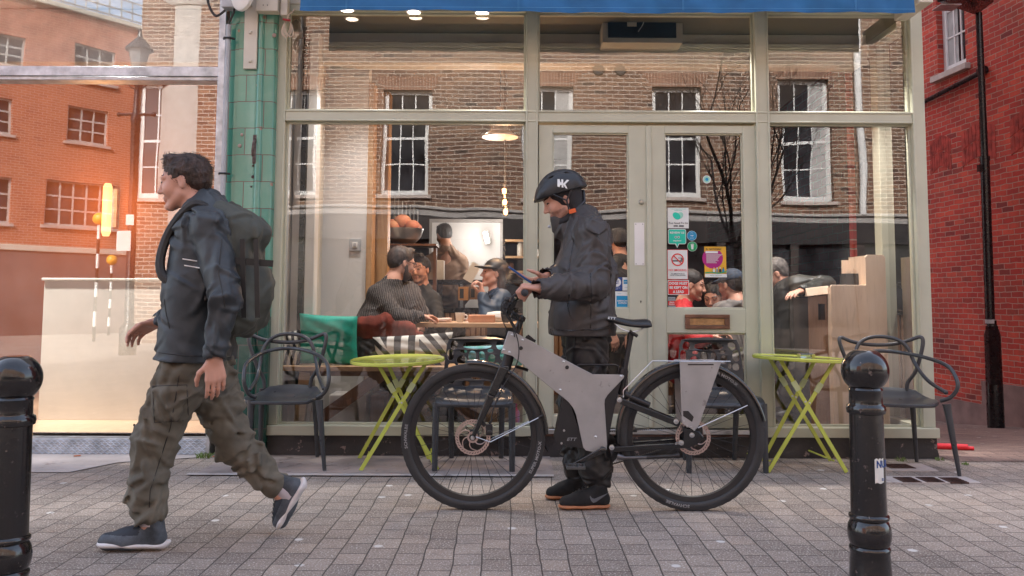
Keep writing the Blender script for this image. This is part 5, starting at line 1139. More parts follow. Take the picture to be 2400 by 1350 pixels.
# bollards
BOL = mat('bollard_paint', (.010, .0085, .009), .13, var=.2, spots=(.13, .10, .09), spotsc=45, spott=.645, bump=.35, bs=35, rvar=.25, coat=.4)
def bollard(px, pyc, Y, label, rr=52.5):
    s = F/Y; k = .0825/52.5; c = U(px, pyc, Y); zc_ = c.z; r = rr/s
    K = r/52.5
    prof = [(44.5*K, -1.0)] if False else []
    z = lambda py: zc_-(py-868)*K
    base = [(52, z(868)-0)]
    P = [(48, 0.0-0), (48, .03)]
    prof = [(50*K, -.02), (50*K, .05), (46*K, .07), (44*K, z(1290)), (43*K, z(1277)), (45*K, z(1273)), (45*K, z(1267)), (41*K, z(1263)), (45*K, z(1256)), (47.5*K, z(1243)), (48*K, z(1232)), (46*K, z(1218)), (41*K, z(1208)), (39.5*K, z(1206)), (43.5*K, z(1203)), (44.5*K, z(1199)), (43.5*K, z(1195)), (39.5*K, z(1192)), (37*K, z(970)), (37*K, z(967)), (42*K, z(965)), (43.5*K, z(956)), (42*K, z(948)), (37*K, z(945)), (36.5*K, z(942)), (36*K, z(916)), (38*K, z(912)), (37*K, z(910))]
    for a in np.linspace(-48, 62, 16): prof.append((52.5*K*math.cos(R(a)), zc_+52.5*K*math.sin(R(a))))
    prof += [(23*K, z(821.5)), (0, z(821))]
    t = thing('bollard', label, 'bollard', (c.x, Y, 0), group='black cast iron ball top bollards')
    mb = MB(); mb.lathe([p for p in prof], (c.x, Y, 0), 40); mb.build('post', BOL, t, ang=50); return t, c, K, z
t1, c_, K, z = bollard(2027, 868, 3.07, 'black ball top bollard with a torn white sticker, in front of the right chair')
R_ = 39*K+.0008; am = math.atan2(-3.07, -c_.x)
def cyl(x, y, t): a = am+x/R_; return (c_.x+(R_+t)*math.cos(a), 3.07+(R_+t)*math.sin(a), y)
mb = MB(); x0, x1 = .024, .062; zA, zB = z(1117), z(1062); n = 8
for i in range(n):
    a, b = x0+(x1-x0)*i/n, x0+(x1-x0)*(i+1)/n; mb.add([cyl(a, zA+.002*math.sin(i), 0), cyl(b, zA+.002*math.sin(i+1), 0), cyl(b, zB-.004*((i+1) % 3 == 0), 0), cyl(a, zB-.004*(i % 3 == 0), 0)], [(0, 1, 2, 3)])
mb.text('NUR', .034, lambda x, y, t: cyl(x0+.006+x, zB-.022+y, .0008), 1, 'LEFT', .0014, sx=.8); mb.text('EU', .012, lambda x, y, t: cyl(x0+.026+x, zA+.012+y, .0008), 1, 'LEFT', .0006)
mb.build('sticker', [SW, SDB], t1, uvs='none')
bollard(36, 886, 2.84, 'black ball top bollard at the left edge, in front of the left shop', 57.5)

# red tubes on the ground at the corner
RT = mat('red_tube', (.70, .02, .03), .4, var=.05); 
for a, b, r_, lab in (((2150, 1031), (2268, 1036), .022, 'thick upper red tube lying on the ground at the cafe corner'), ((2150, 1045), (2282, 1041), .014, 'thin lower red tube lying on the ground at the cafe corner')):
    p, q = U(*a, 6.1), U(*b, 6.05); p.z = slope(6.1)+r_+.005; q.z = slope(6.05)+r_+.005; mb = MB(); mb.tube(spline([p, p*.5+q*.5+Vector((0, .03, 0)), q], 5), r_, 10); mb.build('red_tube', RT, label=lab, cat='tube')
# tufts of grass
GRS = mat('grass_green', (.12, .20, .03), .6, var=.3)
def tuft(px, Y, n, h, lab):
    c = U(px, 1060, Y); mb = MB(); rnd = random.Random(n+px)
    for i in range(n):
        a = rnd.uniform(0, 6.28); b = Vector((c.x+rnd.uniform(-1, 1)*h*.9, Y+rnd.uniform(-.03, .03), .002)); l = h*rnd.uniform(.5, 1.2); d = Vector((math.cos(a)*.6, math.sin(a)*.4, 1)).normalized()
        m_ = b+d*l*.6; e = b+d*l+Vector((math.cos(a)*l*.3, 0, -l*.15)); w_ = .0018
        mb.add([b-Vector((w_, 0, 0)), b+Vector((w_, 0, 0)), m_+Vector((w_, 0, 0)), m_-Vector((w_, 0, 0)), e], [(0, 1, 2, 3), (3, 2, 4)])
    mb.build('grass_tuft', GRS, label=lab, cat='grass', uvs='none')
tuft(478, 5.62, 60, .05, 'green grass tuft at the foot of the tiled pillar'); tuft(2112, 5.62, 22, .035, 'tiny grass tuft under the right loop armed chair'); tuft(2200, 5.66, 26, .03, 'low grass tuft at the outer corner of the cafe plinth'); tuft(2262, 5.5, 30, .025, 'small grass tuft in the paving beyond the cafe corner')
# cigarette butts and leaf litter
for (px, py, lab, m_) in ((930, 1056, 'pink cigarette packet scrap by the plinth', mat('scrap_pink', (.5, .08, .15), .6)), (180, 1073, 'orange leaf scrap on the pale paving, left', mat('leaf_orange', (.45, .15, .06), .7)), (505, 1074, 'orange leaf scrap by the tiled pillar', MATS['leaf_orange'])):
    q = gp(px, py); mb = MB(); mb.beam(q+Vector((-.02, 0, .012)), q+Vector((.02, .01, .014)), .012, .006, (0, 0, 1)); mb.build('scrap', m_, label=lab, cat='litter')

# ================================================================== BICYCLE
YB = 4.295
ALU = mat('brushed_aluminium', (.47, .465, .47), .36, .6, var=.09, vs=5, bump=.08, bs=200, rvar=.2, spots=(.30, .29, .29), spotsc=9, spott=.66)
RUB = mat('tyre_rubber', (.030, .031, .034), .5, var=.15, vs=8, bump=.4, bs=120)
GBL = mat('gloss_black', (.008, .008, .009), .15, coat=.5)
MBL = mat('matt_black', (.018, .017, .019), .45, var=.1)
ROSE = mat('rotor_steel', (.60, .46, .42), .35, .8, var=.05)
TXT = mat('tyre_text', (.30, .31, .32), .6)
bk = thing('bicycle', 'electric bicycle with bare aluminium plate frame and black wheels, held by the rider', 'bicycle', (U(1365, 1021, YB).x, YB, 0))
def BP(px, py, dy=0): return U(px, py, YB+dy)
sB = F/YB
def wheel(px, rotor_near, text):
    c = BP(px, 1021); RO = c.z-.001; c = Vector((c.x, YB, RO))
    wh = MB(); 
    # rim
    prof = [(RO-.044, -.015), (RO-.044, .015), (RO-.068, .011), (RO-.073, 0), (RO-.068, -.011), (RO-.044, -.015)]
    wh.lathe(prof, tuple(c), 72, 'y'); rim = wh.build('wheel', MBL, bk)
    tw = MB(); n = 120; kk = 14; rt = .0245; vs = []
    for i in range(n):
        a = 2*math.pi*i/n
        for j in range(kk):
            b = 2*math.pi*j/kk; dr = rt*math.cos(b); dy = rt*1.0*math.sin(b)
            if dr > .015: dr = .0228 if (i+j) % 2 else .0245
            rr = RO-.0245+dr; vs.append((c.x+rr*math.cos(a), YB+dy, c.z+rr*math.sin(a)))
    tw.add(vs, [(i*kk+j, i*kk+(j+1) % kk, ((i+1) % n)*kk+(j+1) % kk, ((i+1) % n)*kk+j) for i in range(n) for j in range(kk)])
    ty = tw.build('tyre', RUB, rim, ang=60)
    def arc(t, a_mid, rad, size, out=True, m=0):
        mb = MB(); rtx = rad
        def fn(x, y, q):
            rr = rtx+(y if out else -y); a = a_mid+(-x/rtx if out else x/rtx); dd = rr-(RO-.0245); yy = math.sqrt(max(1e-6, rt*rt-dd*dd)); return (c.x+rr*math.cos(a), YB-yy-.0012, c.z+rr*math.sin(a))
        mb.text(t, size, fn, 0, 'CENTER', .0006, sx=1.15); mb.build('tyre_lettering', TXT, rim, smooth=False, uvs='none')
    for t, a, out_ in text: arc(t, R(a), RO-.0255, .0205, out_)
    sp = MB(); N = 32
    for i in range(N):
        a = 2*math.pi*i/N; off = R(38)*(1 if (i//2) % 2 else -1); sd_ = 1 if i % 2 else -1
        h = Vector((c.x+.024*math.cos(a+off), YB+sd_*.03, c.z+.024*math.sin(a+off))); e = Vector((c.x+(RO-.073)*math.cos(a), YB, c.z+(RO-.073)*math.sin(a))); sp.tube([h, e], .0011, 4, caps=False)
    sp.build('spokes', MBL, rim, uvs='none')
    hb = MB(); hb.lathe([(.012, -.055), (.014, -.04), (.028, -.036), (.028, -.028), (.018, -.02), (.018, .02), (.028, .028), (.028, .036), (.012, .055)], tuple(c), 24, 'y'); hb.build('hub', MBL, rim)
    ro = MB(); yr = YB-.045; rd = .0885
    outer = [(rd*math.cos(t)*(1+.012*math.sin(t*24)), rd*math.sin(t)*(1+.012*math.sin(t*24))) for t in np.linspace(0, 2*math.pi, 97)[:-1]]
    inner = [(.069*math.cos(t), .069*math.sin(t)) for t in np.linspace(0, 2*math.pi, 49)[:-1]]
    holes = [ell(.079*math.cos(t), .079*math.sin(t), .0022, .006, t+.5, 6) for t in np.linspace(0, 2*math.pi, 37)[:-1]]
    ro.plate(outer, [inner]+holes, lambda x, y, t: (c.x+x, yr+t, c.z+y), 0, .002)
    for k in range(6):
        t0 = 2*math.pi*k/6; pts = [Vector((c.x+r_*math.cos(t0+w_), yr+.001, c.z+r_*math.sin(t0+w_))) for r_, w_ in ((.024, 0), (.04, .12), (.056, .42), (.071, .85))]; ro.tube(spline(pts, 4), .0028, 5)
    ro.lathe([(.018, -.001), (.028, -.001), (.028, .002), (.018, .002), (.018, -.001)], (c.x, yr, c.z), 24, 'y'); ro.build('brake_disc', ROSE, rim)
    return c, RO
cF, RO = wheel(1109, True, (('SCHWALBE', 180, True), ('SUPER MOTO-X', -18, False)))
cR, _ = wheel(1620, True, (('SCHWALBE', -103, True), ('SUPER MOTO-X', 62, True)))
# aluminium side plates
FP = [(1192, 776), (1175, 827), (1200, 834), (1292, 910), (1319, 931), (1333, 943), (1343, 956), (1350, 972), (1367, 1049), (1373, 1056), (1408, 1063), (1417, 1061), (1422, 1054), (1423, 1042), (1417, 947), (1418, 936), (1424, 926), (1462, 886), (1463, 881), (1459, 878), (1389, 877), (1350, 857), (1207, 779)]
for dy in (-.052, .048):
    pts = [BP(x, y, dy) for x, y in FP]; mb = MB(); mb.plate([(p.x, p.z) for p in pts][::1], [], lambda x, y, t: (x, YB+dy+t, y), 0, .004)
    fpo = mb.build('frame_plate', ALU, bk, bevel=.0018)
    if dy < 0:
        mb = MB()
        for px, py in ((1225, 797), (1194, 826), (1321, 848), (1313, 914), (1396, 1024), (1200, 785), (1181, 820), (1455, 882)):
            q = BP(px, py, dy); mb.lathe([(0, -.003), (.0035, -.003), (.0042, -.0025), (.006, -.001), (.007, 0)], (q.x, q.y, q.z), 10, 'y')
        mb.build('screw', STEEL, fpo)
        for px, py in ((1329, 861), (1221, 816)):
            mb = MB(); q = BP(px, py, dy); mb.lathe([(0, -.006), (.006, -.006), (.009, -.003), (.010, 0)], (q.x, q.y, q.z), 14, 'y'); mb.build('frame_grommet', CHAR, fpo)
mb = MB(); a, b = BP(1192, 776, 0), BP(1175, 827, 0); mb.beam(a, b, .097, .003, (1, 0, .3)) ; 
mb.build('head_plate', ALU, bk, bevel=.001)
mb = MB(); pts = [BP(x, y) for x, y in ((1207, 781), (1350, 859), (1389, 879), (1459, 880))]
for p, q in zip(pts, pts[1:]): mb.beam(p, q, .094, .002, (0, 0, 1)) if False else mb.add([(p.x, YB-.047, p.z), (q.x, YB-.047, q.z), (q.x, YB+.047, q.z), (p.x, YB+.047, p.z)], [(0, 1, 2, 3)])
pts = [BP(x, y) for x, y in ((1178, 826), (1200, 832), (1292, 908), (1319, 929))]
for p, q in zip(pts, pts[1:]): mb.add([(p.x, YB-.047, p.z), (q.x, YB-.047, q.z), (q.x, YB+.047, q.z), (p.x, YB+.047, p.z)], [(0, 1, 2, 3)])
mb.build('frame_web', MBL, bk, smooth=False)
# black battery box and motor body
def slab(name, pts, d0, d1, m, bev=.003, par=None): 
    p = [BP(x, y, d0) for x, y in pts]; mb = MB(); mb.plate([(q.x, q.z) for q in p][::-1], [], lambda x, y, t: (x, YB+t, y), d0, d1); return mb.build(name, m, par or bk, bevel=bev)
bb = slab('battery_box', [(1319, 931), (1338, 950), (1372, 1052), (1364, 1051), (1308, 1042), (1299, 1028)], -.045, .044, MBL)
mb = MB(); q = BP(1340, 1030, -.0455); mb.text('ETT', .022, lambda x, y, t: (q.x+x+y*.35, q.y, q.z+y), 0, 'CENTER', .0004, sx=1.25); mb.build('emblem', TXT, bb, smooth=False)
mb = MB()
for px, py in ((1322, 1009), (1316, 1039)): q = BP(px, py, -.045); mb.lathe([(0, -.002), (.005, -.002), (.006, 0)], (q.x, q.y, q.z), 12, 'y')
mb.build('screw', STEEL, bb)
slab('motor_housing', [(1350, 880), (1455, 882), (1455, 900), (1446, 930), (1432, 1000), (1422, 1052), (1385, 1056), (1345, 960)], -.046, .044, MBL)
mb = MB(); pts = [BP(1352, 858, 0), BP(1356, 855, 0), BP(1442, 855, 0), BP(1449, 858, 0), BP(1450, 876, 0)]; mb.tube(pts, .005, 8); mb.build('carry_handle', MBL, bk)
mb = MB(); a, b = BP(1232, 789), BP(1255, 800); mb.beam(a, b, .02, .014, (0, 0, 1)); mb.beam(a+Vector((.01, 0, .008)), b+Vector((-.01, 0, .008)), .012, .01, (0, 0, 1)); mb.build('power_switch', MBL, bk, bevel=.002)
# fork
fk = MB(); top = BP(1192, 842); h = Vector((cF.x, YB, cF.z))
fk.tube([BP(1196, 824), BP(1189, 848)], [.028, .027], 18); fk.tube([BP(1190, 846), BP(1184, 862)], [.026, .030], 14)
fk.build('head_tube', MBL, bk)
fk = MB(); fk.beam(Vector((BP(1183, 862).x, YB-.062, BP(1183, 862).z)), Vector((BP(1183, 862).x, YB+.062, BP(1183, 862).z)), .045, .03, (0, 0, 1))
for s in (-1, 1):
    a = BP(1182, 858, 0); a.y = YB+s*.058; b = Vector((h.x, YB+s*.056, h.z)); m_ = a*.6+b*.4
    fk.beam(a, m_, .050, .026, (0, 1, 0), w2=.042); fk.beam(m_, b, .042, .024, (0, 1, 0), w2=.020)
fk.build('fork', GBL, bk, bevel=.006, seg=3)
mb = MB(); q = BP(1147, 1008, -.055); mb.box(q.x-.018, q.x+.016, q.y-.012, q.y+.02, q.z-.025, q.z+.03); q2 = BP(1150, 995, -.055); mb.lathe([(0, -.016), (.012, -.014), (.015, 0)], (q.x+.002, q.y-.002, q.z-.01), 14, 'y'); mb.beam(q+Vector((-.02, .005, .02)), q+Vector((-.045, .008, .045)), .02, .014, (0, 1, 0)); mb.tube([q+Vector((.0, 0, .03)), q2+Vector((.0, 0, .02))], .006, 8); mb.build('brake_caliper', MBL, bk, bevel=.003)
mb = MB(); mb.lathe([(0, -.075), (.008, -.075), (.011, -.070), (.011, .07), (0, .07)], tuple(h), 16, 'y'); mb.build('axle', STEEL, bk)
# stem, bars
mb = MB(); mb.tube([BP(1208, 785), BP(1222, 745)], .017, 16); mb.tube([BP(1220, 752), BP(1224, 741)], .021, 16); mb.beam(BP(1226, 748), BP(1198, 737), .035, .034, (0, 1, 0)); mb.build('stem', GBL, bk, bevel=.004)
mb = MB(); mb.beam(BP(1189, 738), BP(1209, 700), .027, .028, (0, 1, 0)); mb.build('riser', GBL, bk, bevel=.004)
GP = U(1230, 686, YB-.30)            # near end of the grip
b0 = BP(1209, 701, 0); mb = MB(); far = Vector((b0.x*2-GP.x, YB+.30, GP.z)); far.x = GP.x
ctr = [Vector((GP.x, YB-.30, GP.z)), Vector((GP.x-.004, YB-.17, GP.z+.002)), Vector((b0.x+.012, YB-.07, b0.z+.006)), Vector((b0.x, YB, b0.z)), Vector((b0.x+.012, YB+.07, b0.z+.006)), Vector((GP.x-.004, YB+.17, GP.z+.002)), Vector((GP.x, YB+.30, GP.z))]
mb.tube(spline(ctr, 6), .0115, 12); hbo = mb.build('handlebar', GBL, bk)
for s in (-1, 1):
    mb = MB(); mb.tube([Vector((GP.x, YB+s*.305, GP.z)), Vector((GP.x-.003, YB+s*.18, GP.z+.002))], [.0175, .0165], 16); mb.lathe([(0, -.006), (.006, -.0055), (.014, -.002), (.0175, .001)], (GP.x, YB+s*.305, GP.z), 16, 'y') if s < 0 else None
    mb.build('grip', mat('grip_rubber', (.03, .032, .036), .6, bump=.5, bs=200) if 'grip_rubber' not in MATS else MATS['grip_rubber'], hbo)
    mb = MB(); e = Vector((GP.x-.01, YB+s*.15, GP.z)); mb.tube(spline([e, e+Vector((-.035, s*.01, -.01)), e+Vector((-.055, s*.05, -.03)), e+Vector((-.058, s*.10, -.045))], 5), [.008, .006], 8); mb.box(e.x-.03, e.x+.005, e.y-.012, e.y+.012, e.z-.02, e.z+.012); mb.build('brake_lever', MBL, hbo)
mb = MB(); mb.sphere(BP(1190, 702, -.05), (.018, .022, .014), 14); mb.beam(BP(1184, 716, -.03), BP(1200, 722, .04), .03, .025, (0, 0, 1)); mb.sphere(BP(1184, 730, .02), (.018, .02, .02), 12); mb.build('headlamp_mount', MBL, bk)
mb = MB()
for pts in ([(1192, 702), (1177, 710), (1175, 735), (1182, 760), (1196, 785), (1207, 808), (1218, 816)], [(1188, 706), (1176, 722), (1190, 745), (1205, 772), (1214, 800), (1216, 830), (1208, 860), (1180, 905), (1156, 960), (1151, 992)], [(1195, 698), (1181, 722), (1196, 752), (1208, 775), (1220, 817)], [(1198, 705), (1185, 733), (1200, 758), (1206, 790)], [(1186, 712), (1198, 730), (1212, 745), (1218, 770), (1212, 795)], [(1203, 700), (1190, 716), (1192, 738), (1208, 768), (1222, 800)]):
    mb.tube(spline([BP(x, y, -.065+.006*k*(1 if len(pts) % 2 else -.6)) for k, (x, y) in enumerate(pts)], 6), .0030, 6)
mb.build('cables', MBL, bk)
# front mudguard (two thin arcs) and stays
def guard(c, a0, a1, r_, w_=.030, m=GBL):
    mb = MB(); n = 40; vs = []
    for i in range(n+1):
        a = R(a0+(a1-a0)*i/n)
        for j, (dy, dr) in enumerate(((-w_, -.016), (-w_*.75, -.004), (0, 0), (w_*.75, -.004), (w_, -.016))):
            for th in (0, -.002): vs.append((c.x+(r_+dr+th)*math.cos(a), YB+dy, c.z+(r_+dr+th)*math.sin(a)))
    k = 10
    for i in range(n):
        for j in range(4):
            a = i*k+j*2; mb.f += []
    fs = []
    for i in range(n):
        for j in range(4):
            a = i*k+j*2; fs += [(a, a+k, a+k+2, a+2), (a+1, a+3, a+k+3, a+k+1)]
        for j in (0, 4): a = i*k+j*2; fs.append((a, a+1, a+k+1, a+k))
    mb.add(vs, fs); return mb
mb = guard(cF, 95, 2, RO+.018, .033); mb.build('front_mudguard', GBL, bk)
mb = MB(); mb.tube(spline([Vector((cF.x+(RO+.014)*math.cos(R(4)), YB, cF.z+(RO+.014)*math.sin(R(4)))), BP(1270, 1030), BP(1284, 1058)], 5), [.012, .008], 8, flat=((1, 0, 0), .3)); mb.build('mud_flap', MBL, bk)
mb = MB(); mb.tube(spline([BP(1115, 1024, -.065), BP(1149, 1036, -.065), BP(1268, 976, -.035)], 1), .0027, 6); mb.tube([BP(1149, 1030, .06), BP(1268, 974, .035)], .0027, 6); mb.tube([BP(1262, 979, -.034), BP(1272, 973, -.034)], .006, 6, m=1); mb.build('mudguard_stay', [STEEL, MBL], bk)
mb = MB(); mb.tube([BP(1207, 858, .03), BP(1238, 868, .03)], .008, 8, m=0); mb.build('light_spring', MBL, bk)
mb = guard(cR, 196, 12, RO+.020, .034); mb.build('rear_mudguard', GBL, bk)
mb = MB(); mb.tube(spline([Vector((cR.x+(RO+.016)*math.cos(R(14)), YB, cR.z+(RO+.016)*math.sin(R(14)))), BP(1782, 990), BP(1791, 1004)], 5), [.018, .010], 8, flat=((1, 0, 0), .35)); mb.build('mud_flap', MBL, bk)
mb = MB(); mb.tube([BP(1636, 1003, -.06), BP(1752, 950, -.04)], .0027, 6); mb.build('mudguard_stay', STEEL, bk)
# rear triangle
mb = MB()
for s in (-1, 1):
    a, b = BP(1452, 937, 0), BP(1587, 990, 0); a.y = b.y = YB+s*.062; mb.beam(a, b, .030, .016, (0, 1, 0))
    a, b = BP(1433, 1049, 0), BP(1598, 1039, 0); a.y = YB+s*.05; b.y = YB+s*.062; mb.beam(a, b, .026, .018, (0, 1, 0))
    q = [BP(x, y, 0) for x, y in ((1590, 990), (1600, 1000), (1632, 1006), (1642, 1020), (1630, 1034), (1606, 1045), (1592, 1045), (1596, 1010))]; mb.plate([(p.x, p.z) for p in q][::-1], [], lambda x, y, t: (x, YB+s*.066+t, y), -.006, .006)
mb.build('swing_arm', GBL, bk, bevel=.003)
mb = MB(); q = BP(1590, 1040, -.073); mb.text('ETT', .016, lambda x, y, t: (q.x+x, q.y-.001, q.z+y), 0, 'CENTER', .0003, sx=1.2); mb.build('emblem', TXT, bk, smooth=False)
mb = MB(); mb.tube([BP(1465, 925, -.02), BP(1522, 950, -.02)], .016, 12); mb.tube([BP(1463, 924, -.02), BP(1472, 928, -.02)], .021, 12); mb.build('shock', MBL, bk)
mb = MB()
for px, py in ((1452, 937), (1585, 988), (1434, 1049), (1597, 1038), (1622, 1020)): q = BP(px, py, -.075); mb.lathe([(0, -.004), (.004, -.004), (.006, -.001), (.013, 0), (.013, .012)], tuple(q), 14, 'y')
mb.build('pivot_bolt', STEEL, bk)
mb = MB(); q = BP(1638, 1010, -.055); mb.box(q.x-.025, q.x+.02, q.y, q.y+.02, q.z-.02, q.z+.02); mb.build('rear_caliper', MBL, bk, bevel=.003)
# cranks, chainring, belt
bbp = BP(1409, 1049, 0); mb = MB(); a = Vector((bbp.x, YB-.075, bbp.z)); b = BP(1342, 1090, -.09); mb.beam(a, b, .030, .014, (0, 1, 0), w2=.018); mb.lathe([(0, -.012), (.010, -.012), (.018, -.006), (.018, .02)], tuple(a), 18, 'y'); mb.build('crank', GBL, bk, bevel=.004); mb = MB()
a2 = Vector((bbp.x, YB+.07, bbp.z)); b2 = Vector((2*bbp.x-b.x, YB+.085, 2*bbp.z-b.z)); mb.beam(a2, b2, .030, .014, (0, 1, 0), w2=.018); mb.build('crank', GBL, bk, bevel=.004)
def pedal(c, s):
    mb = MB(); mb.box(c.x-.045, c.x+.045, c.y-.012, c.y+.012, c.z-.008, c.z+.008); mb.box(c.x-.045, c.x+.045, c.y+s*.075-.006, c.y+s*.075+.006, c.z-.007, c.z+.007)
    for x in (-.042, -.014, .014, .042): mb.box(c.x+x-.004, c.x+x+.004, min(c.y, c.y+s*.08), max(c.y, c.y+s*.08), c.z-.006, c.z+.010)
    mb.build('pedal', mat('pedal_grey', (.10, .10, .10), .4, .5) if 'pedal_grey' not in MATS else MATS['pedal_grey'], bk, bevel=.002)
pedal(BP(1347, 1090, -.10), -1); pedal(b2+Vector((0, .02, 0)), 1)
mb = MB(); cr_ = BP(1411, 1052, .05); mb.lathe([(.060, -.002), (.087, -.002), (.087, .003), (.060, .003), (.060, -.002)], tuple(cr_), 48, 'y')
for k in range(4): t = k*math.pi/2+.6; mb.beam(cr_, cr_+Vector((math.cos(t)*.068, 0, math.sin(t)*.068)), .02, .004, (0, 1, 0))
mb.build('chainring', MBL, bk)
mb = MB(); rc_ = Vector((cR.x, YB+.05, cR.z)); r1, r2 = .089, .038
for (a0, p0, p1) in ((1, cr_+Vector((.01, 0, r1)), rc_+Vector((0, 0, r2))), (-1, cr_+Vector((.01, 0, -r1)), rc_+Vector((0, 0, -r2)))):
    mb.beam(p0, p1, .004, .012, (0, 1, 0)); n = 40
    for k in range(n): q = p0+(p1-p0)*k/n; mb.box(q.x-.002, q.x+.002, YB+.045, YB+.055, q.z-a0*.002-.003, q.z-a0*.002+.003)
mb.torus(tuple(rc_), r2, .006, 'y', 30, 6); mb.build('drive_belt', MBL, bk)
# kickstand
mb = MB(); mb.tube([BP(1447, 1070, -.05), BP(1462, 1073, -.055)], [.017, .013], 10, m=1); mb.tube([BP(1458, 1073, -.055), BP(1516, 1072, -.06)], .0075, 10, m=1); mb.tube([BP(1515, 1072, -.06), BP(1582, 1069, -.06)], .0085, 10); mb.tube([BP(1578, 1069, -.06), BP(1592, 1067, -.06)], [.010, .014], 10); mb.build('kickstand', [MBL, mat('stand_grey', (.12, .12, .13), .3, .5)], bk)
# saddle and post
mb = MB(); mb.tube([BP(1455, 925), BP(1466, 868)], .0155, 16); mb.tube([BP(1463, 872), BP(1478, 790)], .0135, 16); mb.tube([BP(1459, 880), BP(1463, 862)], .019, 16); mb.tube([BP(1477, 795), BP(1480, 778)], .015, 12); mb.tube([BP(1475, 776, -.02), BP(1494, 788, -.02)], .009, 8); mb.tube([BP(1475, 776, .02), BP(1494, 788, .02)], .009, 8); mb.build('seat_post', MBL, bk)
sd_ = [  # station px, top py, bottom py, half width
    (1413, 745, 750, .012), (1420, 741, 753, .020), (1434, 740, 757, .025), (1455, 744, 762, .033), (1475, 748, 766, .045), (1495, 748, 768, .064), (1510, 746, 770, .074), (1521, 748, 768, .072), (1526, 754, 764, .055)]
vs = []; n = 16
for px, t_, b_, hw in sd_:
    T, B = BP(px, t_), BP(px, b_); cz, rz = (T.z+B.z)/2, (T.z-B.z)/2
    for j in range(n):
        a = 2*math.pi*j/n; sa = math.sin(a); z_ = rz*sa if sa > 0 else rz*sa*(1.0-.0); vs.append((T.x, YB+hw*math.cos(a), cz+z_-(.010*abs(math.cos(a))**2 if hw > .03 else 0)))
k = len(sd_); mb = MB(); mb.add(vs, [(i*n+j, i*n+(j+1) % n, (i+1)*n+(j+1) % n, (i+1)*n+j) for i in range(k-1) for j in range(n)]+[tuple(range(n-1, -1, -1)), tuple((k-1)*n+j for j in range(n))])
sdo = mb.build('saddle', mat('saddle_vinyl', (.018, .018, .020), .38, var=.1), bk, ang=180); sdm = sdo.modifiers.new('s', 'SUBSURF'); sdm.levels = 2; sdm.render_levels = 2
mb = MB(); q = BP(1434, 746, -.0235); mb.text('ETT', .020, lambda x, y, t: (q.x+x+y*.3, q.y-.002+y*.9, q.z+y*.8-x*.10), 0, 'CENTER', .0005, sx=1.2); mb.build('emblem', SW, sdo, smooth=False)
mb = MB()
for s in (-1, 1): mb.tube(spline([BP(1440, 757, s*.012), BP(1455, 770, s*.02), BP(1480, 778, s*.022), BP(1502, 772, s*.03), BP(1512, 766, s*.035)], 4), .0035, 6)
mb.build('saddle_rail', STEEL, bk)
# rear rack plates
rp = [(1593, 847), (1691, 847), (1636, 1002), (1627, 1009), (1598, 992)]
slot = [(1612, 853), (1672, 853), (1673, 856), (1612, 856)]; hole = [(1601, 963), (1613, 963), (1626, 977), (1622, 989), (1601, 975)]
for s in (-1, 1):
    dy = s*.075; P_ = lambda L_: [(BP(x, y, -.075).x, BP(x, y, -.075).z) for x, y in L_]
    mb = MB(); mb.plate(P_(rp)[::-1], [], lambda x, y, t: (x, YB+dy+t, y), 0, .003); ro_ = mb.build('rack_plate', ALU, bk, bevel=.0006)
    if s < 0:
        mb = MB()
        for L_ in (slot, hole): mb.plate(P_(L_)[::-1], [], lambda x, y, t: (x, YB+dy-.001+t, y), 0, .002)
        mb.build('cut_out', CHAR, ro_)
        mb = MB()
        for px, py in ((1602, 987), (1610, 999), (1620, 1002), (1627, 1007)): q = BP(px, py, dy); mb.lathe([(0, -.003), (.005, -.003), (.006, 0)], tuple(q), 10, 'y')
        mb.build('screw', STEEL, ro_)
mb = MB(); a, b = BP(1593, 847, 0), BP(1691, 847, 0); mb.box(a.x, b.x, YB-.074, YB+.078, a.z-.003, a.z); mb.build('rack_top', ALU, bk)
mb = MB()
for s in (-1, 1): mb.tube([BP(1712, 847, s*.055), BP(1529, 846, s*.055), BP(1461, 915, s*.055), BP(1461, 932, s*.055)], .0028, 6)
mb.build('rack_rod', STEEL, bk)
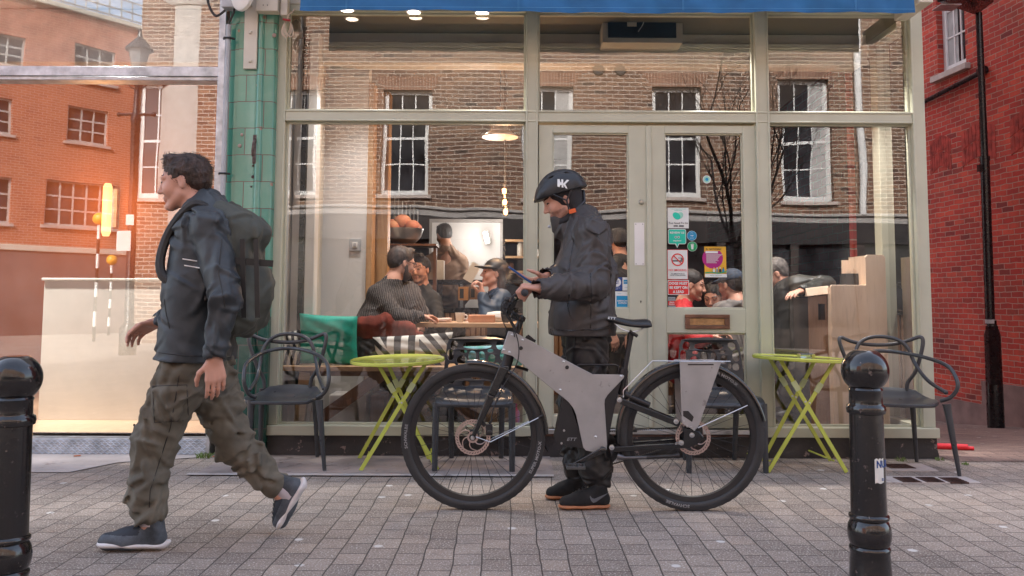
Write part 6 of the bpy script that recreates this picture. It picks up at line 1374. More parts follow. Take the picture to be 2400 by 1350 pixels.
# ================================================================== PEOPLE (signed distance fields turned into meshes)
class SDF:
    def __init__(s, lo, hi, h):
        s.lo = np.array(lo, dtype=np.float32)-4*h; s.h = h; s.n = np.ceil((np.array(hi)+4*h-s.lo)/h).astype(int)+1
        s.F = np.full(s.n, 1.0, np.float32)
    def _sub(s, lo, hi):
        i0 = np.maximum(0, np.floor((np.array(lo)-s.lo)/s.h).astype(int)); i1 = np.minimum(s.n, np.ceil((np.array(hi)-s.lo)/s.h).astype(int)+1)
        if (i1 <= i0).any(): return None
        sl = tuple(slice(a, b) for a, b in zip(i0, i1)); ax = [s.lo[k]+s.h*np.arange(i0[k], i1[k], dtype=np.float32) for k in range(3)]
        return sl, ax[0][:, None, None], ax[1][None, :, None], ax[2][None, None, :]
    def _op(s, sl, d, k, sub=False):
        A = s.F[sl]
        if sub:
            d = -d; hh = np.clip(.5-.5*(A-d)/k, 0, 1); s.F[sl] = A*(1-hh)+d*hh+k*hh*(1-hh)
        else:
            hh = np.clip(.5+.5*(A-d)/k, 0, 1); s.F[sl] = A*(1-hh)+d*hh-k*hh*(1-hh)
    def cone(s, a, b, ra, rb=None, k=.02, sq=None, sub=False):
        rb = ra if rb is None else rb; a = np.array(a, float); b = np.array(b, float); R_ = max(ra, rb)*(max(1, sq[1]) if sq else 1)+k+2*s.h
        q = s._sub(np.minimum(a, b)-R_, np.maximum(a, b)+R_)
        if q is None: return s
        sl, X, Y, Z = q; d = b-a; L2 = float(d@d)+1e-12
        t = np.clip(((X-a[0])*d[0]+(Y-a[1])*d[1]+(Z-a[2])*d[2])/L2, 0, 1)
        vx, vy, vz = X-(a[0]+t*d[0]), Y-(a[1]+t*d[1]), Z-(a[2]+t*d[2])
        if sq:
            nn = np.array(sq[0], float); nn /= np.linalg.norm(nn); f = 1/sq[1]-1; dt = vx*nn[0]+vy*nn[1]+vz*nn[2]; vx = vx+nn[0]*dt*f; vy = vy+nn[1]*dt*f; vz = vz+nn[2]*dt*f
        D = (np.sqrt(vx*vx+vy*vy+vz*vz)-(ra+(rb-ra)*t))*(min(1, sq[1]) if sq else 1)
        s._op(sl, D, k, sub); return s
    def ell(s, c, r, M=None, k=.02, sub=False):
        c = np.array(c, float); r = np.array(r, float); R_ = r.max()+k+2*s.h; q = s._sub(c-R_, c+R_)
        if q is None: return s
        sl, X, Y, Z = q; x, y, z = X-c[0], Y-c[1], Z-c[2]
        if M is not None: x, y, z = x*M[0][0]+y*M[0][1]+z*M[0][2], x*M[1][0]+y*M[1][1]+z*M[1][2], x*M[2][0]+y*M[2][1]+z*M[2][2]
        k0 = np.sqrt((x/r[0])**2+(y/r[1])**2+(z/r[2])**2); k1 = np.sqrt((x/r[0]**2)**2+(y/r[1]**2)**2+(z/r[2]**2)**2)+1e-9
        s._op(sl, k0*(k0-1)/k1, k, sub); return s
    def plane(s, p, n_, k=.004):
        "cut away everything on the side the normal points to"
        p = np.array(p, float); n_ = np.array(n_, float); n_ /= np.linalg.norm(n_)
        ax = [s.lo[i]+s.h*np.arange(s.n[i], dtype=np.float32) for i in range(3)]
        D = (ax[0][:, None, None]-p[0])*n_[0]+(ax[1][None, :, None]-p[1])*n_[1]+(ax[2][None, None, :]-p[2])*n_[2]
        s.F = np.maximum(s.F, D); return s
    def folds(s, fn):
        ax = [s.lo[i]+s.h*np.arange(s.n[i], dtype=np.float32) for i in range(3)]
        m = np.abs(s.F) < .05; I = np.nonzero(m); s.F[I] += fn(ax[0][I[0]], ax[1][I[1]], ax[2][I[2]]); return s
    def mesh(s):
        F_ = s.F; S = F_ < 0; nx, ny, nz = F_.shape
        cnt = np.zeros((nx-1, ny-1, nz-1), np.int8)
        for i in (0, 1):
            for j in (0, 1):
                for k in (0, 1): cnt += S[i:nx-1+i, j:ny-1+j, k:nz-1+k]
        C_ = np.nonzero((cnt > 0) & (cnt < 8)); idx = np.full(cnt.shape, -1, np.int64); N = len(C_[0]); idx[C_] = np.arange(N)
        P = np.zeros((N, 3)); W = np.zeros(N); c = np.array(C_)
        co = [(i, j, k) for i in (0, 1) for j in (0, 1) for k in (0, 1)]
        for a in co:
            for ax in range(3):
                if a[ax]: continue
                b = list(a); b[ax] = 1
                fa = F_[c[0]+a[0], c[1]+a[1], c[2]+a[2]]; fb = F_[c[0]+b[0], c[1]+b[1], c[2]+b[2]]
                m = (fa < 0) != (fb < 0); t = np.where(m, fa/np.where(m, fa-fb, 1), 0)
                for q in range(3): P[:, q] += np.where(m, a[q]+(t if q == ax else 0), 0)
                W += m
        P = (P/W[:, None]+c.T)*s.h+s.lo
        faces = []
        for ax in range(3):
            A = [slice(None)]*3; B = [slice(None)]*3; A[ax] = slice(0, -1); B[ax] = slice(1, None)
            d = S[tuple(A)] != S[tuple(B)]; I = np.array(np.nonzero(d))
            u, v = [(1, 2), (2, 0), (0, 1)][ax]; ok = (I[u] > 0) & (I[v] > 0) & (I[u] < F_.shape[u]-1) & (I[v] < F_.shape[v]-1); I = I[:, ok]
            def cell(du, dv): J = I.copy(); J[u] -= du; J[v] -= dv; return idx[J[0], J[1], J[2]]
            q = np.stack([cell(1, 1), cell(0, 1), cell(0, 0), cell(1, 0)], 1); inside = S[I[0], I[1], I[2]]; q[~inside] = q[~inside][:, ::-1]; faces.append(q)
        f = np.concatenate(faces); f = f[(f >= 0).all(1)]
        # two passes of light smoothing
        for it in range(2):
            acc = np.zeros_like(P); n_ = np.zeros(len(P))
            for a, b in ((0, 1), (1, 2), (2, 3), (3, 0)):
                np.add.at(acc, f[:, a], P[f[:, b]]); np.add.at(acc, f[:, b], P[f[:, a]]); np.add.at(n_, f[:, a], 1); np.add.at(n_, f[:, b], 1)
            P = P*.55+.45*acc/np.maximum(n_, 1)[:, None]
        return P, f
    def build(s, name, mats, parent, fn=None, label=None):
        P, f = s.mesh(); mi = None
        if fn is not None: cen = P[f].mean(1); mi = fn(cen)
        return mesh_obj(name, P, f, mi, mats, parent, label, ang=180, uvs='none')

def V(*a): return np.array(a, float)
def unit(v): v = np.array(v, float); return v/np.linalg.norm(v)
SKIN = mat('skin', (.56, .29, .21), .5, var=.06, vs=12, bump=.05, bs=300); SKIN2 = mat('skin_tan', (.42, .22, .15), .5, var=.06, vs=12)
LIP = mat('lips', (.46, .20, .16), .45); EYE = mat('eye_dark', (.03, .02, .018), .25); STUB = mat('stubble', (.40, .215, .16), .6, var=.15, vs=60)
HAIRD = mat('hair_dark', (.020, .013, .011), .55, var=.4, vs=30, bump=.9, bs=140, aniso=(1, 1, .3)); HAIRB = mat('hair_brown', (.05, .026, .018), .55, var=.4, vs=30, bump=.9, bs=140, aniso=(1, 1, .3)); HAIRG = mat('hair_grey', (.16, .14, .13), .6, var=.4, vs=30, bump=.9, bs=140)
class Head:
    "c: centre of the skull, f: facing direction, u: up direction"
    def __init__(s, c, f, u=(0, 0, 1), k=1.0):
        s.c = V(*c); s.f = unit(f); u = np.array(u, float); u = unit(u-s.f*(u@s.f)); s.u = u; s.l = np.cross(u, s.f); s.k = k
        s.M = [s.f, s.l, s.u]
    def p(s, x, y, z): return s.c+s.k*(s.f*x+s.l*y+s.u*z)
    def add(s, S, neck=None, female=False):
        k = s.k; e = lambda c, r, kk=.02, sub=False: S.ell(s.p(*c), V(*r)*k, s.M, kk, sub); c_ = lambda a, b, ra, rb, kk=.012, sub=False: S.cone(s.p(*a), s.p(*b), ra*k, rb*k, kk, None, sub)
        e((-.016, 0, .032), (.098, .077, .086)); e((.034, 0, -.018), (.056, .058, .085), .03)
        for y in (-1, 1):
            c_((.004, y*.050, -.058), (.064, y*.014, -.101), .020, .016, .025); e((.060, y*.036, -.030), (.026, .024, .028), .02)
            c_((.086, y*.014, .026), (.074, y*.048, .024), .009, .009, .012)
            e((.100, y*.032, .008), (.015, .015, .011), .008, True); e((.077, y*.031, .006), (.0145, .0145, .0125), .003)
        e((.076, 0, -.100), (.017, .018, .015), .015)
        c_((.084, 0, .018), (.106, 0, -.026), .0085, .0105, .012); e((.108, 0, -.031), (.0115, .012, .0095), .008)
        for y in (-1, 1): e((.096, y*.011, -.034), (.009, .007, .007), .006)
        c_((.084, -.016, -.061), (.084, .016, -.061), .0085, .0085, .006); c_((.082, -.014, -.073), (.082, .014, -.073), .0085, .0085, .005)
        c_((.094, -.020, -.067), (.094, .020, -.067), .0022, .0022, .003, True)
        for y in (-1, 1):
            e((-.008, y*.077, -.010), (.017, .009, .031), .006); e((.0, y*.086, -.008), (.009, .006, .018), .004, True)
        if neck is not None: S.cone(s.p(-.022, 0, -.05), neck, .055*k*(.86 if female else 1), .062*k*(.86 if female else 1), .03)
    def cls(s, cen, stub=False):
        q = (cen-s.c)/s.k; x, y, z = q@s.f, q@s.l, q@s.u; mi = np.zeros(len(cen), int); ay = np.abs(y)
        if stub: mi[(x > .012) & (z < -.048) & (z > -.13) & (np.abs(x) < .12) & (ay < .075) & ~((ay < .018) & (z > -.078) & (z < -.056))] = 3
        mi[(x > .07) & (ay < .021) & (z > -.080) & (z < -.056)] = 1
        mi[(x > .072) & (((ay-.032)/.013)**2+((z-.006)/.0055)**2 < 1)] = 2
        mi[(x > .07) & (np.abs(z-.030-.004*np.sin((ay-.015)*60)) < .0042) & (ay > .014) & (ay < .052)] = 2
        return mi
def hand(S, w, d, n_, side, curl=(.5, .7, .5), k=1.0, thumb=None, spread=.021):
    "w wrist, d towards the fingers, n_ the way the palm faces, side towards the thumb; curl per joint (radians)"
    w = np.array(w, float); d = unit(d); n_ = np.array(n_, float); n_ = unit(n_-d*(n_@d)); sd = np.array(side, float); sd = unit(sd-d*(sd@d)-n_*(sd@n_))
    L = (.040, .043, .040, .032)
    for i in range(4):
        off = (1.5-i)*spread*k; r0 = w+d*(.088, .092, .088, .080)[i]*k+sd*off
        S.cone(w+d*.012*k+sd*off*.55, r0, .015*k, .0120*k, .010, (n_, .85)); a = 0; p = r0
        for j, (ll, r1, r2) in enumerate(((L[i], .0092, .0086), (L[i]*.68, .0086, .0080), (L[i]*.58, .0080, .0068))):
            a += curl[j]; dd = d*math.cos(a)+n_*math.sin(a); q = p+dd*ll*k; S.cone(p, q, r1*k, r2*k, .0035); p = q
    t0 = w+d*.030*k+sd*.026*k+n_*.006; t = thumb or ((.55, .70, .35), (.80, .25, .55), (.9, 0, .5)); S.cone(w+d*.018*k, t0, .017*k, .0155*k, .012); p = t0
    for (a, b, c), ll, r1, r2 in zip(t, (.042, .033, .026), (.0145, .0105, .0095), (.0105, .0095, .0078)):
        dd = unit(d*a+sd*b+n_*c); q = p+dd*ll*k; S.cone(p, q, r1*k, r2*k, .006); p = q
def fold_fn(seed, amp=.004, fr=38, dirs=3, stretch=(1, 1, 1)):
    rs = np.random.RandomState(seed); D = [unit(rs.normal(size=3)*np.array(stretch)) for _ in range(dirs)]; ph = rs.uniform(0, 6, dirs*2)
    def fn(x, y, z):
        o = 0
        for i, d in enumerate(D):
            wv = 1.3*np.sin(11*x+ph[i])+1.1*np.sin(9*z+7*y+ph[-i-1]); t = fr*(1+.35*i)*(x*d[0]+y*d[1]+z*d[2])+wv*1.6
            o = o+np.abs(np.sin(t))**.8-.55
        return (o*amp/dirs).astype(np.float32)
    return fn
def crease(seed, S, n=70, amp=.006, w=(.007, .016), ln=(.05, .14), bias=None):
    "random soft creases: narrow ridges and valleys of limited length laid over the cloth"
    rs = np.random.RandomState(seed); ax = [S.lo[i]+S.h*np.arange(S.n[i], dtype=np.float32) for i in range(3)]
    I = np.nonzero(np.abs(S.F) < .03); P = np.stack([ax[i][I[i]] for i in range(3)], 1); N = len(P); o = np.zeros(N, np.float32)
    G = np.stack([rs.normal(size=3) for _ in range(n)]); G = G*(np.array(bias) if bias is not None else 1)
    for i in range(n):
        c = P[rs.randint(N)]; d = G[i]/np.linalg.norm(G[i]); wd = rs.uniform(*w); L_ = rs.uniform(*ln); v = P-c; m = (v*v).sum(1) < (2.2*L_)**2; v = v[m]
        t = v@d; q = v-t[:, None]*d; r2 = (q*q).sum(1); e = np.cross(d, rs.normal(size=3)); e /= np.linalg.norm(e); s_ = q@e+.25*t*t/L_; r = np.exp(-(s_/wd)**2-(t/L_)**2-r2/(.09**2)); r -= .7*np.exp(-((s_-wd*1.7)/wd)**2-(t/L_)**2-r2/(.09**2)); o[m] += (amp*r*rs.uniform(.5, 1.2)).astype(np.float32)
    S.F[I] -= o; return S
def limb(S, pts, rs, k=.02, sq=None):
    for a, b, r0, r1 in zip(pts, pts[1:], rs, rs[1:]): S.cone(a, b, r0, r1, k, sq)
def bounds(pts, pad):
    a = np.array([list(p) for p in pts]); return a.min(0)-pad, a.max(0)+pad
def shoe(S, heel, toe, up=(0, 0, 1), k=1.0, h=.10):
    heel, toe = np.array(heel, float), np.array(toe, float); d = unit(toe-heel); up = unit(np.array(up, float)-d*(np.array(up, float)@d)); L_ = np.linalg.norm(toe-heel)
    S.cone(heel+d*.035+up*.040, heel+d*.05+up*h, .036*k, .038*k, .02); S.cone(heel+d*.035+up*.030, heel+d*L_*.55+up*.032, .034*k, .040*k, .02); S.cone(heel+d*L_*.5+up*.030, toe-d*.045+up*.020, .042*k, .036*k, .02); S.cone(heel+d*.07+up*.075, heel+d*L_*.62+up*.040, .030*k, .030*k, .025)
def sole(S, heel, toe, up=(0, 0, 1), t=.020, wd=.044):
    heel, toe = np.array(heel, float), np.array(toe, float); d = unit(toe-heel); up = unit(np.array(up, float)-d*(np.array(up, float)@d)); L_ = np.linalg.norm(toe-heel)
    for a, b, r0, r1 in ((.036, L_*.45, .040, .038), (L_*.45, L_-.050, .038, wd)): S.cone(heel+d*a+up*t*.5, heel+d*b+up*t*.5, r0, r1, .01, (up, t/2/.04))

# ---------------------------------------------------------------- the rider
def W(px, py, Y): p = U(px, py, Y); return V(p.x, p.y, p.z)
yR = 4.50
PN = mat('trouser_black', (.014, .013, .014), .5, var=.2, vs=5, bump=.25, bs=20); JK = mat('jacket_black', (.047, .041, .040), .55, var=.10, vs=4, bump=.15, bs=24, rvar=.1)
rd = thing('person', 'rider in a black jacket and black helmet looking down at a phone', 'person', (UX(1370, yR, 1160), yR, 0))
hc = W(1316, 468, yR); hd = Head(hc, (-.93, -.10, -.40), (-.16, 0, 1), 1.0)
nk = W(1363, 520, yR); shN, shF = W(1392, 548, yR-.19), W(1372, 548, yR+.19); pel = W(1372, 800, yR)
elN = W(1385, 668, yR-.25); wrN = W(1268, 676, yR-.44); elF = W(1340, 668, yR+.24); wrF = W(1283, 648, yR-.10)
ank1, ank2 = W(1396, 1120, 4.36), W(1352, 1108, 4.56)
hpN, hpF = pel+V(0, -.09, 0), pel+V(0, .09, 0); knN, knF = (hpN+ank1)/2+V(-.02, 0, 0), (hpF+ank2)/2+V(-.03, 0, 0)
lo, hi = bounds([hc+V(0, 0, .14), hc+V(-.14, 0, 0), wrN+V(-.12, 0, 0), V(ank2[0], ank2[1], .03), shN, shF, V(shN[0]+.1, 4.6, 1)], .08)
S = SDF(lo, hi, .0042); hd.add(S, nk)
limb(S, [nk, nk+V(.02, 0, -.08), (shN+shF)/2+V(.0, 0, -.18), pel+V(0, 0, .1), pel], [.06, .08, .11, .10, .10], .04)
for a, b, c in ((shN, elN, wrN), (shF, elF, wrF)): limb(S, [a, b, c], [.045, .038, .026]); S.cone(nk, a, .05, .045, .04)
for a, b, c in ((hpN, knN, ank1), (hpF, knF, ank2)): limb(S, [a, b, c, V(c[0]-.0, c[1], .06)], [.07, .05, .035, .035], .03)
gp_ = np.array(GP)
dN = unit(V(GP.x-.004, YB-.24, GP.z)+V(0, -.03, .0)-wrN)
hand(S, wrN, (-.98, .15, .12), (-.05, .25, -1), (.1, 1, .2), (.95, 1.15, .8), 1.0, ((.7, .45, .6), (.5, .1, .85), (.3, -.2, .9)))
phc = W(1217, 640, yR-.20)
hand(S, wrF, (-1, -.12, -.22), (-.1, -.05, 1), (.0, -1, .1), (.42, .30, .22), .95, ((.65, .55, .55), (.85, -.05, .55), (.8, -.35, .45)))
P, f = S.mesh(); cen = P[f].mean(1); body = mesh_obj('body', P, f, hd.cls(cen, True), [SKIN, LIP, EYE, STUB], rd, ang=180, uvs='none')
# balaclava + collar
S = SDF(*bounds([hc, nk], .22), .005)
S.ell(hd.p(-.020, 0, .030), (.106, .086, .092), hd.M, .02); S.cone(hd.p(-.035, 0, -.04), hd.p(-.05, 0, -.12), .075, .07, .03); S.ell(hd.p(.02, 0, -.115), (.07, .065, .035), hd.M, .03)
S.ell(hd.p(.095, 0, -.042), (.075, .066, .080), hd.M, .010, True)
S.build('balaclava', mat('knit_black', (.018, .016, .018), .8, bump=.3, bs=200), rd)
# helmet
S = SDF(*bounds([hc], .24), .0042); S.ell(hd.p(-.018, 0, .050), (.132, .106, .112), hd.M, .01); S.ell(hd.p(-.10, 0, .02), (.055, .075, .06), hd.M, .03); S.cone(hd.p(.085, -.05, .060), hd.p(.085, .05, .060), .035, .035, .04)
S.cone(hd.p(.122, -.045, .046), hd.p(.122, .045, .046), .014, .014, .03); S.ell(hd.p(-.09, 0, .045), (.062, .092, .085), hd.M, .012)
S.plane(hd.p(.0, 0, .028), -hd.u+hd.f*.10); 
S.ell(hd.p(-.018, 0, .02), (.112, .091, .088), hd.M, .004, True)
for y in (-.062, -.024, .024, .062): S.cone(hd.p(.055, y, .150-abs(y)*.35), hd.p(-.09, y*1.05, .138-abs(y)*.35), .0085, .007, .004, None, True)
for y in (-1, 1): S.cone(hd.p(.095, y*.085, .085), hd.p(.02, y*.104, .105), .010, .006, .004, None, True)
he = S.build('helmet', mat('helmet_black', (.016, .017, .020), .45, bump=.1, bs=60), rd)
yv = -1 if hd.l[1] > 0 else 1      # camera side
mb = MB()
def hp2(x, z, off=.0):            # point on the camera side of the shell
    q = hd.p(x, 0, z); rr = 1-((x+.016)/.132)**2-((z-.048)/.108)**2; y = .104*math.sqrt(max(.02, rr))+.004+off; return Vector(hd.p(x, yv*y, z))
from mathutils.bvhtree import BVHTree
o_ = Vector(ORG[he.name]); bvh = BVHTree.FromPolygons([v.co+o_ for v in he.data.vertices], [tuple(p.vertices) for p in he.data.polygons])
for pts in ([(.038, .020), (.022, .022), (.018, .006), (.010, .006), (.010, .022), (-.003, .022), (-.005, -.022), (.008, -.022), (.008, -.010), (.018, -.010), (.022, -.022), (.038, -.020)], [(-.004, .0), (-.030, .024), (-.046, .022), (-.018, -.002), (-.034, -.026), (-.020, -.024), (-.004, -.008)]):
    out = []
    for x, z in pts:
        a_ = U(1319-x*330, 430-z*430-x*40, 2.0); d_ = (U(1319-x*330, 430-z*430-x*40, 3.0)-a_).normalized(); h_ = bvh.ray_cast(a_, d_)
        if h_[0] is not None: out.append(h_[0]-d_*.006)
    if len(out) > 3: mb.add(out, [tuple(range(len(out)))])
mb.build('emblem', SW, he, uvs='none', smooth=False)
mb = MB(); a, b = hd.p(-.005, yv*.095, -.02), hd.p(.005, yv*.080, -.10); mb.tube([Vector(hd.p(.05, yv*.095, .035)), Vector(a), Vector(b)], .005, 6); mb.tube([Vector(hd.p(-.06, yv*.09, .03)), Vector(a), Vector(b)], .005, 6)
q = hd.p(-.012, yv*.085, -.085); mb.beam(q+V(-.018, 0, -.004), q+V(.018, 0, .006), .022, .016, (0, 1, 0), 1); mb.tube([Vector(hd.p(-.02, yv*.08, -.09)), Vector(hd.p(-.10, yv*.05, -.06)), Vector(hd.p(-.13, 0, .0))], .010, 8); mb.build('chin_strap', [MBL, mat('buckle_orange', (.75, .13, .03), .4)], he)
# jacket
hem = 785
S = SDF(*bounds([nk+V(0, 0, .10), wrN, shN+V(.12, 0, 0), pel+V(0, 0, -.05), shF, elN], .16), .0055)
up_ = (shN+shF)/2
for dy in (-.085, 0, .085):
    S.cone(V(W(1368, 545, yR)[0], yR+dy*.8, up_[2]-.035), V(W(1368, 640, yR)[0]-.0, yR+dy, W(0, 640, yR)[2]), .105, .150, .05); S.cone(V(W(1366, 640, yR)[0], yR+dy, W(0, 640, yR)[2]), V(W(1364, 745, yR)[0], yR+dy, W(0, 745, yR)[2]), .148, .160, .05)
    S.cone(V(W(1364, 740, yR)[0], yR+dy, W(0, 740, yR)[2]), V(W(1362, 810, yR)[0], yR+dy, W(0, 810, yR)[2]), .162, .168, .04)
S.cone(nk+V(.005, 0, -.01), up_+V(0, 0, -.02), .085, .12, .05); S.cone(nk+V(.01, 0, 0), shN+V(-.01, 0, .02), .075, .070, .05); S.cone(nk+V(.01, 0, 0), shF+V(-.01, 0, .02), .075, .070, .05)
S.cone(W(1352, 500, yR), W(1322, 528, yR), .058, .050, .03); S.cone(W(1382, 505, yR), W(1335, 535, yR), .050, .055, .03); S.cone(W(1306, 512, yR), W(1316, 540, yR), .040, .045, .03)
limb(S, [shN+V(0, .02, -.01), elN+V(.01, 0, 0), elN*.35+wrN*.65, wrN+V(.015, 0, 0)], [.088, .078, .062, .050], .035); limb(S, [shF+V(0, -.02, -.01), elF, elF*.3+wrF*.7, wrF+V(.02, 0, 0)], [.085, .074, .058, .048], .035)
S.F += 0
S.folds(fold_fn(5, .006, 16, 3, (1, .5, 1))); crease(5, S, 120, .009, (.007, .013), (.08, .2), (1, .6, 1))
mid = V(pel[0], yR, W(1360, hem, yR)[2]); S.plane(mid, (0, 0, -1)); 
dd = unit(wrN-elN); S.plane(wrN+dd*.004, dd) if False else None
S.ell(hd.p(.0, 0, .0), (.100, .085, .115), hd.M, .01, True)
# hollow the sleeves' ends a little
S.cone(wrN-dd*.02, wrN+dd*.08, .034, .036, .006, None, True); d2 = unit(wrF-elF); S.cone(wrF-d2*.02, wrF+d2*.08, .032, .034, .006, None, True)
jk = S.build('jacket', JK, rd)
from mathutils.bvhtree import BVHTree
def seams(ob, par, lines, m, r=.0022, name='seam', Ymin=2.0, off=.0):
    "thin piping laid on the camera side of a garment along photo-pixel polylines"
    o_ = Vector(ORG[ob.name]); bv = BVHTree.FromPolygons([v.co+o_ for v in ob.data.vertices], [tuple(p.vertices) for p in ob.data.polygons])
    for ln in lines:
        pts = []
        for (x0, y0), (x1, y1) in zip(ln, ln[1:]):
            for k in range(6): pts.append((x0+(x1-x0)*k/6, y0+(y1-y0)*k/6))
        pts.append(ln[-1]); out = []
        for x, y in pts:
            a = U(x, y, Ymin); d = (U(x, y, Ymin+1)-a).normalized(); h = bv.ray_cast(a, d)
            if h[0] is not None: out.append(h[0]-d*off)
        if len(out) > 2: mb = MB(); mb.tube(out, r, 5); mb.build(name, m, par, uvs='none')
seams(jk, jk, [[(1334, 690), (1330, 715), (1336, 742), (1342, 752)], [(1384, 640), (1386, 700), (1384, 770)], [(1290, 772), (1340, 775), (1400, 772), (1438, 766)], [(1345, 560), (1338, 600), (1332, 640)]], MATS['black_paint'], .0028)
for wr, d_, r0 in ((wrN, dd, .046), (wrF, d2, .043)):       # ruched cuffs
    mb = MB(); n = 26; ax = Vector(d_); u_ = ax.cross(Vector((0, 0, 1))).normalized(); v_ = ax.cross(u_); vs = []; kk = 9
    for i in range(kk):
        t = i/(kk-1)
        for j in range(n): a = 2*math.pi*j/n; r = r0*(1.05-.12*t)+.006*math.sin(t*15+j*1.1)+.004*math.sin(j*2.7+i); p = Vector(wr)-ax*.045+ax*(.075*t)+u_*r*math.cos(a)+v_*r*math.sin(a); vs.append(p)
    mb.add(vs, [(i*n+j, i*n+(j+1) % n, (i+1)*n+(j+1) % n, (i+1)*n+j) for i in range(kk-1) for j in range(n)]); mb.build('cuff', JK, jk, ang=180)
mb = MB(); 
def jsurf(px, py): return Vector(U(px, py, 4.5-.232))
q = W(1296, 533, yR-.02); mb = MB(); mb.sphere(tuple(q+V(-.022, -.04, 0)), .009, 10); mb.build('toggle', GREYP, jk)
# trousers
S = SDF(*bounds([pel+V(0, 0, .12), ank1, ank2, V(pel[0], yR, .12), knN], .13), .0055)
S.cone(pel+V(0, -.05, .04), pel+V(0, .05, .04), .125, .125, .03)
for a, b, c in ((hpN, knN, ank1), (hpF, knF, ank2)):
    limb(S, [a+V(0, 0, .0), b, V(c[0]+.005, c[1], .20), V(c[0]+.005, c[1], .135)], [.112, .088, .078, .070], .03)
S.folds(fold_fn(3, .005, 16, 3, (.6, .4, 1))); crease(9, S, 160, .010, bias=(1, 1, .5)); S.plane((0, 0, .105), (0, 0, -1)); S.build('trousers', PN, rd)
SU = mat('suede_black', (.012, .012, .013), .85, var=.3, vs=20, bump=.3, bs=300); GUM = mat('gum_sole', (.46, .19, .09), .55, var=.08)
for (h_, t_, Y) in (((1428, 1172), (1306, 1172), 4.33), ((1376, 1152), (1275, 1152), 4.54)):
    hx_, tx_ = UX(h_[0], Y, 1170), UX(t_[0], Y, 1170); heel, toe = V(hx_, Y, 0.012), V(tx_, Y-.02, 0.010)
    S = SDF(*bounds([heel, toe+V(0, 0, .12)], .08), .0042); shoe(S, heel, toe, h=.095); S.plane((0, 0, .022), (0, 0, -1)); so = S.build('shoe', SU, rd)
    S = SDF(*bounds([heel, toe], .08), .0035); sole(S, heel+V(.002, 0, -.010), toe+V(-.003, 0, -.008), t=.026); S.build('sole', GUM, so)
    if Y < 4.4:
        c_ = V(hx_-.052, Y-.046, .062); mb = MB(); pts = [(-.045, -.014), (-.052, .004), (-.050, .012), (-.040, .000), (-.028, -.003), (.045, .026), (-.02, -.020), (-.034, -.024)]
        mb.add([(c_[0]+x, c_[1]+.010*(abs(x)/.05)**2*0-.002+.10*max(0, y), c_[2]+y) for x, y in pts], [tuple(range(len(pts)))]); mb.build('side_stripe', mat('stripe_grey', (.14, .15, .17), .6), so, smooth=False)
    mb = MB()
    for k in range(5): x = tx_+.075+.017*k; z_ = .068+.0095*k; mb.tube(spline([(x, Y-.030, z_-.004), (x+.004, Y-.005, z_+.010), (x, Y+.028, z_-.004)], 4), .0028, 5)
    mb.build('laces', MBL, so)
# phone
pa, pb = U(1193, 626, yR-.22), U(1243, 662, yR-.20); ph = thing('phone', 'slim dark blue phone held in the rider\'s far hand', 'phone', tuple(pa*.5+pb*.5))
mb = MB(); mb.beam(pa, pb, .072, .009, (.58, 0, .82)); mb.build('body', mat('phone_blue', (.01, .09, .32), .3), ph, bevel=.003)
mb = MB(); nrm = (Vector((.58, 0, .82))-(pb-pa).normalized()*Vector((.58, 0, .82)).dot((pb-pa).normalized())).normalized(); mb.beam(pa*.97+pb*.03+nrm*.0052, pa*.03+pb*.97+nrm*.0052, .066, .0008, (.58, 0, .82)); mb.build('screen', mat('screen_glass', (.05, .05, .06), .08), ph)
# ---------------------------------------------------------------- the walker
yW_ = 3.66
wk = thing('person', 'man walking left in a dark blue jacket and olive cargo trousers', 'person', (UX(430, yW_, 1250), yW_, 0))
JN = mat('jacket_navy', (.030, .037, .044), .55, var=.25, vs=5, bump=.4, bs=18, rvar=.15); OLV = mat('trouser_olive', (.135, .120, .092), .8, var=.22, vs=6, bump=.4, bs=22); BPM = mat('rucksack_olive', (.060, .064, .052), .7, var=.2, vs=7, bump=.3, bs=40)
hc = W(432, 428, yW_); hd2 = Head(hc, (-.97, -.12, -.14), (-.12, 0, 1), 1.0)
nk = W(474, 492, yW_); shN, shF = W(492, 535, yW_-.165), W(478, 530, yW_+.19); pel = W(462, 858, yW_)
elN, wrN2 = W(528, 700, yW_-.25), W(502, 838, yW_-.27); elF, wrF = W(440, 690, yW_+.28), W(372, 755, yW_+.18)
kn1, an1 = W(362, 1035, 3.60), W(352, 1215, 3.59); kn2, an2 = W(548, 1040, 3.80), W(668, 1165, 3.83)
S = SDF(*bounds([hc+V(0, 0, .14), hc-V(.15, 0, 0), V(an1[0], 3.6, .05), an2, wrF-V(.16, 0, 0), elN], .1), .0045); hd2.add(S, nk)
limb(S, [nk, nk+V(.02, 0, -.08), (shN+shF)/2+V(0, 0, -.2), pel], [.06, .08, .11, .10], .04)
for a, b, c in ((shN, elN, wrN2), (shF, elF, wrF)): limb(S, [a, b, c], [.045, .038, .027]); S.cone(nk, a, .05, .045, .04)
limb(S, [pel+V(0, -.09, 0), kn1, an1, V(an1[0], an1[1], .06)], [.08, .055, .037, .037], .03); limb(S, [pel+V(0, .09, 0), kn2, an2], [.08, .055, .037], .03)
hand(S, wrN2, (.12, -.05, -1), (-.5, .85, 0), (-1, -.3, 0), (.35, .45, .3)); hand(S, wrF, (-.85, 0, -.35), (.1, -.5, -.8), (-.2, -.9, .5), (.45, .6, .4))
P, f = S.mesh(); mesh_obj('body', P, f, hd2.cls(P[f].mean(1)), [SKIN, LIP, EYE, STUB], wk, ang=180, uvs='none')
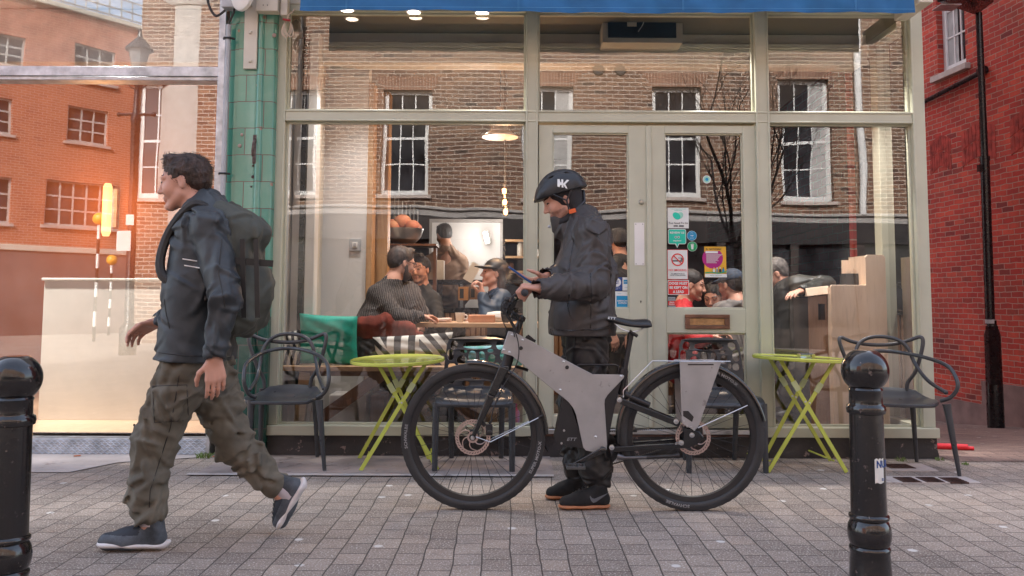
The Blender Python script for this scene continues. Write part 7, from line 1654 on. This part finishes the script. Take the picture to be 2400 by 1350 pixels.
def hair(hd, parent, m, kind='short', seed=1, h=.0045):
    S = SDF(*bounds([hd.c, hd.p(-.1, 0, -.3) if kind == 'long' else hd.c], .18), h)
    S.ell(hd.p(-.022, 0, .042), V(.104, .085, .088)*hd.k, hd.M, .02)
    if kind == 'short': S.cone(hd.p(.045, -.03, .105), hd.p(.045, .03, .105), .026*hd.k, None, .03); S.ell(hd.p(-.06, 0, -.01), V(.05, .066, .06)*hd.k, hd.M, .03); S.folds(fold_fn(seed, .007, 75, 3))
    if kind == 'quiff': S.cone(hd.p(.04, -.03, .118), hd.p(.04, .03, .118), .034*hd.k, None, .03); S.ell(hd.p(-.05, 0, .0), V(.055, .07, .07)*hd.k, hd.M, .03); S.folds(fold_fn(seed, .008, 70, 3))
    if kind == 'long':
        for y in (-1, 0, 1): S.cone(hd.p(-.055, y*.05, .03), hd.p(-.07, y*.06, -.24), .045*hd.k, .030*hd.k, .03)
        S.folds(fold_fn(seed, .006, 60, 3, (1, 1, .2)))
    if kind == 'bun': S.ell(hd.p(-.13, 0, -.01), V(.04, .04, .04)*hd.k, hd.M, .02); S.folds(fold_fn(seed, .003, 80, 2))
    # hairline: carve the face clear
    S.ell(hd.p(.098, 0, -.030), V(.070, .078, .092)*hd.k, hd.M, .010, True); S.plane(hd.p(.082, 0, .03), hd.f*.9-hd.u*.55); 
    if kind in ('short', 'quiff', 'bun'): S.plane(hd.p(-.03, 0, -.062), -hd.u+hd.f*.55)
    for y in (-1, 1):
        if kind != 'long': S.ell(hd.p(.004, y*.088, -.018), V(.024, .03, .034)*hd.k, hd.M, .008, True)
    ob = S.build('hair', m, parent); strands(ob, hd, m, parent, 1500 if h < .005 else 500, seed, .030 if kind != 'long' else .05); return ob
def strands(ob, hd, m, parent, n, seed, ln):
    "short loose strands lying over the hair mass"
    rs = np.random.RandomState(seed); me = ob.data; o_ = np.array(ORG[ob.name]); nf = len(me.polygons); mb = MB()
    for i in rs.randint(0, nf, n):
        p = me.polygons[i]; c = np.array(p.center)+o_; nn = np.array(p.normal); v = c-hd.c; 
        fl = -hd.f*.5-hd.u*.35+rs.normal(size=3)*.35; 
        if v@hd.u > .06: fl = hd.f*rs.uniform(-.8, .9)+rs.normal(size=3)*.3
        fl = fl-nn*(fl@nn); fl /= np.linalg.norm(fl)+1e-6; l = ln*rs.uniform(.5, 1.2); sd = np.cross(fl, nn)*.0011
        a = c-nn*.002; b = c+fl*l*.55+nn*l*.22; e = c+fl*l+nn*l*.20
        mb.add([a-sd, a+sd, b+sd*.8, b-sd*.8, e], [(0, 1, 2, 3), (3, 2, 4)])
    mb.build('loose_hair', m, parent, uvs='none')
hair(hd2, wk, HAIRB, 'short', 4)
S = SDF(*bounds([nk+V(0, 0, .08), shN, shF, elN, wrN2, wrF, pel+V(0, 0, -.05), elF], .17), .006); up_ = (shN+shF)/2
for dy in (-.085, 0, .085):
    S.cone(V(up_[0]-.01, yW_+dy, up_[2]-.04), V(W(470, 680, yW_)[0], yW_+dy, W(0, 680, yW_)[2]), .098, .118, .05); S.cone(V(W(470, 680, yW_)[0], yW_+dy, W(0, 680, yW_)[2]), V(W(458, 860, yW_)[0], yW_+dy, W(0, 860, yW_)[2]), .118, .138, .04)
S.cone(nk+V(.0, 0, -.01), up_+V(0, 0, -.02), .075, .115, .05)
for a in (shN, shF): S.cone(nk+V(.01, 0, -.01), a+V(0, 0, .01), .07, .068, .05)
S.cone(W(486, 470, yW_), W(440, 500, yW_), .050, .040, .03); S.cone(W(500, 490, yW_-.05), W(500, 490, yW_+.05), .06, .06, .04)
limb(S, [shN+V(0, .02, -.01), elN, wrN2+V(0, 0, .02)], [.078, .060, .047], .035); limb(S, [shF+V(0, -.02, -.01), elF, wrF+V(.02, 0, 0)], [.078, .060, .046], .035)
S.folds(fold_fn(21, .005, 16, 3, (1, .5, 1))); crease(21, S, 200, .009); S.plane(W(455, 842, yW_), (-.06, 0, -1)); S.ell(hd2.p(0, 0, -.01), (.10, .085, .12), hd2.M, .01, True)
for wr, el_, r0 in ((wrN2, elN, .034), (wrF, elF, .034)): d_ = unit(wr-el_); S.cone(wr-d_*.01, wr+d_*.10, r0, r0, .006, None, True)
jw = S.build('jacket', JN, wk)
seams(jw, jw, [[(428, 607), (462, 612)], [(432, 622), (468, 628)]], WHITE, .0025, 'sleeve_stripe', 2.0, .001)
seams(jw, jw, [[(372, 826), (440, 834), (540, 836)], [(385, 700), (390, 740), (398, 770)], [(520, 560), (512, 640), (528, 720)]], CHAR, .0028)
S = SDF(*bounds([pel+V(0, 0, .1), kn1, kn2, an1, an2], .15), .006); S.cone(pel+V(0, -.05, .03), pel+V(0, .05, .03), .120, .120, .03)
limb(S, [pel+V(-.01, -.09, -.02), kn1, W(345, 1150, 3.59), W(352, 1198, 3.59)], [.110, .084, .072, .064], .03); limb(S, [pel+V(.01, .09, -.02), kn2, W(640, 1135, 3.82)], [.110, .080, .060], .03)
q = W(398, 945, 3.52); S.ell((q[0], 3.497, q[2]), (.072, .022, .080), None, .006); S.cone((q[0]-.055, 3.485, q[2]+.062), (q[0]+.06, 3.485, q[2]+.066), .011, .011, .004)
S.folds(fold_fn(31, .006, 15, 3, (.6, .4, 1))); crease(33, S, 220, .012, (.008, .018), (.05, .13), (1, 1, .6))
S.plane(an1+V(0, 0, -.045), (0, 0, -1)); d_ = unit(an2-kn2); S.plane(an2-d_*.02, d_) if False else None
tw_ = S.build('trousers', OLV, wk); seams(tw_, tw_, [[(358, 905), (438, 902), (442, 985), (362, 990), (358, 905)], [(420, 880), (400, 1000), (352, 1150), (350, 1190)]], CHAR, .002)
# shoes: planted near shoe, lifted far heel
GSH = mat('shoe_knit', (.085, .10, .12), .75, var=.35, vs=14, bump=.3, bs=300); NSH = mat('shoe_navy', (.018, .024, .035), .7); WSO = mat('shoe_sole_white', (.66, .63, .63), .5, var=.03)
def runner(heel, toe, up, near):
    S = SDF(*bounds([heel, toe, np.array(heel)+np.array(up)*.12], .08), .004); shoe(S, heel, toe, up, h=.105); so = S.build('shoe', [GSH, NSH], wk, fn=lambda c: ((c-np.array(heel))@unit(np.array(toe)-np.array(heel)) > .10).astype(int)*(((c-np.array(heel))@unit(up)) > .058).astype(int))
    S = SDF(*bounds([heel, toe], .09), .0038); u = unit(up); sole(S, np.array(heel)-u*.006, np.array(toe)-u*.004, up, .032, .045); d_ = unit(np.array(toe)-np.array(heel)); S.cone(np.array(heel)+d_*.015+u*.010, np.array(heel)-d_*.014+u*.024, .016, .008, .02); S.build('sole', WSO, so)
    mb = MB(); h_ = np.array(heel); s_ = unit(np.cross(d_, u)); 
    for k in range(6): c_ = h_+d_*(.105+.018*k)+u*(.098-.0085*k); mb.tube(spline([tuple(c_-s_*.028-u*.008), tuple(c_+u*.004), tuple(c_+s_*.028-u*.008)], 4), .0028, 5)
    mb.build('laces', NSH, so)
    return so
hx_, tx_ = UX(388, 3.59, 1270), UX(230, 3.59, 1270); runner((hx_, 3.59, .013), (tx_, 3.57, .020), (0, 0, 1), True)
mb = MB(); q = W(353, 1212, 3.59); mb.tube([tuple(q+V(0, 0, -.03)), tuple(q+V(0, 0, .03))], [.045, .043], 16); mb.build('sock', mat('sock', (.45, .40, .42), .8), wk)
tip = V(UX(700, 3.84, 1238), 3.83, .012); hl = W(690, 1128, 3.83)+V(.055, 0, .0); runner(tuple(hl), tuple(tip), tuple(unit(V(1, 0, .15)-0)*-1), False) if False else None
an2b = an2
u2 = unit(V(-.75, 0, .66)); d2_ = unit(V(-.30, 0, -1)); heel2 = W(712, 1150, 3.83)+V(.01, 0, .03); toe2 = heel2+unit(V(-.12, 0, -.25))*.27
toe2[2] = max(toe2[2], .012); runner(tuple(heel2), tuple(toe2), tuple(unit(V(-.9, 0, .42))), False)
mb = MB(); a_ = W(636, 1130, 3.82); b_ = W(682, 1165, 3.83); mb.tube([tuple(a_), tuple(b_)], [.040, .040], 14); mb.build('sock', MATS['sock'], wk)
mb = MB(); q0 = W(405, 574, 3.40); 
# rucksack
S = SDF(*bounds([W(540, 480, yW_), W(640, 790, yW_)], .24), .006); a, b = W(556, 540, yW_), W(566, 735, yW_)
for dy in (-.09, 0, .09): S.cone(V(a[0], yW_+dy, a[2]), V(b[0], yW_+dy, b[2]), .085, .095, .04)
S.cone(W(530, 505, yW_)+V(0, -.07, 0), W(600, 545, yW_)+V(0, -.07, 0), .06, .05, .05); S.cone(W(530, 505, yW_)+V(0, .07, 0), W(600, 545, yW_)+V(0, .07, 0), .06, .05, .05); S.ell(W(612, 680, yW_), (.05, .11, .11), None, .03)
S.folds(fold_fn(41, .006, 18, 3)); crease(41, S, 60, .008); bp = thing('rucksack', 'olive green rucksack with dark straps on the walking man\'s back', 'rucksack', tuple(W(570, 650, yW_)))
bo = S.build('bag', BPM, bp); mb = MB()
for dy in (-.13, .13):
    mb.tube(spline([tuple(V(*W(520, 520, yW_))+V(.0, dy*.8, .03)), tuple(V(*W(476, 512, yW_))+V(0, dy, .045)), tuple(V(*W(436, 560, yW_))+V(-.03, dy, .0)), tuple(V(*W(450, 650, yW_))+V(-.06, dy*1.25, 0)), tuple(V(*W(520, 700, yW_))+V(0, dy*1.3, 0))], 6), .020, 8, flat=((0, 1, 0), .9))
mb.build('strap', CHAR, bp); mb = MB()
for px, py0, py1 in ((568, 560, 745), (600, 560, 745)): mb.beam(tuple(W(px, py0, yW_-.185)), tuple(W(px+4, py1, yW_-.19)), .02, .006, (0, 1, 0))
mb.beam(tuple(W(535, 610, yW_-.19)), tuple(W(640, 618, yW_-.16)), .028, .008, (0, 1, 0)); mb.build('buckle_strap', CHAR, bp)

# ---------------------------------------------------------------- people inside the cafe
def figure(label, hpx, Y, f, sh, el, wr, pelv, topm, hairm=HAIRD, hairk='short', u=(0, 0, 1), skin=SKIN, beard=False, leg='sit', g=None, legm=None, k=1.0, tw=(.10, .125), h=.0058, cap=None, curl=(.4, .5, .4), seed=1, fat=1.0, hd_dir=None, fold=.007):
    "sh/el/wr: two joints each, as (px, py, Y)"
    c = W(hpx[0], hpx[1], Y); hd = Head(c, f, u, k); nk = hd.p(-.04, 0, -.155); T = thing('person', label, 'person', (c[0], Y, ZF))
    sh = [W(*q) for q in sh]; el = [W(*q) for q in el]; wr = [W(*q) for q in wr]; pl = W(*pelv)
    g = unit(g if g is not None else V(f[0], f[1], 0)); lat = unit(np.cross((0, 0, 1), g)); pts = [c+V(0, 0, .14), c-V(0, 0, .2), pl]+sh+el+wr; legs = []
    if leg:
        for s_ in (-1, 1):
            hp_ = pl+lat*.09*s_
            if leg == 'sit': kn_ = hp_+g*.42+V(0, 0, .02); kn_[2] = max(kn_[2], ZF+.45); an_ = V(kn_[0], kn_[1], ZF+.09)+g*.02
            else: kn_ = V(hp_[0], hp_[1], (pl[2]+ZF)/2)+g*.02; an_ = V(hp_[0], hp_[1], ZF+.09)
            legs.append((hp_, kn_, an_)); pts += [kn_, an_]
    S = SDF(*bounds(pts, .16), h); hd.add(S, nk); limb(S, [nk, (sh[0]+sh[1])/2+V(0, 0, -.12), pl], [.055, .09, .09], .04)
    for a, b, c_ in zip(sh, el, wr): limb(S, [a, b, c_], [.04, .036, .026]); S.cone(nk, a, .045, .04, .03); d_ = unit(c_-b); hand(S, c_, d_, V(0, 0, -1) if abs(d_[2]) < .8 else g, np.cross(d_, V(0, 0, 1))+V(.01, 0, 0), curl)
    for a, b, c_ in legs: limb(S, [a, b, c_], [.075, .05, .035], .03)
    P, f_ = S.mesh(); mesh_obj('body', P, f_, hd.cls(P[f_].mean(1), beard is True), [skin, LIP, EYE, STUB], T, ang=180, uvs='none')
    if hairk: hair(hd, T, hairm, hairk, seed, h)
    S = SDF(*bounds([nk]+[q for q in sh+el+wr]+[pl], .17), h+.0015); m0 = (sh[0]+sh[1])/2; ax = unit(sh[1]-sh[0]+V(1e-4, 0, 0))
    for o in (-.09, 0, .09): S.cone(m0+ax*o+V(0, 0, -.07), pl+ax*o+V(0, 0, .02), tw[0]*fat, tw[1]*fat, .05)
    for a in sh: S.cone(nk+V(0, 0, -.01), a, .062, .062, .045)
    for a, b, c_ in zip(sh, el, wr): d_ = unit(c_-b); limb(S, [a, b, c_-d_*.01], [.070*fat, .060*fat, .045], .03)
    S.folds(fold_fn(seed+50, fold*.6, 18, 3)); crease(seed, S, 60, .008); S.ell(hd.p(0, 0, -.01), V(.098, .08, .118)*k, hd.M, .01, True); S.cone(hd.p(-.02, 0, -.06), nk+V(0, 0, .02), .058, .058, .01, None, True)
    for b, c_ in zip(el, wr): d_ = unit(c_-b); S.cone(c_-d_*.015, c_+d_*.1, .031, .033, .006, None, True)
    gar = S.build('top', topm, T)
    if legs:
        S = SDF(*bounds([pl]+[q for l in legs for q in l], .15), .008); S.cone(pl-lat*.05, pl+lat*.05, .12, .12, .03)
        for a, b, c_ in legs: limb(S, [a, b, c_], [.10, .075, .058], .03)
        S.build('trousers', legm or PN, T)
        for a, b, c_ in legs: S = SDF(*bounds([c_-g*.08, c_+g*.2], .1), .006); shoe(S, V(c_[0], c_[1], ZF)-g*.06, V(c_[0], c_[1], ZF)+g*.2); S.build('shoe', MBL, T)
    if cap:
        S = SDF(*bounds([hd.c], .24), .005); S.ell(hd.p(-.018, 0, .045), V(.108, .088, .088)*k, hd.M, .01); S.plane(hd.p(0, 0, .032), -hd.u); S.cone(hd.p(.085, -.035, .042), hd.p(.085, .035, .042), .030, None, .02, (hd.u, .35)); S.cone(hd.p(.085, 0, .042), hd.p(.135, 0, .038), .05, .045, .02, (hd.u, .16)); S.build('cap', cap, T)
    if beard == 'full':
        S = SDF(*bounds([hd.c], .2), .005); S.ell(hd.p(.045, 0, -.085), V(.052, .056, .045)*k, hd.M, .01)
        for y in (-1, 1): S.cone(hd.p(.01, y*.066, -.02), hd.p(.03, y*.055, -.08), .016, .022, .02)
        S.ell(hd.p(.098, 0, -.058), V(.02, .022, .010)*k, hd.M, .006, True); S.folds(fold_fn(seed+9, .003, 120, 3)); S.build('beard', hairm, T)
    return T, hd, gar
def knit():
    m, n, b = _nt('cardigan_knit'); v = _tc(n, 'Object', (1, 1, 1), (0, R(18), 0)); wv = n.nodes.new('ShaderNodeTexWave'); wv.inputs['Scale'].default_value = 22; wv.inputs['Distortion'].default_value = 2.5; wv.inputs['Detail'].default_value = 2; n.links.new(v, wv.inputs[0])
    nz = _noise(n, v, 120, 3); c = _mixc(n, (.085, .072, .070), (.022, .018, .018), wv.outputs['Fac']); c = _mixc(n, c, (.16, .14, .135), _ramp(n, nz, [(.52, 0), (.7, .8)])); n.links.new(c, b.inputs['Base Color']); b.inputs['Roughness'].default_value = .95; _bump(n, b, wv.outputs['Fac'], .8, .006); return m
T, hdC, _ = figure('bearded man in a chunky dark grey knitted cardigan on the window bench', (942, 616), 6.42, (.80, .50, -.22), [(884, 690, 6.30), (962, 684, 6.60)], [(932, 745, 6.16), (985, 738, 6.60)], [(985, 742, 6.30), (1000, 744, 6.72)], (890, 800, 6.34), knit(), HAIRB, 'short', beard='full', tw=(.135, .165), fat=1.1, seed=3, g=V(.2, 1, 0), fold=.006)
mb = MB(); 
for y in (-1, 1): c_ = hdC.p(.098, y*.033, .006); mb.tube([tuple(c_+hdC.l*.022*math.cos(t)+hdC.u*.018*math.sin(t)) for t in np.linspace(0, 2*math.pi, 15)[:-1]], .0022, 5, closed=True); mb.tube([tuple(hdC.p(.095, y*.055, .01)), tuple(hdC.p(-.01, y*.084, .012))], .0025, 5)
mb.build('glasses', CHAR, T)
figure('smiling dark haired man facing the street from behind the cardigan man', (984, 632), 7.5, (-.35, -.92, -.05), [(962, 700, 7.5), (1015, 702, 7.5)], [(955, 760, 7.4), (1030, 765, 7.35)], [(975, 762, 7.2), (1010, 760, 7.2)], (988, 830, 7.55), mat('top_dark', (.02, .02, .022), .7), HAIRD, 'quiff', beard=True, seed=6, leg=None)
figure('man in a brown jumper standing behind the counter with his back to the street', (1040, 551), 9.25, (-.45, .85, -.25), [(1008, 612, 9.25), (1082, 612, 9.25)], [(1000, 680, 9.15), (1100, 685, 9.2)], [(1010, 725, 9.3), (1070, 720, 9.4)], (1046, 735, 9.25), mat('jumper_brown', (.20, .125, .085), .85, var=.1), HAIRD, 'short', skin=SKIN2, leg='stand', seed=7)
BT, hdW, _ = figure('woman in a black cap and navy jacket resting her chin on her hand', (1158, 641), 7.0, (-.95, -.25, .12), [(1178, 698, 6.85), (1166, 698, 7.2)], [(1140, 745, 6.72), (1150, 745, 7.1)], [(1131, 690, 6.78), (1120, 748, 7.05)], (1180, 815, 7.05), mat('jacket_blue', (.014, .035, .07), .6), HAIRB, 'long', cap=MBL, seed=8, g=V(-1, -.2, 0), curl=(.9, 1.0, .6), fold=.006)
figure('man with a short beard in black sitting low behind the cafe table', (1003, 726), 8.0, (.75, -.6, -.2), [(1000, 790, 8.0), (1045, 785, 8.05)], [(1000, 850, 7.9), (1060, 850, 8.0)], [(1030, 850, 7.8), (1070, 850, 7.8)], (1030, 900, 8.05), MATS['top_dark'], HAIRD, 'short', beard=True, leg=None, seed=9, k=.85)
REDT = mat('top_red', (.50, .012, .02), .7, var=.1)
figure('woman in a red top with tied back dark hair, in profile behind the right door', (1622, 668), 6.75, (.95, -.25, -.18), [(1602, 735, 6.6), (1606, 733, 6.95)], [(1630, 800, 6.5), (1640, 800, 6.95)], [(1665, 790, 6.5), (1665, 790, 6.9)], (1598, 870, 6.8), REDT, HAIRD, 'bun', g=V(1, 0, 0), seed=10)
figure('dark haired woman leaning on her hand behind the poster on the right door', (1672, 697), 7.3, (-.45, -.8, -.3), [(1650, 750, 7.3), (1698, 752, 7.35)], [(1645, 800, 7.2), (1705, 800, 7.2)], [(1690, 735, 7.15), (1668, 800, 7.1)], (1675, 880, 7.4), MATS['top_dark'], HAIRD, 'long', leg=None, seed=11, curl=(.8, .9, .5))
figure('man in a grey jumper and navy cap with his back to the right door', (1712, 668), 6.7, (-.6, .75, -.15), [(1690, 728, 6.62), (1745, 728, 6.8)], [(1680, 790, 6.55), (1762, 790, 6.7)], [(1700, 800, 6.75), (1740, 800, 6.9)], (1722, 870, 6.75), mat('jumper_grey', (.17, .155, .15), .85), HAIRD, 'short', cap=mat('cap_navy', (.015, .03, .06), .7), g=V(-.7, .6, 0), seed=12)
# the man leaning on the bin cabinet
T, hdP, gp2 = figure('grey haired man in a dark puffer jacket leaning his arm on the bin cabinet', (1816, 642), 6.75, (-.85, .15, -.45), [(1868, 668, 6.55), (1830, 680, 6.95)], [(1936, 668, 6.42), (1822, 760, 6.9)], [(1878, 682, 6.20), (1815, 800, 6.75)], (1852, 850, 6.75), mat('puffer_dark', (.020, .022, .020), .5, var=.2), HAIRG, 'short', leg='stand', tw=(.13, .14), fat=1.15, seed=13, fold=.011, curl=(.2, .3, .2))
figure('dark haired customer in a dark coat standing inside behind the left door', (1450, 566), 7.9, (-.25, .95, -.05), [(1428, 640, 7.5), (1482, 640, 7.75)], [(1420, 730, 7.45), (1495, 730, 7.7)], [(1435, 780, 7.4), (1480, 780, 7.5)], (1455, 800, 7.65), MATS['top_dark'], HAIRD, 'short', leg='stand', seed=14)
# brown red blanket thrown over the bench
S = SDF(*bounds([W(838, 740, 6.15), W(1000, 800, 6.15)], .2), .006)
for a, b, r0, r1 in (((850, 765), (905, 758), .075, .075), ((905, 758), (960, 772), .075, .055), ((860, 785), (930, 790), .06, .055), ((930, 788), (985, 785), .05, .03)): S.cone(W(*a, 6.14), W(*b, 6.14), r0, r1, .03, (V(0, 1, 0), 1.1))
S.folds(fold_fn(61, .020, 20, 3, (1, .4, 1))); P, f = S.mesh(); mesh_obj('blanket', P, f, None, mat('blanket_rust', (.17, .030, .018), .95, var=.25, vs=14, bump=.8, bs=180), None, 'rust brown fleece blanket heaped on the long striped cushion', 'blanket', ang=180, uvs='none')
# clutter on the floor behind the perforated chair
mb = MB(); q = W(1208, 985, 6.1); mb.lathe([(.0, ZF), (.03, ZF), (.03, ZF+.13), (.012, ZF+.16), (.012, ZF+.19), (0, ZF+.19)], (q[0], 6.1, 0), 16); mb.build('bottle', mat('bottle_red', (.5, .03, .04), .3, col2=(.03, .15, .5), vs=9), label='small red and blue bottle on the floor just inside the left window', cat='bottle')
